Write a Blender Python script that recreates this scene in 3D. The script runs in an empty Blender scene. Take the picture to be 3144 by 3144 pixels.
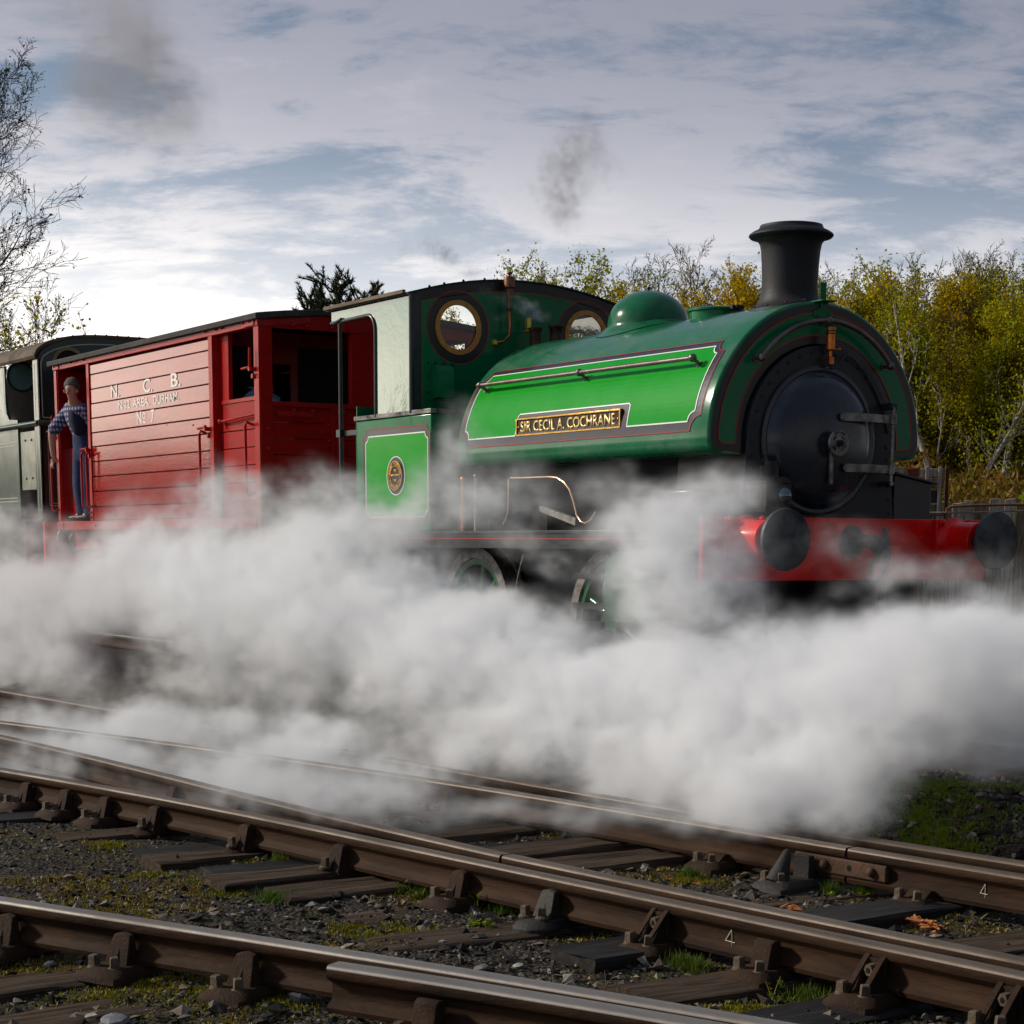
import bpy, bmesh, math, random
import numpy as np
from mathutils import Vector, Matrix, noise as mnoise
random.seed(7); rng = np.random.default_rng(7)
SC = bpy.context.scene; COL = SC.collection
R = math.radians
# ---------------------------------------------------------------- camera
YAW, PITCH, ROLL, FPX, PY = 1.016505, 0.171174, 0.00476, 5871.24, 2680.39   # measured from the photograph (3144 px)
CAM = Vector((8.8672, -8.2590, 1.0259))
_R0 = np.array([[math.cos(YAW), math.sin(YAW), 0], [0, 0, -1], [-math.sin(YAW), math.cos(YAW), 0]])
_cp, _sp = math.cos(PITCH), math.sin(PITCH)
_cr, _sr = math.cos(ROLL), math.sin(ROLL)
RM = np.array([[_cr, -_sr, 0], [_sr, _cr, 0], [0, 0, 1]]) @ np.array([[1, 0, 0], [0, _cp, -_sp], [0, _sp, _cp]]) @ _R0
cd = bpy.data.cameras.new('camera'); cam = bpy.data.objects.new('camera', cd); COL.objects.link(cam); SC.camera = cam
cam.matrix_world = Matrix(((RM[0][0], -RM[1][0], -RM[2][0], CAM.x), (RM[0][1], -RM[1][1], -RM[2][1], CAM.y),
                           (RM[0][2], -RM[1][2], -RM[2][2], CAM.z), (0, 0, 0, 1)))
cd.sensor_width = 36; cd.lens = FPX / 3144 * 36; cd.shift_y = (PY - 1572) / 3144; cd.clip_start = .1; cd.clip_end = 3000
cd.dof.use_dof = False
def ray(u, v): return Vector(RM.T @ np.array([(u - 1572) / FPX, (v - PY) / FPX, 1.]))
def on(ax, val, u, v):
    d = ray(u, v); return CAM + d * ((val - CAM[ax]) / d[ax])
def at(u, depth, z=None):                                   # ground position seen in photo column u at a distance
    d = ray(u, 1665); d = Vector((d.x, d.y, 0)).normalized(); p = CAM + d * depth; p.z = 0 if z is None else z; return p
# ---------------------------------------------------------------- world and sun
W = bpy.data.worlds.new('World'); SC.world = W; W.use_nodes = True; wn = W.node_tree.nodes; wl = W.node_tree.links
bgn = wn['Background']; bgn.inputs['Strength'].default_value = .1
SUNV = Vector((-.66, -.66, .50)).normalized(); SUN_EL = math.asin(SUNV.z); SUN_AZ = math.atan2(SUNV.x, SUNV.y)
class NT:
    """tiny node-graph helper"""
    def __init__(s, tree): s.t = tree
    def n(s, typ, **kw):
        nd = s.t.nodes.new(typ)
        for k, v in kw.items(): setattr(nd, k, v)
        return nd
    def put(s, sock, v):
        if isinstance(v, bpy.types.NodeSocket): s.t.links.new(v, sock)
        elif v is not None: sock.default_value = v
    def m(s, op, a, b=None, c=None, clamp=False):
        nd = s.n('ShaderNodeMath', operation=op, use_clamp=clamp)
        for i, v in enumerate((a, b, c)):
            if v is not None: s.put(nd.inputs[i], v)
        return nd.outputs[0]
    def v(s, op, a, b=None, sc=None):
        nd = s.n('ShaderNodeVectorMath', operation=op); s.put(nd.inputs[0], a)
        if b is not None: s.put(nd.inputs[1], b)
        if sc is not None: s.put(nd.inputs['Scale'], sc)
        return nd.outputs['Value'] if op in ('LENGTH', 'DOT_PRODUCT', 'DISTANCE') else nd.outputs['Vector']
    def noise(s, vec, scale, detail=4, rough=.55, out=0, dist=0, lac=2.0):
        nd = s.n('ShaderNodeTexNoise'); s.put(nd.inputs['Vector'], vec); nd.inputs['Scale'].default_value = scale
        nd.inputs['Detail'].default_value = detail; nd.inputs['Roughness'].default_value = rough; nd.inputs['Distortion'].default_value = dist
        nd.inputs['Lacunarity'].default_value = lac
        return nd.outputs[out]
    def ramp(s, f, lo, hi, a=0., b=1.):
        nd = s.n('ShaderNodeMapRange', interpolation_type='SMOOTHSTEP'); s.put(nd.inputs[0], f)
        nd.inputs[1].default_value = lo; nd.inputs[2].default_value = hi; nd.inputs[3].default_value = a; nd.inputs[4].default_value = b
        return nd.outputs[0]
    def mix(s, f, a, b, blend='MIX'):
        nd = s.n('ShaderNodeMix', data_type='RGBA', blend_type=blend); s.put(nd.inputs[0], f); s.put(nd.inputs[6], a); s.put(nd.inputs[7], b)
        return nd.outputs[2]
def c4(c): return (c[0], c[1], c[2], 1.)
g = NT(W.node_tree)
sky = g.n('ShaderNodeTexSky', sky_type='NISHITA'); sky.sun_disc = False; sky.sun_elevation = SUN_EL; sky.sun_rotation = SUN_AZ
sky.air_density = 1.0; sky.dust_density = 1.5; sky.ozone_density = 1.5
tc = g.n('ShaderNodeTexCoord').outputs['Generated']
sx = g.n('ShaderNodeSeparateXYZ'); g.put(sx.inputs[0], tc); dz = sx.outputs['Z']
dzc = g.m('ADD', g.m('MAXIMUM', dz, 0.), .24)
pl = g.n('ShaderNodeCombineXYZ'); g.put(pl.inputs[0], g.m('DIVIDE', sx.outputs['X'], dzc)); g.put(pl.inputs[1], g.m('DIVIDE', sx.outputs['Y'], dzc))
rot = g.n('ShaderNodeVectorRotate', rotation_type='Z_AXIS'); g.put(rot.inputs['Vector'], pl.outputs[0]); rot.inputs['Angle'].default_value = R(-58)
flat = g.v('MULTIPLY', rot.outputs[0], (.8, 1.3, 1.))       # cloud layer seen in perspective, drawn out across the wind
n1 = g.noise(flat, 2.5, 9, .60, dist=.45)
n2 = g.noise(g.v('ADD', flat, (31., 7., 3.)), 5.2, 9, .66, dist=.3)
n3 = g.noise(g.v('ADD', flat, (3., 57., 3.)), .6, 3, .5)
cov = g.m('ADD', g.m('MULTIPLY', n1, .52), g.m('ADD', g.m('MULTIPLY', n2, .40), g.m('MULTIPLY', n3, .22)))
el = g.m('MAXIMUM', dz, 0.)
low = g.ramp(el, -.03, .27)                                    # 0 at the horizon, 1 higher up
gdir = Vector((-.88, -.40, .0)).normalized()
glow = g.m('POWER', g.m('MAXIMUM', g.v('DOT_PRODUCT', tc, tuple(gdir)), 0.), 3.0)
dark = g.mix(low, c4((4.2, 4.8, 5.9)), c4((1.15, 1.65, 2.45)))
lite = g.mix(low, c4((8.6, 8.6, 9.0)), c4((2.35, 2.5, 3.15)))
cl = g.mix(g.ramp(cov, .525, .625), dark, lite)
cl = g.mix(g.m('MULTIPLY', g.ramp(g.m('ADD', g.m('MULTIPLY', n1, .5), g.m('MULTIPLY', n2, .5)), .56, .70), .55), cl, g.mix(low, c4((10.5, 10.3, 10.3)), c4((3.9, 3.9, 4.6))))
# patches of clear sky between the clouds show the sky texture
clear = g.mix(1., sky.outputs[0], c4((1., 1., 1.)), 'MULTIPLY')
cl = g.mix(g.m('MULTIPLY', g.ramp(cov, .50, .36), .45), cl, clear)
hz = g.m('MULTIPLY', g.ramp(el, .20, .02), g.m('ADD', g.m('MULTIPLY', glow, .95), .42), clamp=True)
cl = g.mix(hz, cl, c4((10.8, 10.6, 10.2)))
cl = g.mix(1., cl, g.mix(g.m('MULTIPLY', glow, g.ramp(el, .62, .04)), c4((1., 1., 1.)), c4((2.3, 2.12, 1.85))), 'MULTIPLY')
away = g.ramp(g.v('DOT_PRODUCT', tc, tuple(Vector((-.80, -.35, .2)).normalized())), -1., .75, .52, 1.06)
cl = g.mix(1., cl, g.n('ShaderNodeCombineXYZ').outputs[0] if False else away, 'MULTIPLY')
g.put(bgn.inputs['Color'], g.mix(g.ramp(dz, -.02, -.0), c4((.5, .5, .5)), cl))
sd = bpy.data.lights.new('sun', 'SUN'); so = bpy.data.objects.new('sun', sd); COL.objects.link(so)
sd.energy = 3.1; sd.angle = R(6); sd.color = (1., .92, .78)
so.rotation_euler = SUNV.to_track_quat('Z', 'Y').to_euler()
# ---------------------------------------------------------------- render settings
SC.view_settings.view_transform = 'Standard'; SC.view_settings.look = 'None'; SC.view_settings.gamma = 1
SC.view_settings.use_curve_mapping = False; SC.view_settings.exposure = 0.22
cy = SC.cycles
cy.use_adaptive_sampling = True; cy.adaptive_threshold = .015; cy.use_denoising = True
try: cy.denoiser = 'OPENIMAGEDENOISE'
except Exception: pass
cy.volume_bounces = 10; cy.max_bounces = 12; cy.diffuse_bounces = 3; cy.glossy_bounces = 3; cy.transmission_bounces = 6
cy.transparent_max_bounces = 24; cy.volume_step_rate = 2.2; cy.volume_preview_step_rate = 1.5
cy.sample_clamp_indirect = 6
# ---------------------------------------------------------------- materials
MATS = {}
def mat(name, base, rough=.5, metal=0., var=.12, nscale=6., bump=.0, bscale=40., coat=0., dirt=None, dirt_amt=.0, dirt_scale=3., stretch=(1, 1, 1),
        streak=0., spec=.3, rvar=.0, coat_rough=.08, coat_ior=1.5, hue=None, rand=False):
    if name in MATS: return MATS[name]
    m = bpy.data.materials.new(name); m.use_nodes = True; t = m.node_tree; k = NT(t); bs = t.nodes['Principled BSDF']
    co = k.n('ShaderNodeTexCoord').outputs['Object']
    if rand:
        oi = k.n('ShaderNodeObjectInfo'); co = k.v('ADD', co, k.v('SCALE', (37., 91., 13.), sc=oi.outputs['Random']))
    cs = k.v('MULTIPLY', co, stretch)
    n1 = k.noise(cs, nscale, 6, .6)
    col = k.mix(k.ramp(n1, .28, .72), c4([x * (1 - var) for x in base]), c4([min(1, x * (1 + var)) for x in base]))
    if hue is not None: col = k.mix(k.ramp(k.noise(cs, nscale * .45, 4), .42, .62), col, c4(hue))
    r = rough
    if rand: col = k.mix(1., col, k.n('ShaderNodeCombineColor').outputs[0], 'MULTIPLY') if False else col
    if dirt is not None:
        dn = k.noise(k.v('MULTIPLY', co, stretch), dirt_scale, 8, .68)
        df = k.m('MULTIPLY', k.ramp(dn, .5 - .1 * dirt_amt, .68), dirt_amt)
        col = k.mix(df, col, c4(dirt)); r = k.m('ADD', rough, k.m('MULTIPLY', df, .75 - rough if rough < .7 else .1))
    if streak:
        sn = k.noise(k.v('MULTIPLY', co, (1, 1, .05)), 22., 5, .7); sf = k.m('MULTIPLY', k.ramp(sn, .52, .75), streak)
        col = k.mix(sf, col, c4([x * .45 for x in base]))
    if rvar: r = k.m('ADD', r, k.m('MULTIPLY', k.m('SUBTRACT', k.noise(cs, nscale * 2.3, 5), .5), rvar))
    k.put(bs.inputs['Base Color'], col); k.put(bs.inputs['Roughness'], r)
    bs.inputs['Metallic'].default_value = metal; bs.inputs['Specular IOR Level'].default_value = spec
    bs.inputs['Coat Weight'].default_value = coat * .75; bs.inputs['Coat Roughness'].default_value = coat_rough; bs.inputs['Coat IOR'].default_value = coat_ior
    if bump:
        b = k.n('ShaderNodeBump'); b.inputs['Strength'].default_value = bump; b.inputs['Distance'].default_value = .01
        k.put(b.inputs['Height'], k.noise(cs, bscale, 6, .65)); k.put(bs.inputs['Normal'], b.outputs[0])
        if coat: k.put(bs.inputs['Coat Normal'], b.outputs[0])
    MATS[name] = m; return m
# ---------------------------------------------------------------- mesh helpers
def finish(me, mat_, smooth):
    if mat_ is not None:
        for mm in (mat_ if isinstance(mat_, (list, tuple)) else [mat_]): me.materials.append(mm)
    if smooth:
        me.polygons.foreach_set('use_smooth', [True] * len(me.polygons))
        me.set_sharp_from_angle(angle=R(smooth if smooth > 1 else 35))
    me.update()
def link(name, me, parent=None, mat_=None, smooth=35, kind=None, bevel=0.):
    finish(me, mat_, smooth)
    o = bpy.data.objects.new(name, me); COL.objects.link(o)
    if parent is not None:
        o.parent = parent
        r = parent
        while r.parent is not None: r = r.parent
        o.matrix_parent_inverse = Matrix.Identity(4)
        o.location = -Vector(r.location) if parent is r else (0, 0, 0)
    if kind: o['kind'] = kind
    if bevel:
        b = o.modifiers.new('bevel', 'BEVEL'); b.width = bevel; b.segments = 2; b.limit_method = 'ANGLE'; b.angle_limit = R(40)
    return o
def thing(name, label, cat, loc=(0, 0, 0), group=None):
    o = bpy.data.objects.new(name, None); COL.objects.link(o); o.location = loc; o['label'] = label; o['category'] = cat
    if group: o['group'] = group
    o.empty_display_size = .2
    return o
def tag(o, label=None, cat=None, group=None, kind=None):
    if label: o['label'] = label
    if cat: o['category'] = cat
    if group: o['group'] = group
    if kind: o['kind'] = kind
    return o
def dup(root, loc, label=None, rotz=None, group=None, scale=None):
    r = root.copy(); COL.objects.link(r); r.location = loc
    if rotz is not None: r.rotation_euler.z = rotz
    if scale is not None: r.scale = (scale,) * 3 if not hasattr(scale, '__len__') else scale
    if label: r['label'] = label
    if group: r['group'] = group
    for ch in list(root.children):
        c = ch.copy(); COL.objects.link(c); c.parent = r
        for g2 in ch.children:
            d = g2.copy(); COL.objects.link(d); d.parent = c
    return r
class MB:
    def __init__(s): s.v = []; s.f = []; s.mi = []; s.cur = 0
    def add(s, vs, fs):
        b = len(s.v); s.v += [tuple(p) for p in vs]; s.f += [tuple(b + i for i in f) for f in fs]; s.mi += [s.cur] * len(fs); return s
    def box(s, x0, x1, y0, y1, z0, z1, M=None):
        vs = [Vector((x, y, z)) for x in (x0, x1) for y in (y0, y1) for z in (z0, z1)]
        if M is not None: vs = [M @ p for p in vs]
        return s.add(vs, [(0, 1, 3, 2), (4, 6, 7, 5), (0, 4, 5, 1), (2, 3, 7, 6), (0, 2, 6, 4), (1, 5, 7, 3)])
    def tube(s, pts, r, seg=8, cap=True, closed=False):
        pts = [Vector(p) for p in pts]; n = len(pts); rs = r if hasattr(r, '__len__') else [r] * n; vs = []; fs = []; up = None
        for i, p in enumerate(pts):
            a = pts[(i - 1) % n] if (i or closed) else p; b = pts[(i + 1) % n] if (i < n - 1 or closed) else p
            t = (b - a); t = t.normalized() if t.length > 1e-9 else Vector((0, 0, 1))
            if up is None: up = Vector((0, 0, 1)) if abs(t.z) < .9 else Vector((1, 0, 0))
            x = t.cross(up); x = x.normalized() if x.length > 1e-6 else t.orthogonal().normalized(); up = x.cross(t).normalized()
            for j in range(seg):
                th = 2 * math.pi * j / seg; vs.append(p + (x * math.cos(th) + up * math.sin(th)) * rs[i])
        m = n if closed else n - 1
        for i in range(m):
            for j in range(seg):
                k0 = i * seg; k1 = ((i + 1) % n) * seg; j2 = (j + 1) % seg; fs.append((k0 + j, k1 + j, k1 + j2, k0 + j2))
        if cap and not closed: fs += [tuple(reversed(range(seg))) if False else tuple(range(seg)), tuple(range((n - 1) * seg + seg - 1, (n - 1) * seg - 1, -1))]
        return s.add(vs, fs)
    def cyl(s, a, b, r, seg=16, r2=None): return s.tube([a, b], [r, r if r2 is None else r2], seg)
    def lathe(s, prof, origin=(0, 0, 0), axis='Z', seg=32, a0=0., a1=2 * math.pi):
        """prof: (radius, height) pairs along the axis"""
        full = abs(a1 - a0 - 2 * math.pi) < 1e-6; ns = seg if full else seg + 1; vs = []; fs = []; o = Vector(origin)
        for (r, h) in prof:
            for j in range(ns):
                th = a0 + (a1 - a0) * j / seg; c, q = r * math.cos(th), r * math.sin(th)
                vs.append(o + (Vector((c, q, h)) if axis == 'Z' else Vector((h, c, q)) if axis == 'X' else Vector((q, h, c))))
        for i in range(len(prof) - 1):
            for j in range(ns if full else seg):
                j2 = (j + 1) % ns; fs.append((i * ns + j, i * ns + j2, (i + 1) * ns + j2, (i + 1) * ns + j))
        return s.add(vs, fs)
    def prism(s, poly, a0, a1, axis='X', M=None):
        """poly: 2-D outline in the two other axes (Y,Z for X; X,Z for Y; X,Y for Z)"""
        n = len(poly)
        def P(a, q): return Vector((a, q[0], q[1])) if axis == 'X' else Vector((q[0], a, q[1])) if axis == 'Y' else Vector((q[0], q[1], a))
        vs = [P(a0, q) for q in poly] + [P(a1, q) for q in poly]
        if M is not None: vs = [M @ p for p in vs]
        return s.add(vs, [tuple(range(n)), tuple(range(2 * n - 1, n - 1, -1))] + [(i, i + n, (i + 1) % n + n, (i + 1) % n) for i in range(n)])
    def sphere(s, c, r, seg=12, rings=8, sc=(1, 1, 1)):
        c = Vector(c); prof = []; vs = []; fs = []
        for i in range(rings + 1):
            ph = math.pi * i / rings
            for j in range(seg):
                th = 2 * math.pi * j / seg; vs.append(c + Vector((math.sin(ph) * math.cos(th) * sc[0], math.sin(ph) * math.sin(th) * sc[1], math.cos(ph) * sc[2])) * r)
        for i in range(rings):
            for j in range(seg): j2 = (j + 1) % seg; fs.append((i * seg + j, (i + 1) * seg + j, (i + 1) * seg + j2, i * seg + j2))
        return s.add(vs, fs)
    def mesh(s, name):
        me = bpy.data.meshes.new(name); me.from_pydata([tuple(p) for p in s.v], [], s.f)
        bm = bmesh.new(); bm.from_mesh(me); bmesh.ops.remove_doubles(bm, verts=bm.verts, dist=1e-5)
        bmesh.ops.recalc_face_normals(bm, faces=bm.faces); bm.to_mesh(me); bm.free(); return me
    def build(s, name, mat_, parent=None, smooth=35, bevel=0., kind=None, raw=False):
        if raw or len(set(s.mi)) > 1:
            me = bpy.data.meshes.new(name); me.from_pydata([tuple(p) for p in s.v], [], s.f)
            if len(set(s.mi)) > 1: me.polygons.foreach_set('material_index', s.mi)
        else: me = s.mesh(name)
        return link(name, me, parent, mat_, smooth, kind, bevel)
def arc(c, r, a0, a1, n=12): return [(c[0] + r * math.cos(a0 + (a1 - a0) * i / n), c[1] + r * math.sin(a0 + (a1 - a0) * i / n)) for i in range(n + 1)]
def ribbon(mb, pts, nrm, w, off):
    """flat painted band along pts lying off the surface by off"""
    n = len(pts); vs = []
    for i in range(n):
        a = pts[max(0, i - 1)]; b = pts[min(n - 1, i + 1)]; t = (b - a).normalized(); N = nrm[i]; x = t.cross(N).normalized()
        vs += [pts[i] + N * off - x * w / 2, pts[i] + N * off + x * w / 2]
    mb.add(vs, [(2 * i, 2 * i + 1, 2 * i + 3, 2 * i + 2) for i in range(n - 1)])
def text_mesh(body, width=None, height=None, bold=0., spacing=1., extrude=0., fit='both'):
    cu = bpy.data.curves.new('lettering', 'FONT'); cu.body = body; cu.align_x = 'CENTER'; cu.offset = bold; cu.space_character = spacing
    cu.extrude = 0.; cu.resolution_u = 4
    o = bpy.data.objects.new('lettering_tmp', cu); COL.objects.link(o); bpy.context.view_layer.update()
    me = bpy.data.meshes.new_from_object(o.evaluated_get(bpy.context.evaluated_depsgraph_get())); bpy.data.objects.remove(o); bpy.data.curves.remove(cu)
    n = len(me.vertices); a = np.empty(n * 3); me.vertices.foreach_get('co', a); a = a.reshape(-1, 3)
    lo, hi = a.min(0), a.max(0); sx_ = (width / (hi[0] - lo[0])) if width else None; sy_ = (height / (hi[1] - lo[1])) if height else None
    sx_ = sx_ or sy_; sy_ = sy_ or sx_
    a[:, 0] = (a[:, 0] - (lo[0] + hi[0]) / 2) * sx_; a[:, 1] = (a[:, 1] - (lo[1] + hi[1]) / 2) * sy_; a[:, 2] = 0
    me.vertices.foreach_set('co', a.ravel()); me.update()
    if extrude:
        bm = bmesh.new(); bm.from_mesh(me); r = bmesh.ops.extrude_face_region(bm, geom=list(bm.faces))
        for e in r['geom']:
            if isinstance(e, bmesh.types.BMVert): e.co.z += extrude
        bmesh.ops.recalc_face_normals(bm, faces=bm.faces); bm.to_mesh(me); bm.free()
    return me
def text_on_side(body, xc, y, zc, width, height, parent, mat_, name='lettering', **kw):
    """text facing -y (towards the near side)"""
    me = text_mesh(body, width, height, **kw); me.transform(Matrix.Translation((xc, y, zc)) @ Matrix.Rotation(R(90), 4, 'X'))
    return link(name, me, parent, mat_, 0)
# ---------------------------------------------------------------- ground
def sstep(a, b, x):
    t = min(1, max(0, (x - a) / (b - a))); return t * t * (3 - 2 * t)
def gz(x, y, fine=True):
    base = -.385 + .215 * sstep(-2.7, -1.5, y)
    base += -.05 * sstep(3, 12, y) + .35 * sstep(25, 60, y)
    base += .05 * sstep(-6.2, -7.5, y) * 0
    if fine:
        base += .030 * mnoise.noise(Vector((x * 1.3, y * 1.3, 2))) + .014 * mnoise.noise(Vector((x * 5, y * 5, 7)))
        if -8 < y < -1 and -8 < x < 8: base += .008 * mnoise.noise(Vector((x * 17, y * 17, 1)))
    return base
def axis(lo, hi, step, far_lo, far_hi):
    a = list(np.arange(lo, hi, step)); s = step; x = lo; left = []
    while x > far_lo: s *= 1.35; x -= s; left.append(x)
    s = step; x = a[-1]; right = []
    while x < far_hi: s *= 1.35; x += s; right.append(x)
    return left[::-1] + a + right
gx = axis(-5, 7, .06, -900, 900); gy = axis(-8, -1.5, .06, -900, 900)
gv = [(x, y, gz(x, y)) for x in gx for y in gy]; ny = len(gy)
gf = [(i * ny + j, (i + 1) * ny + j, (i + 1) * ny + j + 1, i * ny + j + 1) for i in range(len(gx) - 1) for j in range(ny - 1)]
me = bpy.data.meshes.new('ground'); me.from_pydata(gv, [], gf)
m = bpy.data.materials.new('ash_ground'); m.use_nodes = True; k = NT(m.node_tree); bs = m.node_tree.nodes['Principled BSDF']
co = k.n('ShaderNodeTexCoord').outputs['Object']
a1 = k.noise(co, 9, 8, .7); a2 = k.noise(co, 70, 4, .7); a3 = k.noise(co, 1.1, 5, .6)
vo = k.n('ShaderNodeTexVoronoi'); k.put(vo.inputs['Vector'], co); vo.inputs['Scale'].default_value = 55; vo.inputs['Randomness'].default_value = 1
stone = k.mix(k.ramp(k.noise(vo.outputs['Position'], 30, 1), .45, .8), c4((.035, .031, .027)), c4((.19, .165, .14)))
col = k.mix(k.ramp(a1, .35, .7), c4((.040, .032, .025)), stone)
col = k.mix(k.ramp(a2, .62, .8), col, c4((.13, .11, .09)))
moss = k.m('MULTIPLY', k.ramp(a3, .46, .6), k.ramp(k.noise(co, 16, 6, .7), .42, .6))
col = k.mix(k.m('MULTIPLY', moss, .8), col, k.mix(k.ramp(k.noise(co, 5, 3), .4, .6), c4((.05, .055, .010)), c4((.09, .06, .012))))
sepg = k.n('ShaderNodeSeparateXYZ'); k.put(sepg.inputs[0], co)
col = k.mix(k.ramp(sepg.outputs['Y'], 6., 14.), col, k.mix(k.ramp(k.noise(co, .8, 5), .4, .6), c4((.05, .055, .015)), c4((.08, .06, .03))))
k.put(bs.inputs['Base Color'], col); bs.inputs['Roughness'].default_value = .9; bs.inputs['Specular IOR Level'].default_value = .08
b = k.n('ShaderNodeBump'); b.inputs['Strength'].default_value = .9; b.inputs['Distance'].default_value = .02
k.put(b.inputs['Height'], k.m('ADD', k.m('MULTIPLY', vo.outputs['Distance'], -.8), a1)); k.put(bs.inputs['Normal'], b.outputs[0])
link('ground', me, None, m, 60, 'structure')
# ---------------------------------------------------------------- sleepers
M_SL = [mat('weathered_oak', (.060, .042, .030), .85, var=.7, nscale=4.5, bump=1., bscale=8, stretch=(10, .6, 10), dirt=(.11, .08, .058), dirt_amt=.55, dirt_scale=3.5, rand=True, spec=.08),
        mat('tarred_oak', (.020, .018, .018), .7, var=.3, nscale=3, bump=.5, bscale=8, stretch=(9, 1, 9), dirt=(.045, .040, .036), dirt_amt=.5, rand=True, spec=.15)]
Z0 = -.19                                                    # rail top of the sidings in front
def sleeper_mesh(L, w, seed):
    r = random.Random(seed); n = 26; vs = []; fs = []
    pr = [(-w / 2, 0.), (-w / 2 + .008, .008), (-w / 6, .004), (w / 8, .007), (w / 2 - .01, .006), (w / 2, -.004), (w / 2, -.13), (-w / 2, -.13)]
    grain = [r.uniform(-.004, .004) for _ in pr]
    for i in range(n + 1):
        y = L * i / n
        endw = .0 if 0 < i < n else r.uniform(-.03, .02)
        for j, (x, z) in enumerate(pr):
            jit = .007 * mnoise.noise(Vector((seed * 7.1 + j * 3, y * 3, 0)))
            crack = -.006 * max(0, mnoise.noise(Vector((seed + j * 5.3, y * 1.1, 4)))) * 2
            vs.append((x + jit, y + (endw + r.uniform(-.012, .012) if i in (0, n) else 0), z + jit + crack + grain[j] * (j < 6)))
    m_ = len(pr)
    for i in range(n):
        for j in range(m_): fs.append((i * m_ + j, i * m_ + (j + 1) % m_, (i + 1) * m_ + (j + 1) % m_, (i + 1) * m_ + j))
    fs += [tuple(range(m_)), tuple(range(n * m_ + m_ - 1, n * m_ - 1, -1))]
    me = bpy.data.meshes.new('sleeper'); me.from_pydata(vs, [], fs); return me
SLP = [ # x, y start (near end), length, turn, top z offset, dark?, label
 (-1.95, -5.55, 3.4, 2, 0, 0, 'weathered sleeper furthest left under the middle siding, half lost in steam'),
 (-1.35, -5.50, 3.2, 1, 0, 0, 'weathered sleeper second from the left under the middle siding in steam'),
 (-.72, -5.45, 3.2, -1, 0, 1, 'dark sleeper end in thin steam at the left of the middle siding'),
 (.12, -5.34, 3.1, 2, .01, 0, 'brown sleeper end sticking out in the thin steam beside a single bolt'),
 (.62, -5.20, 3.0, -2, 0, 1, 'short dark sleeper end just right of the one by the lone bolt'),
 (.98, -5.27, 3.0, 1, .015, 0, 'mossy edged brown sleeper end left of the black slab like sleeper'),
 (1.38, -5.12, 2.9, -3, .01, 1, 'near black sleeper end with chipped corner beside the moss'),
 (1.64, -5.20, 2.9, 2, .025, 0, 'ribbed brown sleeper end with grass under its tip'),
 (2.02, -5.12, 2.9, 1, .02, 0, 'grooved brown sleeper end running under the middle rail near the grey chair'),
 (2.52, -5.05, 2.9, 0, -.01, 0, 'sunken grey brown sleeper covered with grit between the two sidings'),
 (3.02, -5.18, 3.0, -1, .0, 0, 'long split sleeper with pale grain and the round footed chair on it'),
 (3.60, -4.76, 2.6, 3, .03, 1, 'raised black tarred sleeper with square cracked end under the ribbed chair'),
 (4.12, -4.86, 2.6, -1, .01, 0, 'pale cracked sleeper end below the chalk figure on the middle rail'),
 (4.58, -4.95, 2.8, 1, .0, 1, 'dark sleeper under the open jawed chair at lower right'),
 (5.06, -5.0, 2.8, 0, .0, 0, 'last sleeper at the lower right corner of the middle siding'),
 (5.65, -5.0, 2.8, 0, .0, 0, 'sleeper just past the right edge of the middle siding'),
]
slo = []
for i, (x, y, L, tr, dz_, dk, lb) in enumerate(SLP):
    me = sleeper_mesh(L, .25, i); o = link('sleeper', me, None, M_SL[dk], 30); o.location = (x, y, Z0 - .186 + dz_); o.rotation_euler.z = R(tr)
    tag(o, lb, 'sleeper', 'sleepers under the sidings in front'); slo.append(o)
for i, (x, y, L, tr, lb) in enumerate([(2.45, -6.85, 1.45, 8, 'sleeper at the lower left corner crossing under the nearest rail'), (2.98, -6.75, 1.3, 8, 'sleeper under the nearest rail left of the two bolts'),
        (3.45, -6.72, 1.35, 6, 'cracked dark sleeper in the moss below the nearest rail'), (4.25, -6.3, 1.5, 8, 'sleeper under the big square chair at the bottom edge'), (4.75, -6.0, 1.4, 8, 'sleeper under the wing rail past the bottom edge')]):
    o = link('sleeper', sleeper_mesh(L, .25, 40 + i), None, M_SL[0], 30); o.location = (x, y, Z0 - .192); o.rotation_euler.z = R(tr); tag(o, lb, 'sleeper', 'sleepers under the nearest rail')
# loco road sleepers, mostly lost in the steam
ls0 = link('sleeper', sleeper_mesh(2.6, .25, 77), None, M_SL[1], 30); ls0.location = (-17, -1.3, -.186)
tag(ls0, 'dark sleeper under the locomotive track, hidden in steam', 'sleeper', 'sleepers under the locomotive track')
for i in range(1, 36):
    o = ls0.copy(); COL.objects.link(o); o.location = (-17 + i * .72, -1.3, -.186)
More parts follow.
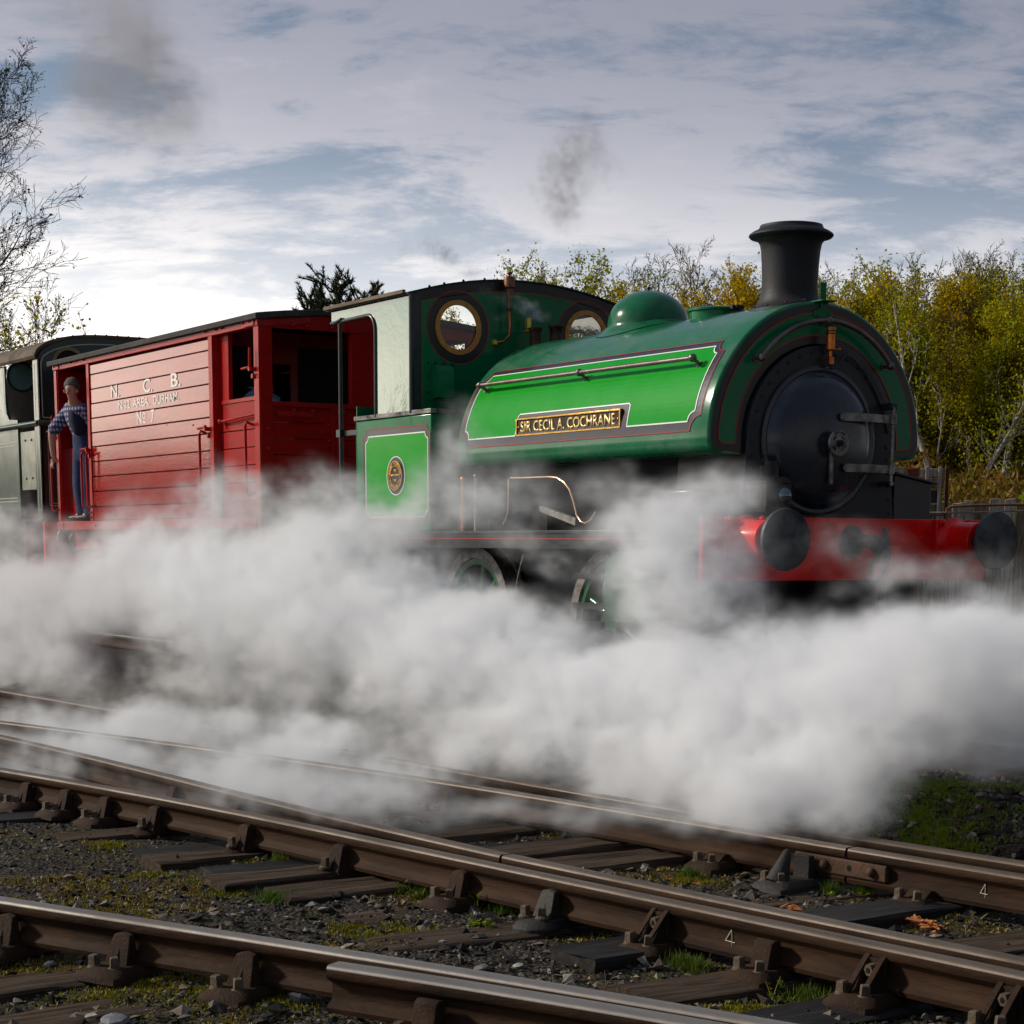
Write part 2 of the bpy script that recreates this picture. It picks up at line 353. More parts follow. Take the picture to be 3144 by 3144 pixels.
# ---------------------------------------------------------------- rails
M_RS = mat('rail_rust', (.044, .021, .010), .72, var=.3, nscale=5, bump=.5, bscale=26, stretch=(.35, 1, 2.2), dirt=(.015, .010, .008), dirt_amt=.8, dirt_scale=4, spec=.12)
M_RT = mat('rail_head', (.12, .09, .068), .5, metal=.25, var=.25, nscale=5, bump=.25, bscale=30, stretch=(.2, 1, 1), dirt=(.07, .05, .036), dirt_amt=.7, dirt_scale=3)
M_RT2 = mat('rail_head_bright', (.20, .18, .165), .45, metal=.4, var=.2, nscale=4, bump=.12, bscale=30, stretch=(.2, 1, 1), dirt=(.10, .075, .055), dirt_amt=.5, dirt_scale=3)
def resample(pts, step=.12):
    P = [Vector((a, b, c)) if len(q) == 3 else Vector((q[0], q[1], Z0)) for q in pts for (a, b, c) in [(*q, 0)[:3] if len(q) == 2 else q]]
    out = []
    n = len(P)
    for i in range(n - 1):
        p0 = P[max(0, i - 1)]; p1 = P[i]; p2 = P[i + 1]; p3 = P[min(n - 1, i + 2)]; m_ = max(1, int((p2 - p1).length / step))
        for j in range(m_):
            t = j / m_; out.append(.5 * ((2 * p1) + (p2 - p0) * t + (2 * p0 - 5 * p1 + 4 * p2 - p3) * t * t + (3 * p1 - p0 - 3 * p2 + p3) * t ** 3))
    out.append(P[-1]); return out
def smooth_path(pts, it=60):
    P = resample(pts)
    for _ in range(it): P = [P[0]] + [(P[i - 1] + P[i] * 2 + P[i + 1]) / 4 for i in range(1, len(P) - 1)] + [P[-1]]
    return P
def rail(pts, label, side=0, bright=False, group=None, it=60, clip_end=False, head=.070):
    """bullhead rail; side shifts the centre line off the measured head edge"""
    P = smooth_path(pts, it); mb = MB(); h = head / 2
    hd = [(-h, -.012), (-h + .005, -.003), (-h + .014, 0), (h - .014, 0), (h - .005, -.003), (h, -.012)]
    body = [(h, -.036), (h - .006, -.043), (.012, -.055), (.010, -.070), (.010, -.098), (.014, -.108), (h - .006, -.120), (h, -.127), (h - .004, -.143), (-h + .004, -.143), (-h, -.127), (-h + .006, -.120), (-.014, -.108), (-.010, -.098), (-.010, -.070), (-.012, -.055), (-h + .006, -.043), (-h, -.036)]
    prof = hd + body; n = len(prof); vs = []; fs = []; mi = []
    for i, p in enumerate(P):
        a = P[max(0, i - 1)]; b = P[min(len(P) - 1, i + 1)]; t = (b - a); t.z = 0; t.normalize(); nrm = Vector((-t.y, t.x, 0))
        for (u_, z_) in prof: vs.append(p + nrm * (u_ + side) + Vector((0, 0, z_)))
    for i in range(len(P) - 1):
        for j in range(n): fs.append((i * n + j, i * n + (j + 1) % n, (i + 1) * n + (j + 1) % n, (i + 1) * n + j)); mi.append(1 if j in (0, 1, 2, 3, 4) else 0)
    fs += [tuple(range(n)), tuple(range(len(P) * n - 1, (len(P) - 1) * n - 1, -1))]; mi += [0, 0]
    me = bpy.data.meshes.new('rail'); me.from_pydata(vs, [], fs); me.polygons.foreach_set('material_index', mi)
    t_ = thing('rail', label, 'rail', tuple(P[len(P) // 2]), group)
    link('rail_section', me, t_, [M_RS, M_RT2 if bright else M_RT], 50)
    return t_, P
r1, P1 = rail([(-3.5, -8.3), (-1, -7.62), (1.2, -6.87), (2.39, -6.37), (3.1, -6.035), (3.68, -5.76), (4.47, -5.425), (5.15, -5.15), (6.5, -4.65), (9, -3.85)], 'nearest rail, worn grey on top, crossing the lower left corner', bright=True)
r1w, P1w = rail([(3.93, -5.815, Z0 - .002), (4.02, -5.76, Z0 - .002), (4.25, -5.655, Z0 - .002), (4.62, -5.49, Z0 - .002), (5.08, -5.295, Z0 - .002), (6.0, -4.95, Z0 - .002), (7.5, -4.4, Z0 - .002)], 'thick rail with a cut end that starts beside the nearest rail at bottom centre', bright=True, it=8, head=.078)
r2, P2 = rail([(-7, -6.6), (-4, -5.83), (-1.42, -5.22), (-.59, -5.03), (.15, -4.875), (.85, -4.755), (1.49, -4.665), (2.36, -4.545), (2.98, -4.465), (3.45, -4.40), (4.05, -4.315), (4.57, -4.235), (5.04, -4.175), (7, -3.9), (9, -3.6)], 'brown middle rail running from left edge to lower right with a chalk figure')
r2b, P2b = rail([(-6.5, -5.0), (-4, -4.74), (-1.72, -4.57), (-.6, -4.53), (.41, -4.49), (1.11, -4.455), (1.96, -4.40), (2.5, -4.345)], 'thin rail behind the middle rail, closing in on it from the left')
r2c, P2c = rail([(2.512, -4.342), (3.06, -4.275), (3.54, -4.215), (4.03, -4.15), (4.95, -4.02), (7, -3.72), (9, -3.4)], 'rail lying close behind the middle rail on the right, beyond the joint', it=20)
r3, P3 = rail([(-8, -5.35), (-6, -4.88), (-4.04, -4.38), (-2.9, -4.07), (-1.23, -3.69), (-.05, -3.45), (.89, -3.30), (1.96, -3.17), (2.71, -3.075), (3.05, -3.035)], 'shiny rail through the steam ending at the bolted joint on the right')
r3c, P3c = rail([(3.062, -3.033), (3.4, -2.99), (3.89, -2.925), (5, -2.78), (7, -2.52), (9, -2.3)], 'rail beyond the bolted joint at the right edge with a chalk figure', it=20)
r4, P4 = rail([(-9, -3.72), (-6.25, -3.5), (-4.74, -3.38), (-2.49, -3.24), (-1.33, -3.17), (.5, -3.05), (2.1, -2.915), (3.0, -2.79), (3.68, -2.70), (5, -2.53), (7, -2.3)], 'far rail of the front sidings, faint in the steam and last before the grass')
rail([(-24, -.7525, 0), (-8, -.7525, 0), (9, -.7525, 0)], 'near rail under the locomotive, hidden in steam', it=2, bright=True, group='rails of the locomotive track')
rail([(-24, .7525, 0), (-8, .7525, 0), (9, .7525, 0)], 'far rail under the locomotive behind the wheels', it=2, bright=True, group='rails of the locomotive track')
# chalk figures on the webs
M_CH = mat('chalk', (.62, .60, .42), .95, var=.2, nscale=60)
def chalk4(parent, P, x, w, h):
    i = min(range(len(P)), key=lambda q: abs(P[q].x - x)); t = (P[i + 1] - P[i]).normalized(); nrm = Vector((t.y, -t.x, 0)); c = P[i] + nrm * .0135 + Vector((0, 0, -.083))
    mb = MB()
    def st(a, b):
        A = c + t * a[0] * w + Vector((0, 0, a[1] * h)); B = c + t * b[0] * w + Vector((0, 0, b[1] * h)); mb.tube([A, (A + B) / 2 + t * .0006, B], .0016, 5)
    st((.12, .5), (-.5, -.18)); st((-.5, -.18), (.45, -.22)); st((.12, .5), (.16, -.52))
    mb.build('chalk_mark', M_CH, parent)
chalk4(r2, P2, 3.97, .045, .060); chalk4(r3c, P3c, 3.66, .035, .055)
# fishplate on the joint in rail 3
M_FP = mat('rusty_plate', (.085, .045, .026), .8, var=.3, nscale=12, bump=.5, bscale=60, dirt=(.03, .02, .016), dirt_amt=.7)
def along(P, x): 
    i = min(range(len(P) - 1), key=lambda q: abs(P[q].x - x)); t = (P[i + 1] - P[i]).normalized(); return P[i] + t * (x - P[i].x) / t.x, t
p, t = along(P3, 3.0); Mx = Matrix.Translation(p) @ Matrix.Rotation(math.atan2(t.y, t.x), 4, 'Z')
mb = MB(); mb.prism([(-.034, -.046), (-.014, -.052), (-.014, -.112), (-.034, -.118), (-.040, -.112), (-.040, -.052)], -.22, .27, 'X', Mx); mb.build('fishplate', M_FP, r3, bevel=.004)
for bx in (-.17, -.05, .20):
    b_ = MB(); b_.sphere(Mx @ Vector((bx, -.045, -.08)), .021, 10, 6); b_.build('fishplate_bolt', M_FP, r3)
b_ = MB(); b_.cyl(Mx @ Vector((.08, -.0405, -.08)), Mx @ Vector((.08, -.036, -.08)), .013, 12); b_.build('bolt_hole', mat('black_hole', (.004, .004, .004), .9), r3)
# ---------------------------------------------------------------- chairs
M_CI = mat('cast_iron_rust', (.034, .018, .011), .8, var=.3, nscale=9, bump=.6, bscale=70, dirt=(.05, .032, .02), dirt_amt=.5, rand=True, spec=.15)
M_CG = mat('cast_iron_grey', (.028, .025, .023), .62, var=.25, nscale=9, bump=.5, bscale=60, dirt=(.03, .026, .022), dirt_amt=.5, rand=True, spec=.3)
M_BO = mat('bolt_rust', (.105, .075, .050), .75, var=.35, nscale=25, bump=.5, bscale=120, rand=True)
def bolt(x, y, z, lean=0):
    mb = MB(); mb.lathe([(0, 0), (.030, 0), (.031, .008), (.024, .013), (.021, .016), (0, .016)], (x, y, z), seg=18)
    c, s_ = math.cos(.5 + x * 9), math.sin(.5 + x * 9)
    M_ = Matrix.Translation((x, y, z + .014)) @ Matrix.Rotation(.5 + x * 9, 4, 'Z') @ Matrix.Rotation(lean, 4, 'X')
    vs = [M_ @ Vector((a * r_, b * r_, h_)) for (r_, h_) in ((.0165, 0), (.0150, .030), (.012, .034)) for a, b in ((-1, -1), (1, -1), (1, 1), (-1, 1))]
    mb.add(vs, [(0, 1, 5, 4), (1, 2, 6, 5), (2, 3, 7, 6), (3, 0, 4, 7), (4, 5, 9, 8), (5, 6, 10, 9), (6, 7, 11, 10), (7, 4, 8, 11), (8, 9, 10, 11)])
    return mb
def chair(style, label, group):
    """rail centre at local y=0, near side -y, z=0 at the foot of the rail"""
    t_ = thing('rail_chair', label, 'rail chair', (0, 0, 0), group); mt = M_CG if style in ('round', 'cone') else M_CI
    b_ = MB()
    if style == 'round':
        b_.lathe([(.105, -.040), (.105, -.026), (.085, -.010), (.050, .003), (0, .006)], (0, -.125, 0), seg=28); b_.box(-.075, .075, -.11, .14, -.040, -.001)
        bolts = [(-.045, -.15), (.035, -.125)]
    elif style == 'small':
        b_.lathe([(.080, -.040), (.078, -.028), (.040, -.008), (0, -.006)], (-.02, -.12, 0), seg=24); b_.box(-.06, .06, -.10, .13, -.040, -.001); bolts = [(-.02, -.125)]
    else:
        pl_ = [(-.10, -.215), (.10, -.215), (.118, -.17), (.10, -.05), (.10, .16), (-.10, .16), (-.10, -.05), (-.118, -.17)]
        n = len(pl_); vs = [Vector((x, y, -.040)) for x, y in pl_] + [Vector((x * .97, y * .97, -.020)) for x, y in pl_] + [Vector((x * .72, y * .78 - .01, .004 if y < 0 else -.001)) for x, y in pl_]
        fs = [tuple(range(2 * n, 3 * n))] + [(i + q * n, (i + 1) % n + q * n, (i + 1) % n + (q + 1) * n, i + (q + 1) * n) for i in range(n) for q in (0, 1)]
        b_.add(vs, fs); bolts = [(-.055, -.155), (.045, -.150)]
    b_.build('base', mt, t_, bevel=.003, smooth=50)
    j = MB()
    if style == 'rib':                                       # two ribs with an open pocket and a bolt head between them
        for s_ in (-1, 1):
            j.prism([(-.150, .0), (-.125, .0), (-.040, .112), (-.040, -.01), (-.16, -.01)][:4] + [(-.040, -.012), (-.155, -.012)], .020 * s_ + (.0 if s_ > 0 else -.016), .020 * s_ + (.016 if s_ > 0 else 0), 'X')
            j.prism([(-.058, .104), (-.040, .116), (-.150, -.002), (-.165, .002)], s_ * .036 - .012, s_ * .036 + .012, 'X')
        j.box(-.05, .05, -.052, -.038, -.01, .105)
    elif style == 'square':
        j.prism([(-.036, -.01), (-.036, .090), (-.070, .096), (-.088, .085), (-.108, .0), (-.115, -.01)], -.046, .046, 'X')
    elif style == 'cone':
        j.tube([(-.0, -.13, -.01), (.005, -.10, .06), (.012, -.075, .118), (.014, -.07, .125)], [.062, .036, .020, .010], 14)
    elif style == 'low':
        j.prism([(-.03, -.01), (-.036, .03), (-.07, .034), (-.12, .0), (-.125, -.01)], -.06, .06, 'X')
    else:                                                     # ordinary jaw with rounded top
        w_ = .046; ring = [(-w_ * 1.25, -.01), (-w_, .07), (-w_ * .85, .098), (0, .105), (w_ * .85, .098), (w_, .07), (w_ * 1.25, -.01)]
        n = len(ring); vs = [Vector((x, -.036, z)) for x, z in ring] + [Vector((x * 1.05, -.060 - (.105 - z) * .40, z * .97)) for x, z in ring]
        j.add(vs, [tuple(range(n)), tuple(range(2 * n - 1, n - 1, -1))] + [(i, i + 1, i + n + 1, i + n) for i in range(n - 1)])
        j.prism([(-.05, .0), (-.115, .0), (-.070, .07)], -.008, .008, 'X')
    j.build('jaw', mt, t_, bevel=.004, smooth=50)
    k_ = MB(); k_.prism([(.034, .02), (.034, .095), (.070, .095), (.085, -.01), (.034, -.01)], -.05, .05, 'X'); k_.build('inner_jaw', mt, t_, bevel=.004)
    for q in bolts: bolt(q[0], q[1], -.008 if style not in ('round', 'small') else .0, .06).build('bolt', M_BO, t_, smooth=30)
    if style in ('rib', 'square'):
        h_ = MB(); h_.tube([(0, -.052, .070), (0, -.084, .070)], [.022, .020], 6); h_.build('bolt_head', M_BO, t_)
        h2 = MB(); h2.cyl((0, -.0842, .070), (0, -.0855, .070), .009, 10); h2.build('bolt_hole', MATS['black_hole'], t_)
    if style == 'key':
        pass
    return t_
def key_block(parent, loc, rz):
    pass
protos = {}
def put_chair(style, P, x, label, dy=0., group='cast iron rail chairs along the sidings', z=None):
    if style not in protos: protos[style] = o = chair(style, label, group)
    else: o = dup(protos[style], (0, 0, 0), label, group=group)
    p, t = along(P, x); o.scale = (.86, .86, 1); o.location = (p.x, p.y + dy, (p.z if z is None else z) - .143); o.rotation_euler.z = math.atan2(t.y, t.x); return o
for args in [('plain', P2, -1.0, 'chair on the middle rail furthest left in the steam'), ('plain', P2, -.62, 'second chair from the left on the middle rail in the steam'),
    ('plain', P2, -.25, 'chair with one pale bolt in the steam on the middle rail'), ('small', P2, .20, 'chair beside the mossy sleeper end on the middle rail, left of centre'),
    ('small', P2, .97, 'single bolt chair on the middle rail above the grassy sleeper tip'), ('small', P2, 1.70, 'chair on the middle rail with a bent tip, over the grooved sleeper'),
    ('plain', P2, 2.52, 'chair on the middle rail beside the tall green weed'), ('round', P2, 3.05, 'chair with a shiny round foot and rounded jaw on the middle rail'),
    ('rib', P2, 3.62, 'ribbed open jaw chair standing on the black tarred sleeper'), ('square', P2, 4.13, 'square jaw chair with an oval hole right of the chalk figure'),
    ('rib', P2, 4.56, 'ribbed open jaw chair with a hollow bolt at the lower right'), ('rib', P2, 5.05, 'last ribbed chair at the lower right corner'),
    ('plain', P1, 2.50, 'chair on the nearest rail at the left edge'), ('plain', P1, 3.00, 'chair with two thick bolts on the nearest rail, left one'), ('plain', P1, 3.48, 'chair with two thick bolts on the nearest rail beside the moss, right one'),
    ('square', P1w, 4.27, 'big square topped chair on the cut rail at the bottom edge'), ('square', P1w, 4.8, 'square chair on the wing rail past the bottom edge'),
    ('low', P3, 2.35, 'low chair with two pale bolts on the jointed rail'), ('low', P3c, 3.46, 'low sooty chair with two dark bolts right of the joint'),
    ('plain', P2b, .3, 'chair of the thin closing rail in the steam, right one'), ('plain', P2b, -.45, 'chair of the thin closing rail in the steam, left one'),
    ('plain', P3, .4, 'chair of the shiny rail lost in the steam, right one'), ('plain', P3, -.6, 'chair of the shiny rail lost in the steam, left one')]:
    put_chair(*args)
put_chair('cone', P3, 2.88, 'pointed iron bracket standing alone in front of the bolted joint', dy=-.12)
# ---------------------------------------------------------------- paints
G_DK = mat('green_paint', (.002, .14, .052), .35, var=.10, nscale=3, coat=.5, coat_rough=.12, dirt=(.02, .07, .045), dirt_amt=.25, dirt_scale=2, rvar=.15, spec=.06)
G_BR = mat('bright_green_paint', (.002, .30, .010), .34, var=.08, nscale=2.5, coat=.42, coat_rough=.12, rvar=.10, dirt=(.03, .19, .05), dirt_amt=.2, dirt_scale=2.5, spec=.06)
BLK = mat('black_paint', (.010, .011, .014), .38, var=.2, nscale=5, coat=.5, coat_rough=.2, dirt=(.035, .033, .036), dirt_amt=.35, rvar=.2)
SBK = mat('smokebox_black', (.013, .015, .019), .42, var=.2, nscale=6, bump=.12, bscale=90, dirt=(.028, .028, .032), dirt_amt=.5, coat=.25, coat_rough=.3)
CHB = mat('chimney_black', (.013, .013, .018), .55, var=.2, nscale=5, bump=.15, bscale=70, dirt=(.05, .035, .035), dirt_amt=.35, dirt_scale=4)
LBK = mat('lining_black', (.030, .022, .032), .35, var=.15, nscale=6, coat=.6, coat_rough=.12, rvar=.15)
RLN = mat('lining_red', (.42, .025, .012), .4, var=.1); WLN = mat('lining_white', (.80, .82, .80), .35, var=.04)
BRS = mat('brass', (.72, .42, .10), .28, metal=1., var=.15, nscale=30, dirt=(.25, .11, .04), dirt_amt=.4, dirt_scale=14)
BRP = mat('brass_window_ring', (.55, .27, .07), .55, metal=.5, var=.15, nscale=30, dirt=(.20, .10, .05), dirt_amt=.4, dirt_scale=25)
COP = mat('copper', (.50, .17, .055), .32, metal=.9, var=.2, nscale=25, dirt=(.12, .05, .03), dirt_amt=.5, dirt_scale=12)
CPB = mat('bright_copper', (.85, .50, .30), .22, metal=1., var=.1)
PLB = mat('plate_black', (.020, .013, .008), .6, var=.3, nscale=40, dirt=(.10, .05, .015), dirt_amt=.5, dirt_scale=30)
STL = mat('worn_steel', (.26, .24, .225), .45, metal=.75, var=.3, nscale=18, bump=.3, bscale=60, dirt=(.07, .055, .045), dirt_amt=.7, dirt_scale=12)
RLS = mat('handrail_steel', (.20, .155, .145), .36, metal=.8, var=.25, nscale=14, dirt=(.045, .035, .035), dirt_amt=.6, dirt_scale=7)
RED = mat('beam_red', (.78, .004, .002), .40, var=.14, nscale=4, coat=.4, coat_rough=.15, dirt=(.22, .010, .008), dirt_amt=.35, dirt_scale=5, spec=.15)
BUF = mat('buffer_steel', (.075, .078, .085), .5, metal=.5, var=.3, nscale=5, dirt=(.022, .022, .024), dirt_amt=.9, dirt_scale=4, bump=.1, bscale=90)
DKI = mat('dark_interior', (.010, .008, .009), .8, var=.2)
GLS = bpy.data.materials.new('window_glass'); GLS.use_nodes = True
k = NT(GLS.node_tree); GLS.node_tree.nodes.remove(GLS.node_tree.nodes['Principled BSDF'])
tr_ = k.n('ShaderNodeBsdfTransparent'); gl_ = k.n('ShaderNodeBsdfGlossy'); gl_.inputs['Roughness'].default_value = .04
tr_.inputs[0].default_value = (.86, .89, .86, 1); fr = k.n('ShaderNodeFresnel'); fr.inputs[0].default_value = 1.5; mx = k.n('ShaderNodeMixShader')
k.put(mx.inputs[0], fr.outputs[0]); k.put(mx.inputs[1], tr_.outputs[0]); k.put(mx.inputs[2], gl_.outputs[0]); k.put(GLS.node_tree.nodes['Material Output'].inputs[0], mx.outputs[0])
def ring(mb, c, r0, r1, t0, t1, axis, seg=40):
    """flat washer between radii r0<r1 and axial positions t0..t1"""
    mb.lathe([(r0, t0), (r1, t0), (r1, t1), (r0, t1), (r0, t0)], c, axis, seg)
LOC = thing('steam_locomotive', 'green saddle tank steam locomotive with black chimney, red buffer beam and brass nameplate', 'steam locomotive', (-3.2, 0, 0))
ZC, TR = 1.66, .88
# --- saddle tank
def tprof(d=0., inner=False, n=40):
    """outer tank outline in (y,z), d = inset"""
    r_ = TR - d; p = [(-r_ + .10 - 0., 1.575 + d)] if False else []
    cr = .085
    p += [(-(r_ - cr) + cr * math.cos(a), 1.575 + d + cr + cr * math.sin(a)) for a in np.linspace(-math.pi / 2, -math.pi, 7)]
    p = [(-(r_ - cr) - cr * math.sin(t), 1.575 + d + cr - cr * math.cos(t)) for t in np.linspace(0, math.pi / 2, 7)]
    p += [(-r_ * math.cos(a), ZC + r_ * math.sin(a)) for a in np.linspace(.03, math.pi - .03, n)]
    p += [((r_ - cr) + cr * math.sin(t), 1.575 + d + cr - cr * math.cos(t)) for t in np.linspace(math.pi / 2, 0, 7)]
    return p
def iprof(ri=.615, n=30): return [(ri, 1.575)] + [(ri * math.cos(a), ZC + .02 + ri * math.sin(a)) for a in np.linspace(0, math.pi, n)] + [(-ri, 1.575)]
XF, XR = -.78, -3.86
mb = MB(); prof = tprof()
def edge_round(x_in, x_out, rr=.022):                        # rounded front edge
    return [(x_in, 0.)] + [(x_in + (x_out - x_in) * math.sin(t), rr * (1 - math.cos(t))) for t in np.linspace(0, math.pi / 2, 5)[1:]]
secs = [(XR, .0)] + [(x, 0.) for x in np.linspace(XR + .02, XF - .022, 14)] + edge_round(XF - .022, XF)[1:]
n = len(prof); vs = []
for x, d in secs:
    for (y, z) in prof:
        c_ = Vector((0, y, z - ZC)); L_ = c_.length; c_ = c_ * ((L_ - d) / L_); vs.append((x, c_.y, ZC + c_.z))
fs = [(i * n + j, (i + 1) * n + j, (i + 1) * n + j + 1, i * n + j + 1) for i in range(len(secs) - 1) for j in range(n - 1)]
mb.add(vs, fs)
for x, ringd in ((XF, .022), (XR, 0.)):                       # end plates between outer and inner outline
    po = [(Vector((0, y, z - ZC)) * ((Vector((0, y, z - ZC)).length - ringd) / Vector((0, y, z - ZC)).length)) for y, z in prof]
    ip = iprof(n=n - 2)[::-1]
    mb.add([(x, p.y, ZC + p.z) for p in po] + [(x, y, z) for y, z in ip], [(j, j + 1, n + j + 1, n + j) for j in range(n - 1)])
ip = iprof(n=40); mb.add([(XF, y, z) for y, z in ip] + [(XR, y, z) for y, z in ip], [(i, i + 1, i + len(ip) + 1, i + len(ip)) for i in range(len(ip) - 1)])
mb.add([(XF, -.80, 1.575), (XR, -.80, 1.575), (XR, -.615, 1.575), (XF, -.615, 1.575)], [(0, 1, 2, 3)])
mb.add([(XF, .80, 1.575), (XR, .80, 1.575), (XR, .615, 1.575), (XF, .615, 1.575)], [(0, 1, 2, 3)])
G_TOP = mat('tank_green', (.006, .125, .048), .27, var=.12, nscale=2.2, coat=.9, coat_rough=.14, dirt=(.13, .20, .16), dirt_amt=.42, dirt_scale=1.7, stretch=(.8, 1.6, 1), rvar=.25, bump=.02, bscale=7, streak=.18, spec=.06)
tank = mb.build('saddle_tank', G_TOP, LOC, smooth=40)
def TS(x, s):
    if s >= 0: a = s / TR; return Vector((x, -TR * math.cos(a), ZC + TR * math.sin(a))), Vector((0, -math.cos(a), math.sin(a)))
    return Vector((x, -TR, ZC + s)), Vector((0, -1, 0))
def tank_rows(mb, rows, off, nx=10):
    for (s0, a0, b0), (s1, a1, b1) in zip(rows[:-1], rows[1:]):
        vs = []
        for i in range(nx + 1):
            t = i / nx
            for s_, a_, b_ in ((s0, a0, b0), (s1, a1, b1)): p, N = TS(a_ + (b_ - a_) * t, s_); vs.append(p + N * off)
        mb.add(vs, [(2 * i, 2 * i + 2, 2 * i + 3, 2 * i + 1) for i in range(nx)])
def rows_cc(x0, x1, s0, s1, r_, ns=16):
    out = []
    for i in range(ns + 1):
        s_ = s0 + (s1 - s0) * i / ns
        out.append(s_)
    for t in np.linspace(.15, 1, 5): out += [s0 + r_ * t, s1 - r_ * t]
    out = sorted(set(round(q, 5) for q in out)); rr = []
    for s_ in out:
        q = min(s_ - s0, s1 - s_); ins = math.sqrt(max(0, r_ * r_ - q * q)) if q < r_ else 0; rr.append((s_, x0 + ins, x1 - ins))
    return rr
mb = MB(); tank_rows(mb, rows_cc(-3.835, -.865, .052, .690, .10), .0018); pb = mb.build('lining_border', LBK, tank, raw=True)
mb = MB(); WX0, WX1, WS0, WS1, WR = -3.765, -.938, .117, .637, .062
for nm, lo, hi in (('a', WS0, .272), ('b', .272, WS1)):
    rr = [q for q in rows_cc(WX0, WX1, WS0, WS1, WR) if lo - 1e-6 <= q[0] <= hi + 1e-6]
    if nm == 'a':
        rr = rr + [(.272, WX0, WX1)] if rr[-1][0] < .272 else rr
        tank_rows(mb, [(s_, a_, -3.045) for s_, a_, b_ in rr], .0036, 4); tank_rows(mb, [(s_, -1.66, b_) for s_, a_, b_ in rr], .0036, 4)
    else: tank_rows(mb, ([(.272, WX0, WX1)] if rr[0][0] > .272 else []) + rr, .0036)
mb.build('side_panel', G_BR, tank, raw=True)
def tank_line(mb, path, w, off):
    pts = []; 
    for (xa, sa), (xb, sb) in zip(path[:-1], path[1:]):
        L_ = math.hypot(xb - xa, sb - sa); m_ = max(1, int(L_ / .05))
        for i in range(m_): pts.append(TS(xa + (xb - xa) * i / m_, sa + (sb - sa) * i / m_))
    pts.append(TS(*path[-1])); ribbon(mb, [p for p, _ in pts], [N for _, N in pts], w, off)
def cc_path(x0, x1, s0, s1, r_, gap=None):
    q = []
    A = lambda cx, cs, a0, a1: [(cx + r_ * math.cos(a), cs + r_ * math.sin(a)) for a in np.linspace(a0, a1, 8)]
    p = A(x1, s0, math.pi, math.pi / 2) + A(x1, s1, -math.pi / 2, -math.pi) + A(x0, s1, 0, -math.pi / 2) + A(x0, s0, math.pi / 2, 0)
    if gap: return [(gap[1], s0)] + p + [(gap[0], s0)]
    return p + [p[0]]
mb = MB(); tank_line(mb, cc_path(WX0, WX1, WS0, WS1, WR, (-3.045, -1.66)), .009, .0055)
tank_line(mb, [(-3.045, WS0), (-3.045, .255), (-3.03, .270), (-1.68, .270), (-1.662, .258), (-1.66, WS0)], .009, .0055)
mb.build('white_lining', WLN, tank, raw=True)
mb = MB(); tank_line(mb, cc_path(-3.825, -.878, .058, .682, .095), .005, .0055); mb.build('red_lining', RLN, tank, raw=True)
# nameplate
NP = -.868; mb = MB()
mb.box(-3.035, -1.735, NP - .002, NP + .03, 1.772, 1.896); npl = mb.build('nameplate', PLB, LOC, bevel=.004)
mb = MB()
for a in ((-3.035, -1.735, 1.884, 1.896), (-3.035, -1.735, 1.772, 1.784), (-3.035, -3.022, 1.784, 1.884), (-1.748, -1.735, 1.784, 1.884)): mb.box(a[0], a[1], NP - .011, NP - .002, a[2], a[3])
mb.build('brass_rim', BRS, npl, bevel=.002)
text_on_side('SIR CECIL A. COCHRANE', -2.385, NP - .002, 1.834, 1.18, .078, npl, mat('polished_letter_brass', (.90, .66, .28), .32, metal=.45, var=.08), bold=.018, extrude=.005)
mb = MB()
for x_, z_ in ((-3.005, 1.834), (-1.765, 1.834)): mb.sphere((x_, NP - .004, z_), .008, 8, 6)
mb.build('screw', BRS, npl)
# tank front face lining: green horseshoe, black border, red lines
def horseshoe(d, x, n=48):
    """outline of the front face set in by d from the outer edge"""
    o = tprof(d, n=n); return o
mb = MB(); F = XF + .0015
def strip_between(mb, A, B, x):
    n_ = len(A); mb.add([(x, *a) for a in A] + [(x, *b) for b in B], [(i, i + 1, n_ + i + 1, n_ + i) for i in range(n_ - 1)])
def hs_outer(r_, zb, cr=.05, n=60):
    p = [(-(r_ - cr) - cr * math.sin(t), zb + cr - cr * math.cos(t)) for t in np.linspace(0, math.pi / 2, 6)]
    a0 = math.asin(max(0, zb + cr - ZC) / r_)
    p += [(-r_ * math.cos(a), ZC + r_ * math.sin(a)) for a in np.linspace(a0, math.pi - a0, n)]
    return p + [((r_ - cr) + cr * math.sin(t), zb + cr - cr * math.cos(t)) for t in np.linspace(math.pi / 2, 0, 6)]
def hs_inner(r_, zb, n=72):
    m_ = 6
    p = [(-r_, zb + (ZC - zb) * t) for t in np.linspace(0, 1, m_)] + [(-r_ * math.cos(a), ZC + r_ * math.sin(a)) for a in np.linspace(0, math.pi, n - 2 * m_ + 0)] + [(r_, zb + (ZC - zb) * t) for t in np.linspace(1, 0, m_)]
    return p
strip_between(mb, hs_outer(.858, 1.597, .08), hs_inner(.618, 1.58), F); mb.build('front_border', BLK, tank, raw=True)
mb = MB(); strip_between(mb, hs_outer(.803, 1.640, .05), hs_inner(.672, 1.640), F + .002); mb.build('front_panel', G_DK, tank, raw=True)
mb = MB()
pth = [Vector((F, y, z)) for y, z in hs_outer(.805, 1.638, .05)]; ribbon(mb, pth, [Vector((1, 0, 0))] * len(pth), .007, .004)
pth = [Vector((F, y, z)) for y, z in hs_inner(.670, 1.638)]; ribbon(mb, pth, [Vector((1, 0, 0))] * len(pth), .007, .004)
for s_ in (-1, 1): pth = [Vector((F, s_ * y, 1.638)) for y in (.667, .71, .76)]; ribbon(mb, pth, [Vector((1, 0, 0))] * 3, .007, .004)
mb.build('front_red_lining', RLN, tank, raw=True)
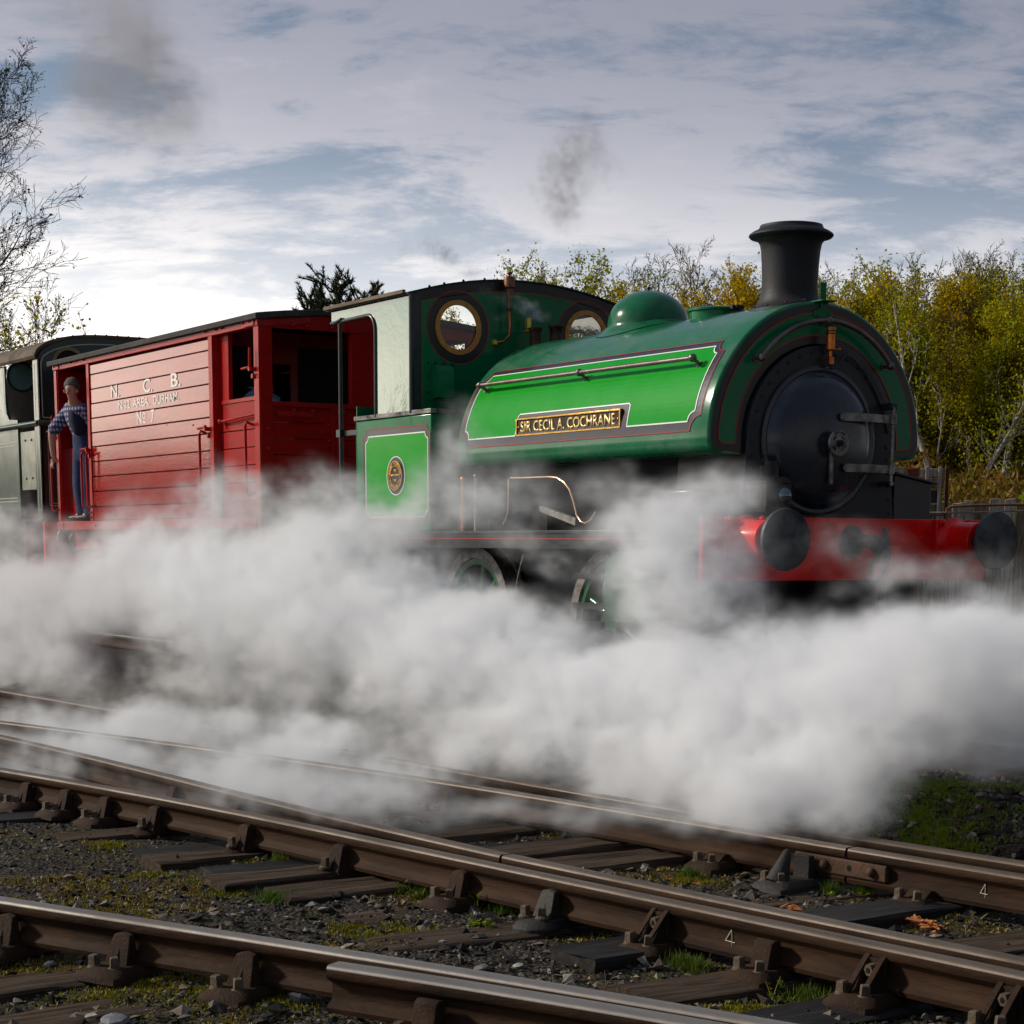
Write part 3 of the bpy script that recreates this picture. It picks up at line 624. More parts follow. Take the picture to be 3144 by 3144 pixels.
# curved handrail on the front
mb = MB(); xr = XF + .075
pr_ = [Vector((xr, .705 * math.cos(a) * 1., ZC + .02 + .735 * math.sin(a))) for a in np.linspace(R(41), R(139), 25)]
mb.tube(pr_, .0155, 10); hr = mb.build('curved_handrail', RLS, LOC, smooth=60)
mb = MB()
for p in (pr_[0], pr_[-1], pr_[12]):
    mb.sphere(p, .026, 12, 8); mb.cyl(p, (XF - .01, p.y, p.z), .012, 10); mb.cyl((XF + .012, p.y, p.z), (XF, p.y, p.z), .024, 12)
mb.build('stanchion', RLS, hr, smooth=50)
# side handrail
mb = MB(); HY, HZ = -.80, 2.172
mb.cyl((-3.70, HY, HZ), (-1.05, HY, HZ), .0155, 10); sh = mb.build('side_handrail', RLS, LOC, smooth=60)
for x_ in (-3.66, -2.34, -1.06):
    mb = MB(); mb.sphere((x_, HY, HZ), .027, 12, 8); p, N = TS(x_, .50); mb.cyl((x_, HY, HZ), p, .012, 10); mb.cyl(p + N * .012, p, .023, 12); mb.build('stanchion', RLS, sh, smooth=50)
# dome, filler, safety valves, chimney
mb = MB(); rr = .29; prof_ = []
for t in np.linspace(0, math.pi / 2, 12): prof_.append((rr * math.sin(t) if t else 0, 2.565 + .235 * math.cos(t)))
seg = 40; vs = []; fs = []
prof_ += [(.292, 2.55)]; fl = [(.300, .035), (.335, .012), (.375, .0)]
for (r_, z_) in prof_:
    for j in range(seg): a = 2 * math.pi * j / seg; vs.append((-2.66 + r_ * math.cos(a), r_ * math.sin(a), z_ - (0 if z_ > 2.56 else (1 - math.cos(0)) * 0)))
for (r_, h_) in fl:
    for j in range(seg):
        a = 2 * math.pi * j / seg; y_ = r_ * math.sin(a); vs.append((-2.66 + r_ * math.cos(a), y_, ZC + math.sqrt(TR * TR - y_ * y_) + h_ + .004))
for i in range(len(prof_) + len(fl) - 1):
    for j in range(seg): j2 = (j + 1) % seg; fs.append((i * seg + j, i * seg + j2, (i + 1) * seg + j2, (i + 1) * seg + j))
mb.add(vs, fs); dome = mb.build('dome', G_TOP, LOC, smooth=50)
mb = MB(); mb.lathe([(0, 2.83), (.012, 2.826), (.016, 2.816), (.008, 2.808), (.008, 2.80), (.022, 2.799), (.022, 2.795)], (-2.66, 0, 0), seg=12); mb.build('dome_knob', BLK, dome)
mb = MB(); mb.lathe([(0, 2.607), (.17, 2.600), (.196, 2.592), (.198, 2.578), (.184, 2.572), (.184, 2.50)], (-1.87, 0, 0), seg=36); fil = mb.build('water_filler', G_DK, LOC, smooth=40)
mb = MB(); mb.box(-1.72, -1.61, -.03, .03, 2.575, 2.60); mb.cyl((-1.64, -.05, 2.59), (-1.64, .05, 2.59), .014); mb.build('hinge', CHB, fil)
mb = MB(); mb.cyl((-2.13, .0, 2.53), (-2.13, .0, 2.625), .007); mb.build('vent_pipe', COP, LOC)
for i, (x_, y_, r_, zt) in enumerate(((-4.02, .10, .062, 2.69), (-4.07, -.06, .052, 2.665))):
    mb = MB(); mb.lathe([(0, zt - .02), (r_ * .7, zt - .02), (r_ * .75, zt), (r_ * 1.02, zt), (r_ * 1.05, zt - .015), (r_ * .84, zt - .03), (r_ * .80, zt - .13), (r_ * .95, zt - .14), (r_ * .95, zt - .3)], (x_, y_, 0), seg=24)
    mb.build('safety_valve', mat('valve_brown', (.055, .028, .020), .5, var=.3, nscale=20, dirt=(.16, .07, .035), dirt_amt=.4, dirt_scale=20, metal=.3), LOC, smooth=45)
CX = -1.10; mb = MB()
pc = [(.170, 2.96), (.178, 3.035), (.184, 3.043), (.200, 3.040), (.204, 3.028), (.212, 3.015), (.245, 3.000), (.268, 2.985), (.272, 2.974), (.262, 2.963), (.238, 2.957), (.215, 2.948), (.199, 2.925), (.190, 2.88), (.184, 2.80), (.180, 2.70), (.181, 2.64), (.186, 2.60)]
seg = 48; vs = []; fs = []
for (r_, z_) in pc:
    for j in range(seg): a = 2 * math.pi * j / seg; vs.append((CX + r_ * math.cos(a), r_ * math.sin(a), z_))
for (r_, h_) in ((.196, .045), (.222, .018), (.258, .010), (.262, .0)):
    for j in range(seg): a = 2 * math.pi * j / seg; y_ = r_ * math.sin(a); vs.append((CX + r_ * math.cos(a), y_, ZC + math.sqrt(TR * TR - y_ * y_) + h_))
for i in range(len(pc) + 3):
    for j in range(seg): j2 = (j + 1) % seg; fs.append((i * seg + j, i * seg + j2, (i + 1) * seg + j2, (i + 1) * seg + j))
mb.add(vs, fs); ch = mb.build('chimney', CHB, LOC, smooth=40)
mb = MB()
for j in range(12):
    a = 2 * math.pi * (j + .5) / 12; y_ = .243 * math.sin(a); mb.sphere((CX + .243 * math.cos(a), y_, ZC + math.sqrt(TR * TR - y_ * y_) + .014), .009, 8, 5)
mb.build('chimney_rivets', CHB, ch)
# lamp iron bracket on the tank top edge
mb = MB(); mb.box(XF + .004, XF + .010, -.022, .028, 2.53, 2.655); mb.box(XF - .05, XF + .075, -.06, .06, 2.533, 2.541); mb.prism([(-.07, 2.44), (.08, 2.44), (.08, 2.475), (.03, 2.50), (.02, 2.534), (-.01, 2.534), (-.02, 2.50), (-.07, 2.475)], XF + .002, XF + .012, 'X')
lb = mb.build('lamp_bracket', G_DK, LOC, bevel=.002)
mb = MB()
for y_ in (-.045, .055): mb.sphere((XF + .014, y_, 2.457), .010, 8, 5)
mb.build('bracket_bolts', G_DK, lb)
# lubricator
mb = MB(); lx, ly = XF + .085, .01
mb.lathe([(0, 2.375), (.030, 2.375), (.033, 2.368), (.033, 2.355), (.028, 2.350), (.032, 2.342), (.032, 2.336), (.026, 2.33)], (lx, ly, 0), seg=20); lu = mb.build('lubricator', COP, LOC, smooth=40)
mb = MB(); mb.lathe([(.028, 2.33), (.029, 2.238), (.012, 2.225), (.011, 2.195), (.016, 2.192)], (lx, ly, 0), seg=20); mb.build('lubricator_glass', mat('amber_brass', (.55, .17, .03), .25, metal=.7, var=.2, nscale=40), lu, smooth=40)
mb = MB(); mb.box(lx - .018, lx + .018, ly - .020, ly + .020, 2.145, 2.192); mb.box(lx - .045, lx, ly - .008, ly + .008, 2.26, 2.28); mb.build('lubricator_valve', COP, lu, bevel=.003)
mb = MB(); mb.cyl((lx, ly + .03, 2.24), (lx, ly + .07, 2.242), .006); mb.sphere((lx, ly + .072, 2.242), .014, 8, 6); mb.build('lubricator_tap', COP, lu)
mb = MB(); mb.tube([(lx, ly, 2.145), (lx, ly + .015, 2.125), (lx, ly + .06, 2.128), (lx - .01, ly + .10, 2.17), (lx - .02, ly + .15, 2.215), (lx - .03, ly + .22, 2.195), (lx - .035, ly + .32, 2.12), (lx - .04, ly + .42, 2.01), (lx - .04, ly + .50, 1.88), (lx - .04, ly + .55, 1.74)], .006, 8); mb.build('oil_pipe', BLK, lu, smooth=60)
# --- smokebox
XS = -.745
mb = MB(); zc_ = 1.665; ro = .600
pl_ = [(-.640, 1.19), (-.612, 1.45), (-ro, zc_)] + [(-ro * math.cos(a), zc_ + ro * math.sin(a)) for a in np.linspace(.05, math.pi - .05, 40)] + [(ro, zc_), (.612, 1.45), (.640, 1.19)]
mb.prism(pl_, -1.45, XS, 'X'); sbx = mb.build('smokebox', SBK, LOC, smooth=40, bevel=.004)
rv0 = MB(); rv0.sphere((0, 0, 0), .0125, 8, 5, (.6, 1, 1)); rvme = rv0.mesh('rivet'); rvme.materials.append(SBK); rvme.polygons.foreach_set('use_smooth', [True] * len(rvme.polygons))
def rivet(parent, p, me=rvme):
    o = bpy.data.objects.new('rivet', me); COL.objects.link(o); o.parent = parent; o.location = p; return o
for a in np.linspace(-.03, math.pi + .03, 19): rivet(sbx, (XS + .002, .558 * math.cos(a), zc_ + .558 * math.sin(a)))
for i in range(5):
    t_ = (i + .6) / 5
    for s_ in (-1, 1): rivet(sbx, (XS + .002, s_ * (.560 + .042 * t_), zc_ - .04 - .43 * t_))
DC = (XS, -.028, 1.672); mb = MB()
mb.lathe([(.468, 0), (.468, .014), (.452, .018), (.436, .018), (.428, .014), (.420, .020), (.405, .042), (.375, .066), (.34, .080), (.26, .100), (.15, .115), (.06, .121), (0, .122)], DC, 'X', 72)
door = mb.build('smokebox_door', mat('door_black', (.009, .014, .026), .26, var=.12, nscale=4, coat=1., coat_rough=.20, dirt=(.03, .032, .04), dirt_amt=.35, dirt_scale=2.5, bump=.05, bscale=50), LOC, smooth=60)
for zz, y0 in ((1.822, .06), (1.505, .10)):
    mb = MB(); mb.box(XS + .122, XS + .134, y0, .30, zz - .026, zz + .026); mb.prism([(y0, zz - .026), (y0 - .014, zz - .016), (y0 - .020, zz), (y0 - .014, zz + .016), (y0, zz + .026)], XS + .122, XS + .134, 'X')
    M2 = Matrix.Identity(4); mb.add([(XS + .122, .30, zz - .026), (XS + .134, .30, zz - .026), (XS + .134, .30, zz + .026), (XS + .122, .30, zz + .026), (XS + .075, .52, zz - .026), (XS + .087, .52, zz - .026), (XS + .087, .52, zz + .026), (XS + .075, .52, zz + .026)], [(0, 1, 5, 4), (1, 2, 6, 5), (2, 3, 7, 6), (3, 0, 4, 7), (4, 5, 6, 7)])
    mb.cyl((XS + .09, .525, zz - .032), (XS + .09, .525, zz + .032), .022, 14); mb.build('hinge_strap', STL, LOC, bevel=.002)
mb = MB(); mb.cyl((XS + .09, .525, 1.42), (XS + .09, .525, 1.90), .012, 12); mb.sphere((XS + .09, .525, 1.41), .018, 10, 6); mb.build('hinge_rod', STL, LOC)
mb = MB(); mb.box(XS, XS + .10, .50, .55, 1.885, 1.925); mb.box(XS, XS + .10, .50, .55, 1.40, 1.43); mb.build('hinge_lug', SBK, LOC, bevel=.003)
HW = Vector((XS + .180, -.010, 1.652)); mb = MB(); mb.cyl((XS + .10, HW.y, HW.z), (HW.x + .03, HW.y, HW.z), .022, 14); mb.lathe([(.058, XS + .10), (.056, XS + .135), (.03, XS + .145)], (0, HW.y, HW.z), 'X', 24); mb.build('dart_boss', SBK, LOC, smooth=50)
mb = MB(); mb.tube([HW + Vector((0, .075 * math.cos(a), .075 * math.sin(a))) for a in np.linspace(0, 2 * math.pi, 36, endpoint=False)], .0105, 10, closed=True)
whl = mb.build('handwheel', STL, LOC, smooth=60)
mb = MB()
nsp = 40
def web(): 
    vs = []; fs = []
    return
ring(mb, (0, HW.y, HW.z), .020, .040, HW.x - .006, HW.x + .004, 'X', 24); ring(mb, (0, HW.y, HW.z), .054, .072, HW.x - .005, HW.x + .003, 'X', 32)
for q in range(4):
    a = math.pi / 2 * q; 
    for da in np.linspace(-.32, .32, 5): mb.tube([HW + Vector((0, .03 * math.cos(a + da), .03 * math.sin(a + da))), HW + Vector((0, .07 * math.cos(a + da), .07 * math.sin(a + da)))], .0055, 5)
mb.build('wheel_web', STL, whl)
mb = MB(); mb.lathe([(0, HW.x + .050), (.010, HW.x + .048), (.012, HW.x + .03), (.018, HW.x + .028), (.020, HW.x + .004)], (0, HW.y, HW.z), 'X', 16); mb.build('wheel_nut', SBK, whl)
mb = MB(); mb.cyl((HW.x - .05, HW.y - .012, HW.z - .02), (HW.x - .05, HW.y - .012, 1.40), .012, 10); mb.box(HW.x - .06, HW.x - .045, HW.y - .026, HW.y + .004, 1.40, 1.60); mb.build('locking_handle', STL, LOC, bevel=.002)
# --- frame, footplate, valance, buffer beam
mb = MB(); mb.box(-6.32, -.44, -1.05, 1.05, 1.085, 1.108); fp = mb.build('footplate', BLK, LOC, bevel=.003)
mb = MB()
for s_ in (-1, 1): mb.box(-6.30, -.45, s_ * 1.035 - .008, s_ * 1.035 + .008, .985, 1.085)
mb.build('valance', BLK, LOC)
mb = MB(); mb.add([(-6.28, -1.0445, 1.050), (-.47, -1.0445, 1.050), (-.47, -1.0445, 1.056), (-6.28, -1.0445, 1.056)], [(0, 1, 2, 3)]); mb.build('valance_lining', RLN, LOC, raw=True)
mb = MB(); mb.box(-6.29, -.50, -.62, -.59, .42, 1.08); mb.box(-6.29, -.50, .59, .62, .42, 1.08); mb.build('frame', BLK, LOC)
mb = MB(); mb.box(-.470, -.430, -1.17, 1.17, .800, 1.186); bbm = mb.build('buffer_beam', RED, LOC, bevel=.004)
mb = MB(); mb.box(-6.36, -6.32, -1.15, 1.15, .80, 1.17); mb.build('rear_buffer_beam', RED, LOC, bevel=.004)
for y_, z_ in ((.33, 1.06), (.45, 1.04), (.55, .95), (.60, 1.07), (-.3, 1.05), (-.45, 1.06), (-.3, .88), (.38, .90), (-.6, 1.12), (.66, 1.12)):
    o = MB(); o.cyl((-.430, y_, z_), (-.412, y_, z_), .016, 6); o.build('beam_bolt', RED, bbm)
def buffer(y_, x0, d, label=None):
    mb = MB(); mb.box(*sorted((x0, x0 + d * .028)), y_ - .155, y_ + .155, .90, 1.182)
    hb = mb.build('buffer_housing', RED, LOC, bevel=.006)
    mb = MB(); mb.lathe([(.150, d * .028), (.128, d * .05), (.118, d * .10), (.116, d * .255), (.108, d * .262), (.07, d * .262)], (x0, y_, 1.05), 'X', 36); mb.build('buffer_barrel', RED, hb, smooth=40)
    mb = MB(); mb.lathe([(.075, d * .25), (.075, d * .37)], (x0, y_, 1.05), 'X', 24); mb.build('buffer_ram', BLK, hb)
    mb = MB(); mb.lathe([(.0, d * .34), (.10, d * .345), (.165, d * .372), (.181, d * .385), (.1845, d * .398), (.181, d * .411), (.14, d * .424), (.07, d * .430), (0, d * .431)], (x0, y_, 1.05), 'X', 56); mb.build('buffer_head', BUF, hb, smooth=50)
    for a, b in ((-.122, .118), (.122, .118), (-.122, -.125), (.122, -.125)):
        m2 = MB(); m2.sphere((x0 + d * .03, y_ + a, 1.05 + b), .024, 10, 6); m2.build('housing_bolt', RED, hb)
    return hb
buffer(-.8636, -.430, 1); buffer(.8636, -.430, 1); buffer(-.8636, -6.36, -1); buffer(.8636, -6.36, -1)
# drawhook and coupling
mb = MB(); pth = [(-.43, 0, 1.04), (-.30, 0, 1.045), (-.20, 0, 1.03), (-.145, 0, 1.0), (-.13, 0, .955), (-.16, 0, .92)]
mb.tube(pth, [.04, .04, .05, .05, .042, .03], 12); mb.tube([(-.14, 0, 1.0), (-.115, 0, 1.06), (-.125, 0, 1.125)], [.04, .03, .010], 10); mb.cyl((-.43, 0, 1.04), (-.41, 0, 1.04), .10, 20)
hk = mb.build('coupling_hook', BUF, LOC, smooth=50)
mb = MB()
mb.tube([Vector((-.16 + .05 * math.sin(a), .055 * math.cos(a), .90 + .11 * math.sin(a) * 1.0)) for a in np.linspace(0, 2 * math.pi, 20, endpoint=False)], .015, 8, closed=True)
mb.tube([Vector((-.15 + .02 * math.sin(a), .03 * math.cos(a), .70 + .11 * math.sin(a))) for a in np.linspace(0, 2 * math.pi, 20, endpoint=False)], .015, 8, closed=True); mb.build('coupling_chain', BLK, hk, smooth=60)
# sand box on the far side of the smokebox, steps and toolbox on the near side
mb = MB(); mb.prism([(.66, 1.108), (.66, 1.478), (.99, 1.425), (.99, 1.108)], -1.25, XS - .02, 'X'); sb_ = mb.build('sand_box', BLK, LOC, bevel=.004)
mb = MB(); mb.add([(XS + .01, .645, 1.480), (XS + .01, 1.02, 1.420), (-1.28, 1.02, 1.420), (-1.28, .645, 1.480), (XS + .01, .645, 1.496), (XS + .01, 1.02, 1.436), (-1.28, 1.02, 1.436), (-1.28, .645, 1.496)], [(0, 1, 5, 4), (1, 2, 6, 5), (2, 3, 7, 6), (3, 0, 4, 7), (4, 5, 6, 7), (0, 3, 2, 1)]); mb.build('sand_box_lid', BLK, sb_, bevel=.003)
mb = MB(); mb.box(-1.25, -.80, -.98, -.68, 1.108, 1.36); mb.build('tool_box', BLK, LOC, bevel=.02)
# boiler, cylinder, wheels, rods, pipes
mb = MB(); mb.cyl((-4.3, 0, 1.62), (-.9, 0, 1.62), .53, 36); mb.box(-4.2, -3.2, -.5, .5, .8, 1.6); mb.build('boiler', DKI, LOC)
mb = MB(); mb.prism([(-1.62, .52), (-1.62, .90), (-1.52, .97), (-1.12, .985), (-1.02, .90), (-1.02, .52)], -1.06, -.64, 'Y'); mb.cyl((-1.68, -.85, .70), (-.96, -.85, .70), .19, 28); mb.build('cylinder_casing', mat('casing_green', (.02, .10, .05), .4, coat=.6, dirt=(.05, .05, .05), dirt_amt=.4), LOC, smooth=40)
mb = MB(); mb.box(-2.3, -1.62, -.87, -.83, .78, .82); mb.box(-2.3, -1.62, -.87, -.83, .58, .62); mb.build('slide_bars', SBK, LOC)
WG = mat('wheel_green', (.010, .13, .045), .35, coat=.7, dirt=(.03, .03, .025), dirt_amt=.5, dirt_scale=5)
wheel_par = None
for wx in (-3.76, -1.95):
    for s_ in (-1, 1):
        yo = s_ * .725; mb = MB(); ring(mb, (wx, yo, .495), .415, .495, -.062, .062, 'Y', 48); ring(mb, (wx, yo, .495), .44, .52, *sorted((-s_ * .062, -s_ * .085)), 'Y', 48)
        tyre = mb.build('driving_wheel', STL, LOC, smooth=40)
        mb = MB(); ring(mb, (wx, yo, .495), .365, .414, -.045, .045, 'Y', 48); mb.build('wheel_rim', WG, tyre, smooth=40)
        mb = MB(); mb.cyl((wx, yo - .07, .495), (wx, yo + .07, .495), .10, 24); mb.build('wheel_hub', WG, tyre, smooth=40)
        for q in range(10):
            a = 2 * math.pi * q / 10 + .2; mb = MB(); mb.tube([(wx + .08 * math.cos(a), yo, .495 + .08 * math.sin(a)), (wx + .38 * math.cos(a), yo, .495 + .38 * math.sin(a))], [.034, .024], 8); mb.build('spoke', WG, tyre, smooth=60)
mb = MB(); mb.box(-3.80, -1.9, -.875, -.845, .36, .43); mb.cyl((-3.76, -.90, .395), (-3.76, -.79, .395), .06); mb.cyl((-1.95, -.90, .395), (-1.95, -.79, .395), .06); mb.build('coupling_rod', STL, LOC)
mb = MB(); mb.box(-2.75, -1.85, -.93, -.90, .45, .50); mb.build('connecting_rod', SBK, LOC)
mb = MB(); mb.tube([(-2.90, -1.0, 1.475), (-2.72, -1.0, 1.472), (-2.40, -1.0, 1.47), (-2.30, -1.0, 1.462), (-2.21, -1.0, 1.43), (-2.14, -1.0, 1.38), (-2.09, -1.0, 1.30), (-2.05, -1.0, 1.21), (-2.00, -1.0, 1.165), (-1.94, -1.0, 1.155), (-1.88, -1.0, 1.175), (-1.82, -1.0, 1.23)], .009, 8); mb.build('copper_pipe', CPB, LOC, smooth=60)
mb = MB(); mb.tube([(-2.93, -1.0, 1.47), (-2.93, -1.0, 1.32), (-2.94, -1.0, 1.22), (-3.0, -1.0, 1.15)], .007, 8); mb.build('copper_pipe', CPB, LOC, smooth=60)
mb = MB(); mb.prism([(-2.55, 1.24), (-2.55, 1.28), (-2.10, 1.19), (-2.10, 1.14)], -.98, -.95, 'Y'); mb.build('reversing_rod', STL, LOC)
mb = MB(); mb.tube([(-2.72, -1.0, .94), (-2.78, -1.0, .82), (-2.83, -1.0, .68)], .008, 8); mb.build('drain_rod', STL, LOC, smooth=60)
mb = MB(); mb.box(-5.02, -4.82, -1.08, -.98, .80, .815); mb.box(-5.02, -4.82, -1.08, -.98, .55, .565); mb.box(-5.0, -4.99, -1.0, -.985, .5, 1.0); mb.box(-4.85, -4.84, -1.0, -.985, .5, 1.0); mb.build('cab_step', STL, LOC)
# injector clutter ahead of the cab
for i, (x_, y_, z_, r_, h_) in enumerate(((-3.92, -.80, 1.11, .035, .26), (-3.80, -.86, 1.11, .022, .38), (-3.72, -.74, 1.11, .045, .18), (-3.62, -.86, 1.11, .014, .40))):
    mb = MB(); mb.cyl((x_, y_, z_), (x_, y_, z_ + h_), r_, 12); mb.sphere((x_, y_, z_ + h_), r_ * 1.4, 10, 6); mb.build('injector_valve', (STL, COP, SBK, STL)[i], LOC, smooth=50)
# --- cab
XW, YC = -4.35, 1.005
def roofz(y): return 3.035 - .150 * (y / YC) ** 2
mb = MB(); yy = np.linspace(-YC, YC, 25)
outl = [(-YC, 1.108), (YC, 1.108)] + [(y, roofz(y)) for y in yy[::-1]]
WY, WZ, WR_ = .594, 2.659, .170
# front sheet with two round window openings, built as a bmesh with bridged holes
def sheet_with_holes(outline, holes, x0, x1, nseg=40):
    bm = bmesh.new(); loops = []
    def loop(pts): vs = [bm.verts.new((x0, y, z)) for y, z in pts]; return [bm.edges.new((vs[i], vs[(i + 1) % len(vs)])) for i in range(len(vs))]
    es = loop(outline)
    for (cy_, cz_, r_) in holes: es += loop([(cy_ + r_ * math.cos(2 * math.pi * i / nseg), cz_ + r_ * math.sin(2 * math.pi * i / nseg)) for i in range(nseg)])
    bmesh.ops.triangle_fill(bm, use_beauty=True, use_dissolve=False, edges=es)
    r_ = bmesh.ops.extrude_face_region(bm, geom=list(bm.faces)); 
    for e in r_['geom']:
        if isinstance(e, bmesh.types.BMVert): e.co.x = x1
    bmesh.ops.recalc_face_normals(bm, faces=bm.faces); me = bpy.data.meshes.new('sheet'); bm.to_mesh(me); bm.free(); return me
cf = link('cab_front', sheet_with_holes(outl, [(-WY, WZ, WR_), (WY, WZ, WR_)], XW - .008, XW), LOC, G_DK, 30)
link('cab_rear', sheet_with_holes([(-YC, 1.108), (YC, 1.108), (YC, 2.1), (-YC, 2.1)], [], -5.27, -5.262), LOC, G_DK, 30)
for s_ in (-1, 1):
    mb = MB(); ring(mb, (0, s_ * WY, WZ), WR_, .272, XW + .0008, XW + .003, 'X', 56); wb = mb.build('window_surround', BLK, cf, smooth=30)
    mb = MB(); ring(mb, (0, s_ * WY, WZ), .270, .276, XW + .003, XW + .0042, 'X', 56); mb.build('window_lining', RLN, cf, smooth=30)
    mb = MB(); ring(mb, (0, s_ * WY, WZ), WR_ - .004, .205, XW + .003, XW + .016, 'X', 56); mb.build('window_ring', BRP, cf, smooth=30)
    mb = MB(); mb.lathe([(0, XW - .004), (WR_, XW - .004)], (0, s_ * WY, WZ), 'X', 48); mb.build('window_glass', GLS, cf, raw=True)
# roof edge band + lining on the cab front
mb = MB(); strip_between(mb, [(y, roofz(y) - .001) for y in yy], [(y, roofz(y) - .072) for y in yy], XW + .0012); mb.add([(XW + .0012, -YC + .001, 2.0), (XW + .0012, -YC + .085, 2.0), (XW + .0012, -YC + .085, roofz(YC) - .01), (XW + .0012, -YC + .001, roofz(YC) - .02)], [(0, 1, 2, 3)]); mb.build('front_border', BLK, cf, raw=True)
mb = MB(); pth = [Vector((XW, y, roofz(y) - .080)) for y in np.linspace(-YC + .09, YC - .09, 20)]; ribbon(mb, pth, [Vector((1, 0, 0))] * 20, .005, .003)
pth = [Vector((XW, -YC + .090, z)) for z in (2.05, 2.4, roofz(YC) - .06)]; ribbon(mb, pth, [Vector((1, 0, 0))] * 3, .005, .003); mb.build('front_red_lining', RLN, cf, raw=True)
# roof
mb = MB(); n = len(yy) + 4; ys = np.linspace(-YC - .03, YC + .03, 27); vs = []
for x_ in (-5.74, XW + .015):
    vs += [(x_, y, roofz(y) + .016) for y in ys] + [(x_, y, roofz(y) + .002) for y in ys[::-1]]
nn = 54; mb.add(vs, [(i, (i + 1) % nn, nn + (i + 1) % nn, nn + i) for i in range(nn)] + [tuple(range(nn)), tuple(range(2 * nn - 1, nn - 1, -1))])
rf = mb.build('cab_roof', CHB, LOC, smooth=40)
mb = MB(); mb.box(-5.74, XW - .03, -YC - .055, -YC - .028, roofz(YC) + .002, roofz(YC) + .030); mb.build('rain_strip', mat('old_timber_strip', (.20, .15, .10), .8, var=.35, nscale=12, bump=.5, bscale=50, stretch=(.3, 1, 1), dirt=(.06, .045, .035), dirt_amt=.6), rf, bevel=.003)
for y in (-.85, -.72, -.55, -.36, .2, .45, .7): rivet(rf, (XW + .012, y, roofz(y) + .018), rvme)
# side sheets
def side(sgn):
    y0, y1 = sgn * YC, sgn * (YC - .008); mb = MB(); zt = roofz(YC)
    opx0, opx1, opz1, cr = -5.56, -4.93, 2.79, .13
    a = [(XW, 2.0), (XW, zt), (-5.70, zt), (-5.70, opz1 + .03), (opx0, opz1)]
    a = [(XW, 2.0), (XW, zt), (-5.70, zt), (-5.70, opz1)] + [(opx1 - cr + cr * math.sin(t), opz1 - cr + cr * math.cos(t)) for t in np.linspace(0, math.pi / 2, 9)] + [(opx1, 2.0)]
    mb.prism(a, y0, y1, 'Y'); s1 = mb.build('cab_side', mat('polished_green', (.010, .12, .055), .12, var=.06, nscale=2, coat=1.33, coat_rough=.02, coat_ior=1.95, bump=.3, bscale=2.4), LOC, smooth=20)
    mb = MB(); bead = [Vector((-5.70, y0, opz1 - .006))] + [Vector((opx1 - cr + cr * math.sin(t), y0, opz1 - cr + cr * math.cos(t))) for t in np.linspace(0, math.pi / 2, 9)] + [Vector((opx1, y0, 2.0))]
    mb.tube(bead, .016, 8); mb.build('opening_beading', BLK, s1, smooth=60)
    mb = MB(); mb.box(XW - .004, XW + .012, *sorted((sgn * (YC - .075), sgn * (YC + .004))), 2.0, zt); 
    mb.tube([(XW + .004, sgn * (YC), 2.0), (XW + .004, sgn * (YC), zt)], .020, 10); mb.build('corner_angle', mat('angle_black', (.014, .016, .024), .32, var=.2, coat=.5, bump=.25, bscale=12, dirt=(.05, .055, .07), dirt_amt=.4), s1, smooth=40)
    # lower side: bunker / side sheet
    mb = MB(); mb.box(-5.29, -4.04, *sorted((sgn * YC, sgn * (YC - .19))), 1.108, 1.985); b2 = mb.build('side_tank', G_DK, LOC, bevel=.012)
    yb = sgn * (YC + .0015); N = Vector((0, sgn, 0)); A_ = lambda pts: [Vector((p[0], yb, p[1])) for p in pts]
    x0_, x1_, z0_, z1_ = -5.15, -4.055, 1.165, 1.905
    mb = MB(); pp = [p for p in cc_path(x0_, x1_, z0_, z1_, .055)[:-1]]; mb.add([Vector((p[0], yb, p[1])) for p in pp], [tuple(range(len(pp)))]); mb.build('lining_border', LBK, b2, raw=True)
    mb = MB(); pp = cc_path(-5.105, -4.085, 1.218, 1.850, .045)[:-1]; mb.add([Vector((p[0], yb + sgn * .0015, p[1])) for p in pp], [tuple(range(len(pp)))]); mb.build('side_panel', G_BR, b2, raw=True)
    mb = MB(); ribbon(mb, A_(cc_path(-5.105, -4.085, 1.218, 1.850, .045)), [N] * 33, .009, .003); mb.build('white_lining', WLN, b2, raw=True)
    mb = MB(); ribbon(mb, A_(cc_path(x0_, x1_, z0_, z1_, .055)), [N] * 33, .005, .003); mb.build('red_lining', RLN, b2, raw=True)
    mb = MB(); mb.box(-5.30, -4.03, *sorted((sgn * (YC - .20), sgn * (YC + .010))), 1.985, 2.020); mb.build('tank_top_strip', mat('chipped_steel_strip', (.22, .21, .20), .4, metal=.4, var=.4, nscale=15, dirt=(.02, .02, .022), dirt_amt=1., dirt_scale=14, stretch=(.5, 1, 1)), b2, bevel=.003)
    mb = MB(); mb.cyl((-5.56, sgn * (YC - .005), 1.11), (-5.56, sgn * (YC - .005), 2.80), .0165, 12); mb.box(-5.60, -5.30, *sorted((sgn * (YC - .02), sgn * (YC - .012))), 1.88, 1.92); mb.box(-5.60, -5.53, *sorted((sgn * (YC - .03), sgn * (YC + .02))), 1.87, 1.93); mb.build('cab_pillar', BLK, LOC, smooth=50)
    return s1, b2
cs1, bk1 = side(-1); side(1)
mb = MB(); mb.cyl((-5.64, -YC - .01, 2.775), (-5.50, -YC - .01, 2.80), .015, 8); mb.build('canopy_bar', BLK, LOC)
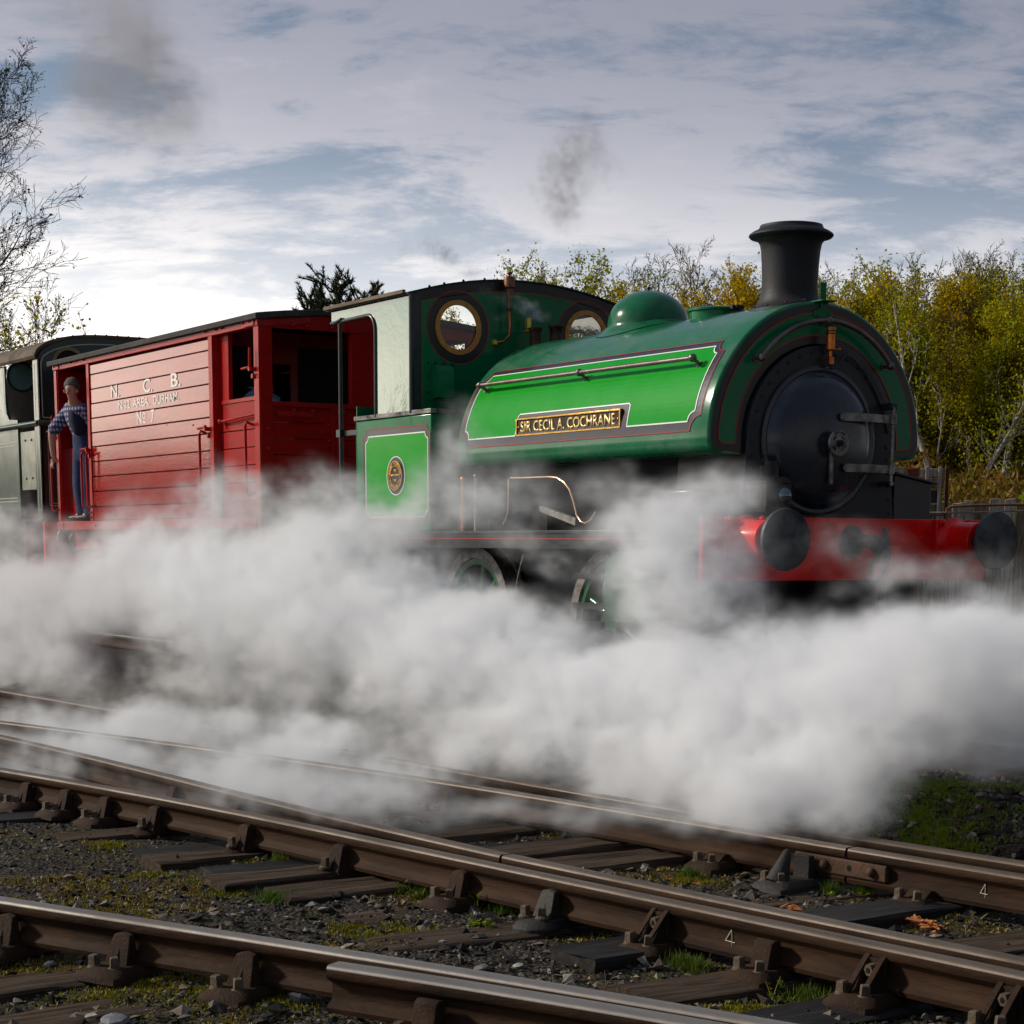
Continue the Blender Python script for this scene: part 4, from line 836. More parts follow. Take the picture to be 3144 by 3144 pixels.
# works plate
PCX, PCZ, PYY = -4.595, 1.535, -YC - .003
mb = MB(); mb.lathe([(0, 0), (.147, 0)], (PCX, PYY - .002, PCZ), 'Y', 48); wp = mb.build('works_plate', LBK, LOC, raw=True)
mb = MB(); ring(mb, (PCX, PYY, PCZ), .143, .150, -.0035, -.0028, 'Y', 56); mb.build('white_ring', WLN, wp)
mb = MB(); mb.lathe([(0, -.008), (.112, -.008), (.113, -.003)], (PCX, PYY, PCZ), 'Y', 48); mb.build('plate_disc', PLB, wp)
mb = MB(); ring(mb, (PCX, PYY, PCZ), .106, .113, -.014, -.008, 'Y', 56); ring(mb, (PCX, PYY, PCZ), .075, .080, -.013, -.008, 'Y', 48); mb.build('brass_rings', BRS, wp)
def arc_text(s_, r_, a_mid, step, h, flip):
    n_ = len(s_)
    for i, ch_ in enumerate(s_):
        if ch_ == ' ': continue
        a = a_mid + ((n_ - 1) / 2 - i) * step * (1 if not flip else -1)
        me = text_mesh(ch_, None, h, bold=.02, extrude=.004)
        th = a - math.pi / 2 if not flip else a + math.pi / 2
        me.transform(Matrix.Translation((PCX + r_ * math.cos(a), PYY - .008, PCZ + r_ * math.sin(a))) @ Matrix.Rotation(R(90), 4, 'X') @ Matrix.Rotation(th, 4, 'Z'))
        yield me
bmj = bmesh.new()
for me in list(arc_text('ROBERT STEPHENSON', .093, math.pi / 2, .172, .017, False)) + list(arc_text('& HAWTHORNS LTD', .093, -math.pi / 2, .165, .017, True)):
    bmj.from_mesh(me)
me = bpy.data.meshes.new('lettering'); bmj.to_mesh(me); bmj.free(); link('lettering', me, wp, BRS, 0)
for tx, dz_, w_, h_ in (('7409', .040, .044, .020), ('NEWCASTLE WORKS', .004, .128, .017), ('1948', -.036, .044, .020)): text_on_side(tx, PCX, PYY - .008, PCZ + dz_, w_, h_, wp, BRS, bold=.02, extrude=.004)
# ventilator on the cab front, whistle, pipe
mb = MB(); mb.box(XW + .001, XW + .008, -.88, -.63, 2.10, 2.40); vb = mb.build('vent_cover', G_DK, LOC, bevel=.003)
mb = MB(); mb.prism([(XW + .008, 2.12), (XW + .008, 2.37), (XW + .05, 2.37), (XW + .09, 2.35), (XW + .11, 2.31), (XW + .115, 2.12)], -.83, -.69, 'Y'); mb.build('vent_hood', G_DK, vb, smooth=50)
for y, z in ((-.86, 2.38), (-.80, 2.385), (-.72, 2.385), (-.65, 2.38), (-.865, 2.28), (-.865, 2.16)): rivet(vb, (XW + .010, y, z), rvme)
mb = MB(); mb.lathe([(0, 3.10), (.020, 3.095), (.024, 3.085), (.010, 3.075), (.010, 3.065), (.040, 3.06), (.044, 3.045), (.044, 2.98), (.028, 2.97), (.032, 2.93), (.018, 2.90), (.018, 2.84), (.026, 2.82), (.012, 2.80)], (XW + .07, -.17, 0), seg=16); mb.build('whistle', mat('dull_copper', (.20, .09, .05), .45, metal=.7, var=.3, nscale=20, dirt=(.04, .03, .03), dirt_amt=.5), LOC, smooth=45)
mb = MB(); mb.tube([(XW + .07, -.17, 2.80), (XW + .07, -.165, 2.70), (XW + .07, -.17, 2.62), (XW + .06, -.21, 2.575), (XW + .02, -.25, 2.565)], .010, 8); mb.build('whistle_pipe', COP, LOC, smooth=60)
mb = MB(); mb.lathe([(0, .03), (.018, .028), (.026, .01), (.026, 0)], (XW, -.265, 2.565), 'X', 14); mb.build('pipe_flange', mat('yellow_brass', (.75, .55, .06), .35, metal=.6), LOC)
mb = MB(); mb.box(XW + .06, XW + .10, -.02, .015, 2.68, 2.76); mb.box(XW + .05, XW + .11, -.03, .03, 2.655, 2.668); mb.build('valve_lever', MATS['yellow_brass'], LOC, bevel=.003)
# cab interior: floor, backhead, seat and hand wheel
mb = MB(); mb.box(-5.2, -4.36, -.8, .8, 1.11, 1.14); mb.cyl((-4.75, 0, 1.75), (-4.36, 0, 1.75), .5, 28); mb.build('backhead', DKI, LOC)
# ---------------------------------------------------------------- brake van
VR = mat('van_red', (.30, .003, .002), .30, var=.14, nscale=2.5, coat=1.2, coat_ior=1.58, coat_rough=.09, bump=.045, bscale=14, stretch=(.7, 1., 5.), dirt=(.30, .03, .02), dirt_amt=.3, dirt_scale=2.2, rvar=.2, streak=.22, spec=.05)
VRD = mat('van_red_trim', (.36, .004, .003), .35, var=.22, nscale=7, coat=.45, coat_rough=.2, bump=.35, bscale=22, stretch=(4, 4, .8), dirt=(.26, .06, .04), dirt_amt=.25, dirt_scale=6, spec=.05)
VRE = mat('van_end_red', (.34, .003, .003), .5, var=.2, nscale=3, coat=.15, bump=.12, bscale=14, stretch=(1, .7, 5), dirt=(.22, .008, .008), dirt_amt=.4, spec=.1)
VRI = mat('van_inside_red', (.20, .008, .012), .5, var=.2, nscale=5, coat=.3)
VRF = mat('van_roof_canvas', (.035, .033, .032), .8, var=.3, nscale=4, bump=.3, bscale=40, dirt=(.10, .095, .085), dirt_amt=.5)
VW = mat('van_white_letters', (.88, .87, .82), .5, var=.05, nscale=20)
VY = 1.12; VX0, VX1 = -12.33, -6.88
VAN = thing('brake_van', 'red wooden brake van with white N.C.B. lettering between the two locomotives', 'brake van', (-9.6, 0, 0))
def vroof(y): return 3.055 - .075 * (y / VY) ** 2
seams = [2.85, 2.75, 2.60, 2.45, 2.30, 2.15, 2.005, 1.85, 1.695, 1.54, 1.38, 1.235]
M_ = None
for s_ in (-1, 1):
    ya, yb = s_ * VY, s_ * (VY - .035)
    for i in range(11):
        mb = MB(); z1, z0 = seams[i] - .004, seams[i + 1] + .004; dy = .0015 * math.sin(i * 5.1) * s_
        pr_ = [(ya + dy, z0 + .004), (ya + dy, z1 - .003), (ya - s_ * .006, z1), (yb, z1), (yb, z0), (ya - s_ * .006, z0)]
        mb.prism(pr_, -11.20, -7.985, 'X'); mb.build('plank', VR, VAN, smooth=20)
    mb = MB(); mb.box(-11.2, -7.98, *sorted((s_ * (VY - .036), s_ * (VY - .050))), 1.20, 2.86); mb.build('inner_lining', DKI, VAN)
    def post(x0, x1, z0, z1, d=.012, dep=.10, m_=VRD, nm='post'):
        b_ = MB(); b_.box(x0, x1, *sorted((s_ * (VY + d), s_ * (VY - dep))), z0, z1); return b_.build(nm, m_, VAN, bevel=.004)
    post(-11.28, -11.20, 1.235, 2.87); post(-7.985, -7.895, 1.235, 2.87)
    post(VX0, VX0 + .085, 1.235, 2.87); post(VX1 - .105, VX1, 1.235, 2.87, d=.008, dep=.115)
    post(VX0 - .01, VX1 + .004, 2.868, 2.968, d=.016, dep=.06, nm='cant_rail')
    post(VX0 - .01, VX1 + .004, 1.14, 1.232, d=.018, dep=.08, nm='sole_bar')
    for x_ in (VX0 + .10, VX1 - .16):
        b_ = MB(); b_.box(x_ - .10, x_ + .10, *sorted((s_ * (VY + .014), s_ * (VY + .024))), 2.875, 2.955); b_.build('corner_plate', VRD, VAN, bevel=.003)
        b_ = MB(); b_.box(x_ - .10, x_ + .10, *sorted((s_ * (VY + .014), s_ * (VY + .030))), 1.145, 1.225); b_.build('corner_plate', VRD, VAN, bevel=.003)
    for x_, z_, r_ in [(VX0 + .06, 2.915, .016), (VX0 + .17, 2.915, .016), (-11.72, 2.922, .016), (-11.56, 2.922, .016), (-11.32, 2.925, .022), (-8.02, 2.925, .022), (-7.78, 2.92, .018), (-7.64, 2.92, .018), (-7.16, 2.92, .018), (-7.02, 2.92, .018),
                   (VX0 + .06, 1.185, .016), (VX0 + .15, 1.185, .016), (-11.1, 1.185, .018), (-8.0, 1.185, .018), (-9.5, 1.185, .014), (-11.24, 1.27, .014), (-11.24, 1.32, .014), (-8.4, 2.10, .010), (-9.06, 2.13, .007), (-10.4, 2.02, .006)]:
        b_ = MB(); b_.sphere((x_, s_ * (VY + .022 if r_ > .0101 else VY), z_), r_, 8, 6); b_.build('bolt', VRD, VAN)
    # guard rails (long vertical grab handles) beside the doors
    for x_, zt, zb in ((-11.36, 1.955, 1.37), (-11.20, 1.95, 1.37), (VX0 - .03, 1.92, 1.34), (-8.10, 2.03, 1.42), (-7.06, 2.06, 1.42)):
        b_ = MB(); y_ = s_ * (VY + .065); b_.tube([(x_ + .05, s_ * VY, zt - .03), (x_ + .03, y_, zt), (x_, y_, zt - .03), (x_, y_, zb + .03), (x_ + .03, y_, zb), (x_ + .05, s_ * VY, zb + .03)], .013, 8); b_.build('grab_rail', VRD, VAN, smooth=60)
    for x_, z_ in ((VX0 + .0, 2.22), (-11.24, 1.985), (-8.0, 2.055), (-6.98, 2.52)):
        b_ = MB(); b_.tube([(x_ - .17, s_ * (VY + .05), z_), (x_, s_ * (VY + .05), z_ + .004)], .012, 8); b_.tube([(x_, s_ * (VY + .05), z_ + .0), (x_ + .01, s_ * (VY + .05), z_ + (.17 if z_ > 2.2 else .02))], .013, 8)
        b_.cyl((x_, s_ * VY, z_ - .01), (x_, s_ * (VY + .06), z_ - .01), .020, 10); b_.cyl((x_, s_ * VY, z_ - .07), (x_, s_ * (VY + .03), z_ - .07), .022, 8); b_.build('door_catch', VRD, VAN, smooth=50)
# side door of the front veranda: low red door with open window above
for s_ in (-1, 1):
    for (z0, z1) in ((1.235, 1.38), (1.388, 1.54), (1.548, 1.695), (1.703, 1.85), (1.858, 2.005), (2.013, 2.255)):
        b_ = MB(); b_.box(-7.895, -6.985, *sorted((s_ * (VY - .085), s_ * (VY - .060))), z0, z1); b_.build('door_board', VRE, VAN, bevel=.002)
    b_ = MB(); b_.box(-7.895, -6.985, *sorted((s_ * (VY - .10), s_ * (VY - .05))), 2.255, 2.290); b_.box(-7.895, -7.69, *sorted((s_ * (VY - .10), s_ * (VY - .06))), 2.290, 2.868); b_.build('door_frame', VRD, VAN, bevel=.003)
    b_ = MB(); b_.cyl((-7.80, s_ * (VY - .02), 2.10), (-6.99, s_ * (VY - .02), 2.135), .012, 8); b_.sphere((-7.80, s_ * (VY - .02), 2.10), .028, 8, 6); b_.build('door_bar', VRD, VAN, smooth=60)
# front end (facing the green locomotive)
XE = VX1
b_ = MB(); yy = np.linspace(-VY, VY, 21)
b_.prism([(-VY, 2.862), (VY, 2.862)] + [(y, vroof(y) - .055) for y in yy[::-1]], XE - .05, XE - .004, 'X'); hdr = b_.build('end_header', VRE, VAN)
b_ = MB(); b_.prism([(-VY + .002, vroof(VY) - .120), (-VY + .50, vroof(VY - .5) - .115), (-VY + .50, vroof(VY - .5) - .060), (-VY + .002, vroof(VY) - .065)], XE - .004, XE + .010, 'X'); b_.build('header_iron', VRD, hdr, bevel=.002)
for y_ in (-.80, -.66, -.42, -.25):
    b_ = MB(); b_.sphere((XE + .010, y_, 2.895), .020, 8, 6); b_.build('bolt', VRD, hdr)
for y0, y1, z0, z1, d in ((-VY + .004, -1.00, 1.235, 2.862, .005), (1.0, VY - .004, 1.235, 2.862, .005), (-.215, .06, 2.235, 2.862, -.012), (-.43, -.30, 1.235, 2.235, .014), (.35, .48, 1.235, 2.235, .014)):
    b_ = MB(); b_.box(XE - .085, XE + d, y0, y1, z0, z1); b_.build('end_post', VRE, VAN, bevel=.004)
b_ = MB(); b_.box(XE - .06, XE + .012, -1.0, 1.0, 2.195, 2.235); b_.build('end_waist_rail', VRE, VAN, bevel=.004)
zs = [1.235, 1.36, 1.50, 1.64, 1.78, 1.92, 2.06, 2.195]
for i in range(7):
    b_ = MB(); b_.box(XE - .045, XE - .012, -1.0, 1.0, zs[i] + .003, zs[i + 1] - .003); b_.build('end_board', VRE, VAN, bevel=.002)
b_ = MB(); b_.box(XE - .012, XE + .006, -.96, -.60, 2.115, 2.155); b_.build('end_strap', VRD, VAN)
for y_, z_ in ((-.80, 2.165), (-.62, 2.165), (-.37, 2.165), (-.31, 2.165), (-1.05, 2.0), (-1.05, 1.83)):
    b_ = MB(); b_.sphere((XE + .014, y_, z_), .020, 8, 6); b_.build('bolt', VRD, VAN)
b_ = MB(); b_.box(XE - .05, XE + .02, -1.13, 1.13, .86, 1.235); b_.build('end_beam', VRD, VAN, bevel=.004)
# inner bulkheads with openings, floor, roof, rear veranda
b_ = MB(); b_.box(-8.02, -7.99, -1.07, -.58, 1.2, 2.95); b_.box(-8.02, -7.99, -.58, -.30, 1.2, 2.22); b_.box(-8.02, -7.99, -.58, -.30, 2.66, 2.95); b_.box(-8.02, -7.99, -.30, 1.07, 1.2, 2.95); b_.build('bulkhead', VRI, VAN)
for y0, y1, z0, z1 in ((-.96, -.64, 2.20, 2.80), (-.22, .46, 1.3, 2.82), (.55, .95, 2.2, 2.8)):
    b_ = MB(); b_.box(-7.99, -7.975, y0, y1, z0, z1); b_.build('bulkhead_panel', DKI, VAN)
b_ = MB(); b_.box(-11.30, -11.26, -1.07, .82, 1.2, 2.95); b_.box(-11.30, -11.26, .82, 1.07, 1.2, 2.42); b_.build('bulkhead', VRI, VAN)
b_ = MB(); b_.box(VX0, VX1 - .05, -1.06, 1.06, 1.17, 1.232); b_.build('van_floor', VRD, VAN)
b_ = MB(); b_.box(VX0, VX0 + .05, -1.0, 1.0, 1.235, 2.0); b_.box(VX0, VX0 + .05, -1.10, 1.10, 2.84, 2.97); b_.build('rear_end', VR, VAN)
b_ = MB(); b_.box(VX0 + .09, VX0 + .52, -VY + .10, -VY + .13, 1.235, 2.03); b_.box(VX0 + .085, VX0 + .10, -VY + .0, -VY + .36, 1.235, 2.86); b_.build('rear_door', VR, VAN, bevel=.003)
ys = np.linspace(-VY - .05, VY + .05, 25); vs = []
for x_ in (VX0 - .12, VX1 + .05): vs += [(x_, y, vroof(y)) for y in ys] + [(x_, y, vroof(y) - .055 + .0) for y in ys[::-1]]
nn = 50; b_ = MB(); b_.add(vs, [(i, (i + 1) % nn, nn + (i + 1) % nn, nn + i) for i in range(nn)] + [tuple(range(nn)), tuple(range(2 * nn - 1, nn - 1, -1))]); b_.build('van_roof', VRF, VAN, smooth=40, bevel=.01)
# lettering
for tx, xc, zc_, w_, h_ in (('N.', -10.44, 2.535, .24, .125), ('C.', -9.53, 2.535, .25, .13), ('B.', -8.80, 2.540, .24, .13), ('AREA.', -9.72, 2.385, .46, .085), ('DURHAM.', -9.06, 2.385, .66, .085), ('7', -9.42, 2.235, .095, .125)):
    text_on_side(tx, xc, -VY - .004, zc_, w_, h_, VAN, VW, bold=.012)
def numero(xc, zc_, w_, h_, tail=''):
    text_on_side('N', xc - w_ * .28, -VY - .004, zc_, w_ * .42, h_, VAN, VW, bold=.012)
    text_on_side('o', xc + w_ * .17, -VY - .004, zc_ + h_ * .12, w_ * .30, h_ * .5, VAN, VW, bold=.012)
    b_ = MB(); b_.box(xc + w_ * .06, xc + w_ * .30, -VY - .0045, -VY - .003, zc_ - h_ * .45, zc_ - h_ * .33); b_.build('lettering', VW, VAN)
    if tail: text_on_side(tail, xc + w_ * .50, -VY - .004, zc_, w_ * .26, h_, VAN, VW, bold=.012)
numero(-10.22, 2.385, .30, .082, '2'); numero(-9.70, 2.235, .30, .125)
# running gear
WS_ = mat('running_gear', (.05, .045, .042), .7, var=.3, nscale=8, metal=.3)
for wx in (-11.0, -8.3):
    for s_ in (-1, 1):
        b_ = MB(); ring(b_, (wx, s_ * .725, .46), .08, .46, -.06, .06, 'Y', 36); b_.build('wheel', WS_, VAN, smooth=40)
        b_ = MB(); b_.box(wx - .25, wx + .25, *sorted((s_ * .95, s_ * .99)), .40, 1.1); b_.box(wx - .5, wx + .5, *sorted((s_ * .96, s_ * 1.02)), .78, .84); b_.build('axle_guard', WS_, VAN)
b_ = MB(); b_.box(VX0 + .02, VX1 - .02, -.95, -.85, .93, 1.17); b_.box(VX0 + .02, VX1 - .02, .85, .95, .93, 1.17); b_.build('underframe', VRD, VAN)
for x0, d in ((VX1 + .02, 1), (VX0, -1)):
    for s_ in (-1, 1):
        b_ = MB(); b_.lathe([(.13, 0), (.09, d * .04), (.08, d * .25), (.04, d * .25), (.04, d * .33), (.17, d * .345), (.175, d * .37), (0, d * .385)], (x0, s_ * .8636, 1.04), 'X', 28); b_.build('buffer', BUF, VAN, smooth=40)
# ---------------------------------------------------------------- second locomotive at the left edge
DG = mat('faded_green_paint', (.030, .060, .042), .28, var=.2, nscale=2, coat=.9, coat_rough=.12, dirt=(.12, .13, .11), dirt_amt=.6, dirt_scale=3, streak=.25)
DT = mat('dark_teal_paint', (.008, .030, .028), .35, var=.15, nscale=3, coat=.6, coat_rough=.15, dirt=(.02, .02, .02), dirt_amt=.4)
CRM = mat('cream_lining', (.42, .43, .36), .45, var=.1); BRR = mat('rusty_roof', (.11, .075, .045), .75, var=.35, nscale=4, bump=.4, bscale=35, dirt=(.04, .03, .025), dirt_amt=.7, dirt_scale=6)
RX = -13.15; RY = on(0, RX, 121, 1250).y; ROOFZ = [0]
L2 = thing('tank_locomotive', 'dark green locomotive with a brown curved cab roof at the left edge behind the van', 'steam locomotive', (RX - 1.5, 0, 0))
hw = abs(RY); ze = on(0, RX, 121, 1100).z; zp = on(0, RX, 330, 1038).z
def rroof(y):
    t = abs(y) / hw; return ze + (zp - ze) * (1 - t ** 3.2) ** (1 / 1.7) if t < 1 else ze
def lz(v, u=121): return on(0, RX, u, v).z
zwaist = lz(1298); zbot = lz(1592)
yy = np.concatenate([np.linspace(-hw, -hw * .8, 8), np.linspace(-hw * .78, hw * .78, 16), np.linspace(hw * .8, hw, 8)])
b_ = MB(); b_.prism([(-hw, zbot), (hw, zbot)] + [(y, rroof(y)) for y in yy[::-1]], RX - .03, RX, 'X'); rf2 = b_.build('cab_end', DT, L2, smooth=20)
def frame_line(nm, pts, w_, closed=True):
    b_ = MB(); P_ = [Vector((RX, y, z)) for y, z in pts]; P_ = P_ + [P_[0]] if closed else P_; ribbon(b_, P_, [Vector((1, 0, 0))] * len(P_), w_, .003); b_.build(nm, CRM, rf2, raw=True)
yp = lambda u, v=1250: on(0, RX, u, v).y
y1_, y2_ = yp(130), hw - .1
frame_line('cream_lining', [(y1_, lz(1281))] + [(y1_, z) for z in np.linspace(lz(1281), rroof(-hw) - .05, 4)[1:]] + [(y, rroof(y) - .075) for y in np.linspace(y1_ * .97, -.1, 16)], .012, False)
frame_line('cream_lining', [(y1_, lz(1281)), (0, lz(1281))], .012, False)
for a, (t_, b2_) in ((143, (1326, 1552)), (151, (1334, 1545))):
    frame_line('cream_lining', [(yp(a) , lz(b2_, a)), (yp(a), lz(t_, a)), (hw * .3, lz(t_, a)), (hw * .3, lz(b2_, a))], .010)
b_ = MB(); ring(b_, (0, yp(215), lz(1120, 215)), .16, .20, RX + .001, RX + .02, 'X', 40); b_.build('window_ring', mat('dull_brass_ring', (.20, .19, .10), .5, metal=.4), rf2)
b_ = MB(); b_.lathe([(0, RX + .004), (.16, RX + .004)], (0, yp(215), lz(1120, 215)), 'X', 40); b_.build('window_pane', DKI, rf2, raw=True)
b_ = MB(); b_.tube([(RX + .02, -hw - .03, zwaist), (RX + .02, hw, zwaist)], .035, 10); b_.tube([(RX + .02, -hw - .03, zwaist), (RX - 2.6, -hw - .03, zwaist)], .03, 8); b_.build('waist_beading', DG, L2, smooth=60)
# side sheet seen at the left edge
sx_ = lambda u, v=1250: on(1, -hw, u, v).x
sz_ = lambda u, v: on(1, -hw, u, v).z
xo1, xo0 = sx_(104), sx_(17)
b_ = MB(); b_.box(xo1, RX, -hw, -hw + .03, zbot, ze); b_.build('corner_sheet', DG, L2, bevel=.004)
for z0, z1 in ((zwaist + .07, ze - .06), (zbot + .1, zwaist - .08)):
    b_ = MB(); P_ = [(RX - .03, z0), (RX - .03, z1), (xo1 + .06, z1), (xo1 + .06, z0), (RX - .03, z0)]; P_ = [Vector((x, -hw, z)) for x, z in P_]; ribbon(b_, P_, [Vector((0, -1, 0))] * 5, .012, .003); b_.build('cream_lining', CRM, L2, raw=True)
xs0 = xo0 - 2.2
zo = sz_(55, 1290)
b_ = MB()
cut = [(xo0, ze), (xo0, zo + .22), (xo0 + .03, zo + .10), (xo0 + .12, zo + .02), (sx_(52), zo), (sx_(52), zbot), (xs0, zbot), (xs0, ze)]
b_.prism(cut, -hw, -hw + .03, 'Y'); ss = b_.build('side_sheet', DG, L2)
for off in (.06, .10):
    b_ = MB(); P_ = [Vector((x, -hw, z)) for x, z in ((xs0, zwaist - .12 - off), (sx_(52) - off, zwaist - .12 - off), (sx_(52) - off, zbot + .15 + off), (xs0, zbot + .15 + off))]; ribbon(b_, P_, [Vector((0, -1, 0))] * 4, .010, .003); b_.build('cream_lining', CRM, ss, raw=True)
b_ = MB(); P_ = [Vector((x, -hw, z)) for x, z in ((xo0 - .05, ze - .08), (xo0 - .05, zo + .24), (xo0 - .02, zo + .12), (xo0 + .08, zo + .06))]; ribbon(b_, P_, [Vector((0, -1, 0))] * 4, .012, .003); b_.build('cream_lining', CRM, ss, raw=True)
b_ = MB(); b_.box(sx_(57), sx_(101), -hw + .01, -hw + .035, sz_(80, 1505), sz_(80, 1325)); dr = b_.build('cab_door', mat('pale_weathered_door', (.26, .27, .21), .45, var=.25, nscale=5, coat=.5, streak=.3, dirt=(.1, .1, .08), dirt_amt=.4), L2, bevel=.004)
for u, v in ((72, 1353), (91, 1351), (72, 1470), (91, 1468)):
    b_ = MB(); b_.sphere((sx_(u), -hw + .008, sz_(u, v)), .014, 8, 6); b_.build('door_bolt', BLK, dr)
c_ = on(0, sx_(65) - .42, 65, 1158)
b_ = MB(); ring(b_, (c_.x * 0, c_.y, c_.z), .152, .180, c_.x - .01, c_.x + .015, 'X', 44); sg_ = b_.build('window_frame', DT, L2, smooth=40)
b_ = MB(); b_.lathe([(0, c_.x), (.155, c_.x)], (0, c_.y, c_.z), 'X', 40); b_.build('window_glass', mat('cloudy_glass', (.16, .26, .27), .10, var=.3, nscale=3, coat=1, coat_rough=.02), sg_, raw=True)
b_ = MB(); b_.box(xs0, RX - .1, -hw + .62, -hw + .64, zbot, ze); b_.build('cab_inside', mat('sooty_inside', (.035, .028, .02), .8, var=.4, nscale=3), L2)
ys = np.concatenate([np.linspace(-hw - .05, -hw * .8, 8), np.linspace(-hw * .75, hw * .75, 12), np.linspace(hw * .8, hw + .05, 8)]); vs = []
for x_ in (xs0 - .5, RX + .02): vs += [(x_, y, rroof(y * hw / (hw + .05)) + .03) for y in ys] + [(x_, y * .985, rroof(y * hw / (hw + .05)) - .002) for y in ys[::-1]]
nn = 56; b_ = MB(); b_.add(vs, [(i, (i + 1) % nn, nn + (i + 1) % nn, nn + i) for i in range(nn)] + [tuple(range(nn)), tuple(range(2 * nn - 1, nn - 1, -1))]); r2f = b_.build('cab_roof', BRR, L2, smooth=40)
b_ = MB()
for i, y in enumerate(np.linspace(-hw * .97, hw * .97, 16)): b_.sphere((RX - .02, y, rroof(y) + .034), .010, 6, 4)
for i in range(12): b_.sphere((RX - .1 - i * .18, -hw - .0, rroof(hw) + .05), .010, 6, 4)
b_.build('roof_rivets', BRR, r2f)
b_ = MB(); b_.box(xs0, RX, -hw - .02, hw, zbot - .03, zbot); b_.box(xs0, RX, -hw + .2, hw - .2, .4, zbot); b_.build('footplate', DT, L2)
b_ = MB(); b_.box(RX - .03, RX + .03, -hw, hw, .72, zbot - .03); b_.build('buffer_beam', RED, L2, bevel=.004)
b_ = MB(); b_.box(xs0, sx_(91, 1650), -hw - .04, -hw + .02, .65, zbot - .03); b_.build('step_plate', DG, L2, bevel=.004)
# ---------------------------------------------------------------- hand lamp on the footplate
LMP = thing('oil_lamp', 'black railway oil lamp with a round bull lens above the near buffer', 'lamp', (-.62, -.52, 1.108)); lx, ly, lz0 = -.62, -.52, 1.108
LM = mat('lamp_black', (.028, .027, .030), .45, var=.3, nscale=20, metal=.4, dirt=(.10, .09, .09), dirt_amt=.4, dirt_scale=14)
b_ = MB(); b_.box(lx - .10, lx + .10, ly - .10, ly + .10, 1.215, 1.40); b_.box(lx - .11, lx + .11, ly - .11, ly + .11, 1.395, 1.405); bod = b_.build('lamp_body', LM, LMP, bevel=.006)
b_ = MB(); b_.prism([(ly - .105, 1.405), (ly + .105, 1.405), (ly + .06, 1.435), (ly - .06, 1.435)], lx - .09, lx + .09, 'X'); b_.cyl((lx, ly, 1.43), (lx, ly, 1.50), .058, 20); b_.cyl((lx, ly, 1.497), (lx, ly, 1.503), .064, 20); b_.cyl((lx, ly, 1.5), (lx, ly, 1.53), .05, 20); b_.build('lamp_chimney', LM, LMP, smooth=40)
b_ = MB(); b_.tube([(lx, ly - .055, 1.45), (lx, ly - .055, 1.545), (lx, ly - .035, 1.565), (lx, ly + .035, 1.565), (lx, ly + .055, 1.545), (lx, ly + .055, 1.45)], .006, 8); b_.build('lamp_handle', LM, LMP, smooth=60)
b_ = MB(); b_.lathe([(.055, lx + .10), (.062, lx + .125), (.060, lx + .135), (.05, lx + .135)], (0, ly + .02, 1.32), 'X', 28); b_.build('lens_rim', LM, LMP, smooth=50)
b_ = MB(); b_.sphere((lx + .125, ly + .02, 1.32), .052, 20, 14, (.75, 1, 1)); b_.build('lamp_lens', mat('lens_glass', (.12, .18, .20), .04, var=.1, metal=.85), LMP, smooth=80)
b_ = MB(); ribbon(b_, [Vector((lx + x_, ly - .10, z_)) for x_, z_ in ((-.06, 1.27), (-.07, 1.30), (-.07, 1.35), (-.05, 1.375), (.03, 1.375), (.05, 1.35), (.05, 1.30), (.03, 1.265), (-.06, 1.27))], [Vector((0, -1, 0))] * 9, .005, .002); b_.build('lamp_lining', mat('old_copper_line', (.28, .12, .06), .6), bod, raw=True)
b_ = MB(); b_.box(lx - .06, lx + .06, ly - .08, ly + .08, 1.108, 1.215); b_.build('lamp_stand', LM, LMP, bevel=.01)
# ---------------------------------------------------------------- people
def skin_body(name, nodes, edges, mat_, parent, sub=2, kind=None):
    """nodes: {key: (pos, rx, ry)}; grows one continuous surface round the joint graph"""
    keys = list(nodes); me = bpy.data.meshes.new(name); me.from_pydata([nodes[k_][0] for k_ in keys], [(keys.index(a), keys.index(b)) for a, b in edges], [])
    o = bpy.data.objects.new(name, me); COL.objects.link(o); o.parent = parent; o.location = -Vector(parent.location)
    sk = o.modifiers.new('skin', 'SKIN'); sk.use_smooth_shade = True
    for i, k_ in enumerate(keys):
        v = me.skin_vertices[0].data[i]; v.radius = nodes[k_][1:3] if len(nodes[k_]) > 2 else (nodes[k_][1],) * 2; v.use_root = (i == 0)
    s = o.modifiers.new('sub', 'SUBSURF'); s.levels = sub; s.render_levels = sub
    dg = bpy.context.evaluated_depsgraph_get(); m2 = bpy.data.meshes.new_from_object(o.evaluated_get(dg)); o.modifiers.clear(); o.data = m2; m2.name = name
    m2.materials.clear(); m2.materials.append(mat_); m2.polygons.foreach_set('use_smooth', [True] * len(m2.polygons)); return o
SKN = mat('skin', (.52, .27, .19), .5, var=.12, nscale=25)
def check_mat(name, a, b, c, sc):
    m = bpy.data.materials.new(name); m.use_nodes = True; k = NT(m.node_tree); bs = m.node_tree.nodes['Principled BSDF']; co = k.n('ShaderNodeTexCoord').outputs['Object']
    co = k.v('ADD', co, k.v('SCALE', k.noise(co, 5, 2, out=1), sc=.04)); sp = k.n('ShaderNodeSeparateXYZ'); k.put(sp.inputs[0], co)
    h = k.m('PINGPONG', k.m('MULTIPLY', sp.outputs['Z'], sc), .5); v = k.m('PINGPONG', k.m('MULTIPLY', k.m('ADD', sp.outputs['X'], sp.outputs['Y']), sc), .5)
    f = k.m('ADD', k.ramp(h, .2, .3, 0, .5), k.ramp(v, .2, .3, 0, .5)); col = k.mix(k.ramp(f, .25, .5), c4(a), c4(b)); col = k.mix(k.ramp(f, .7, .95), col, c4(c))
    k.put(bs.inputs['Base Color'], col); bs.inputs['Roughness'].default_value = .85; return m
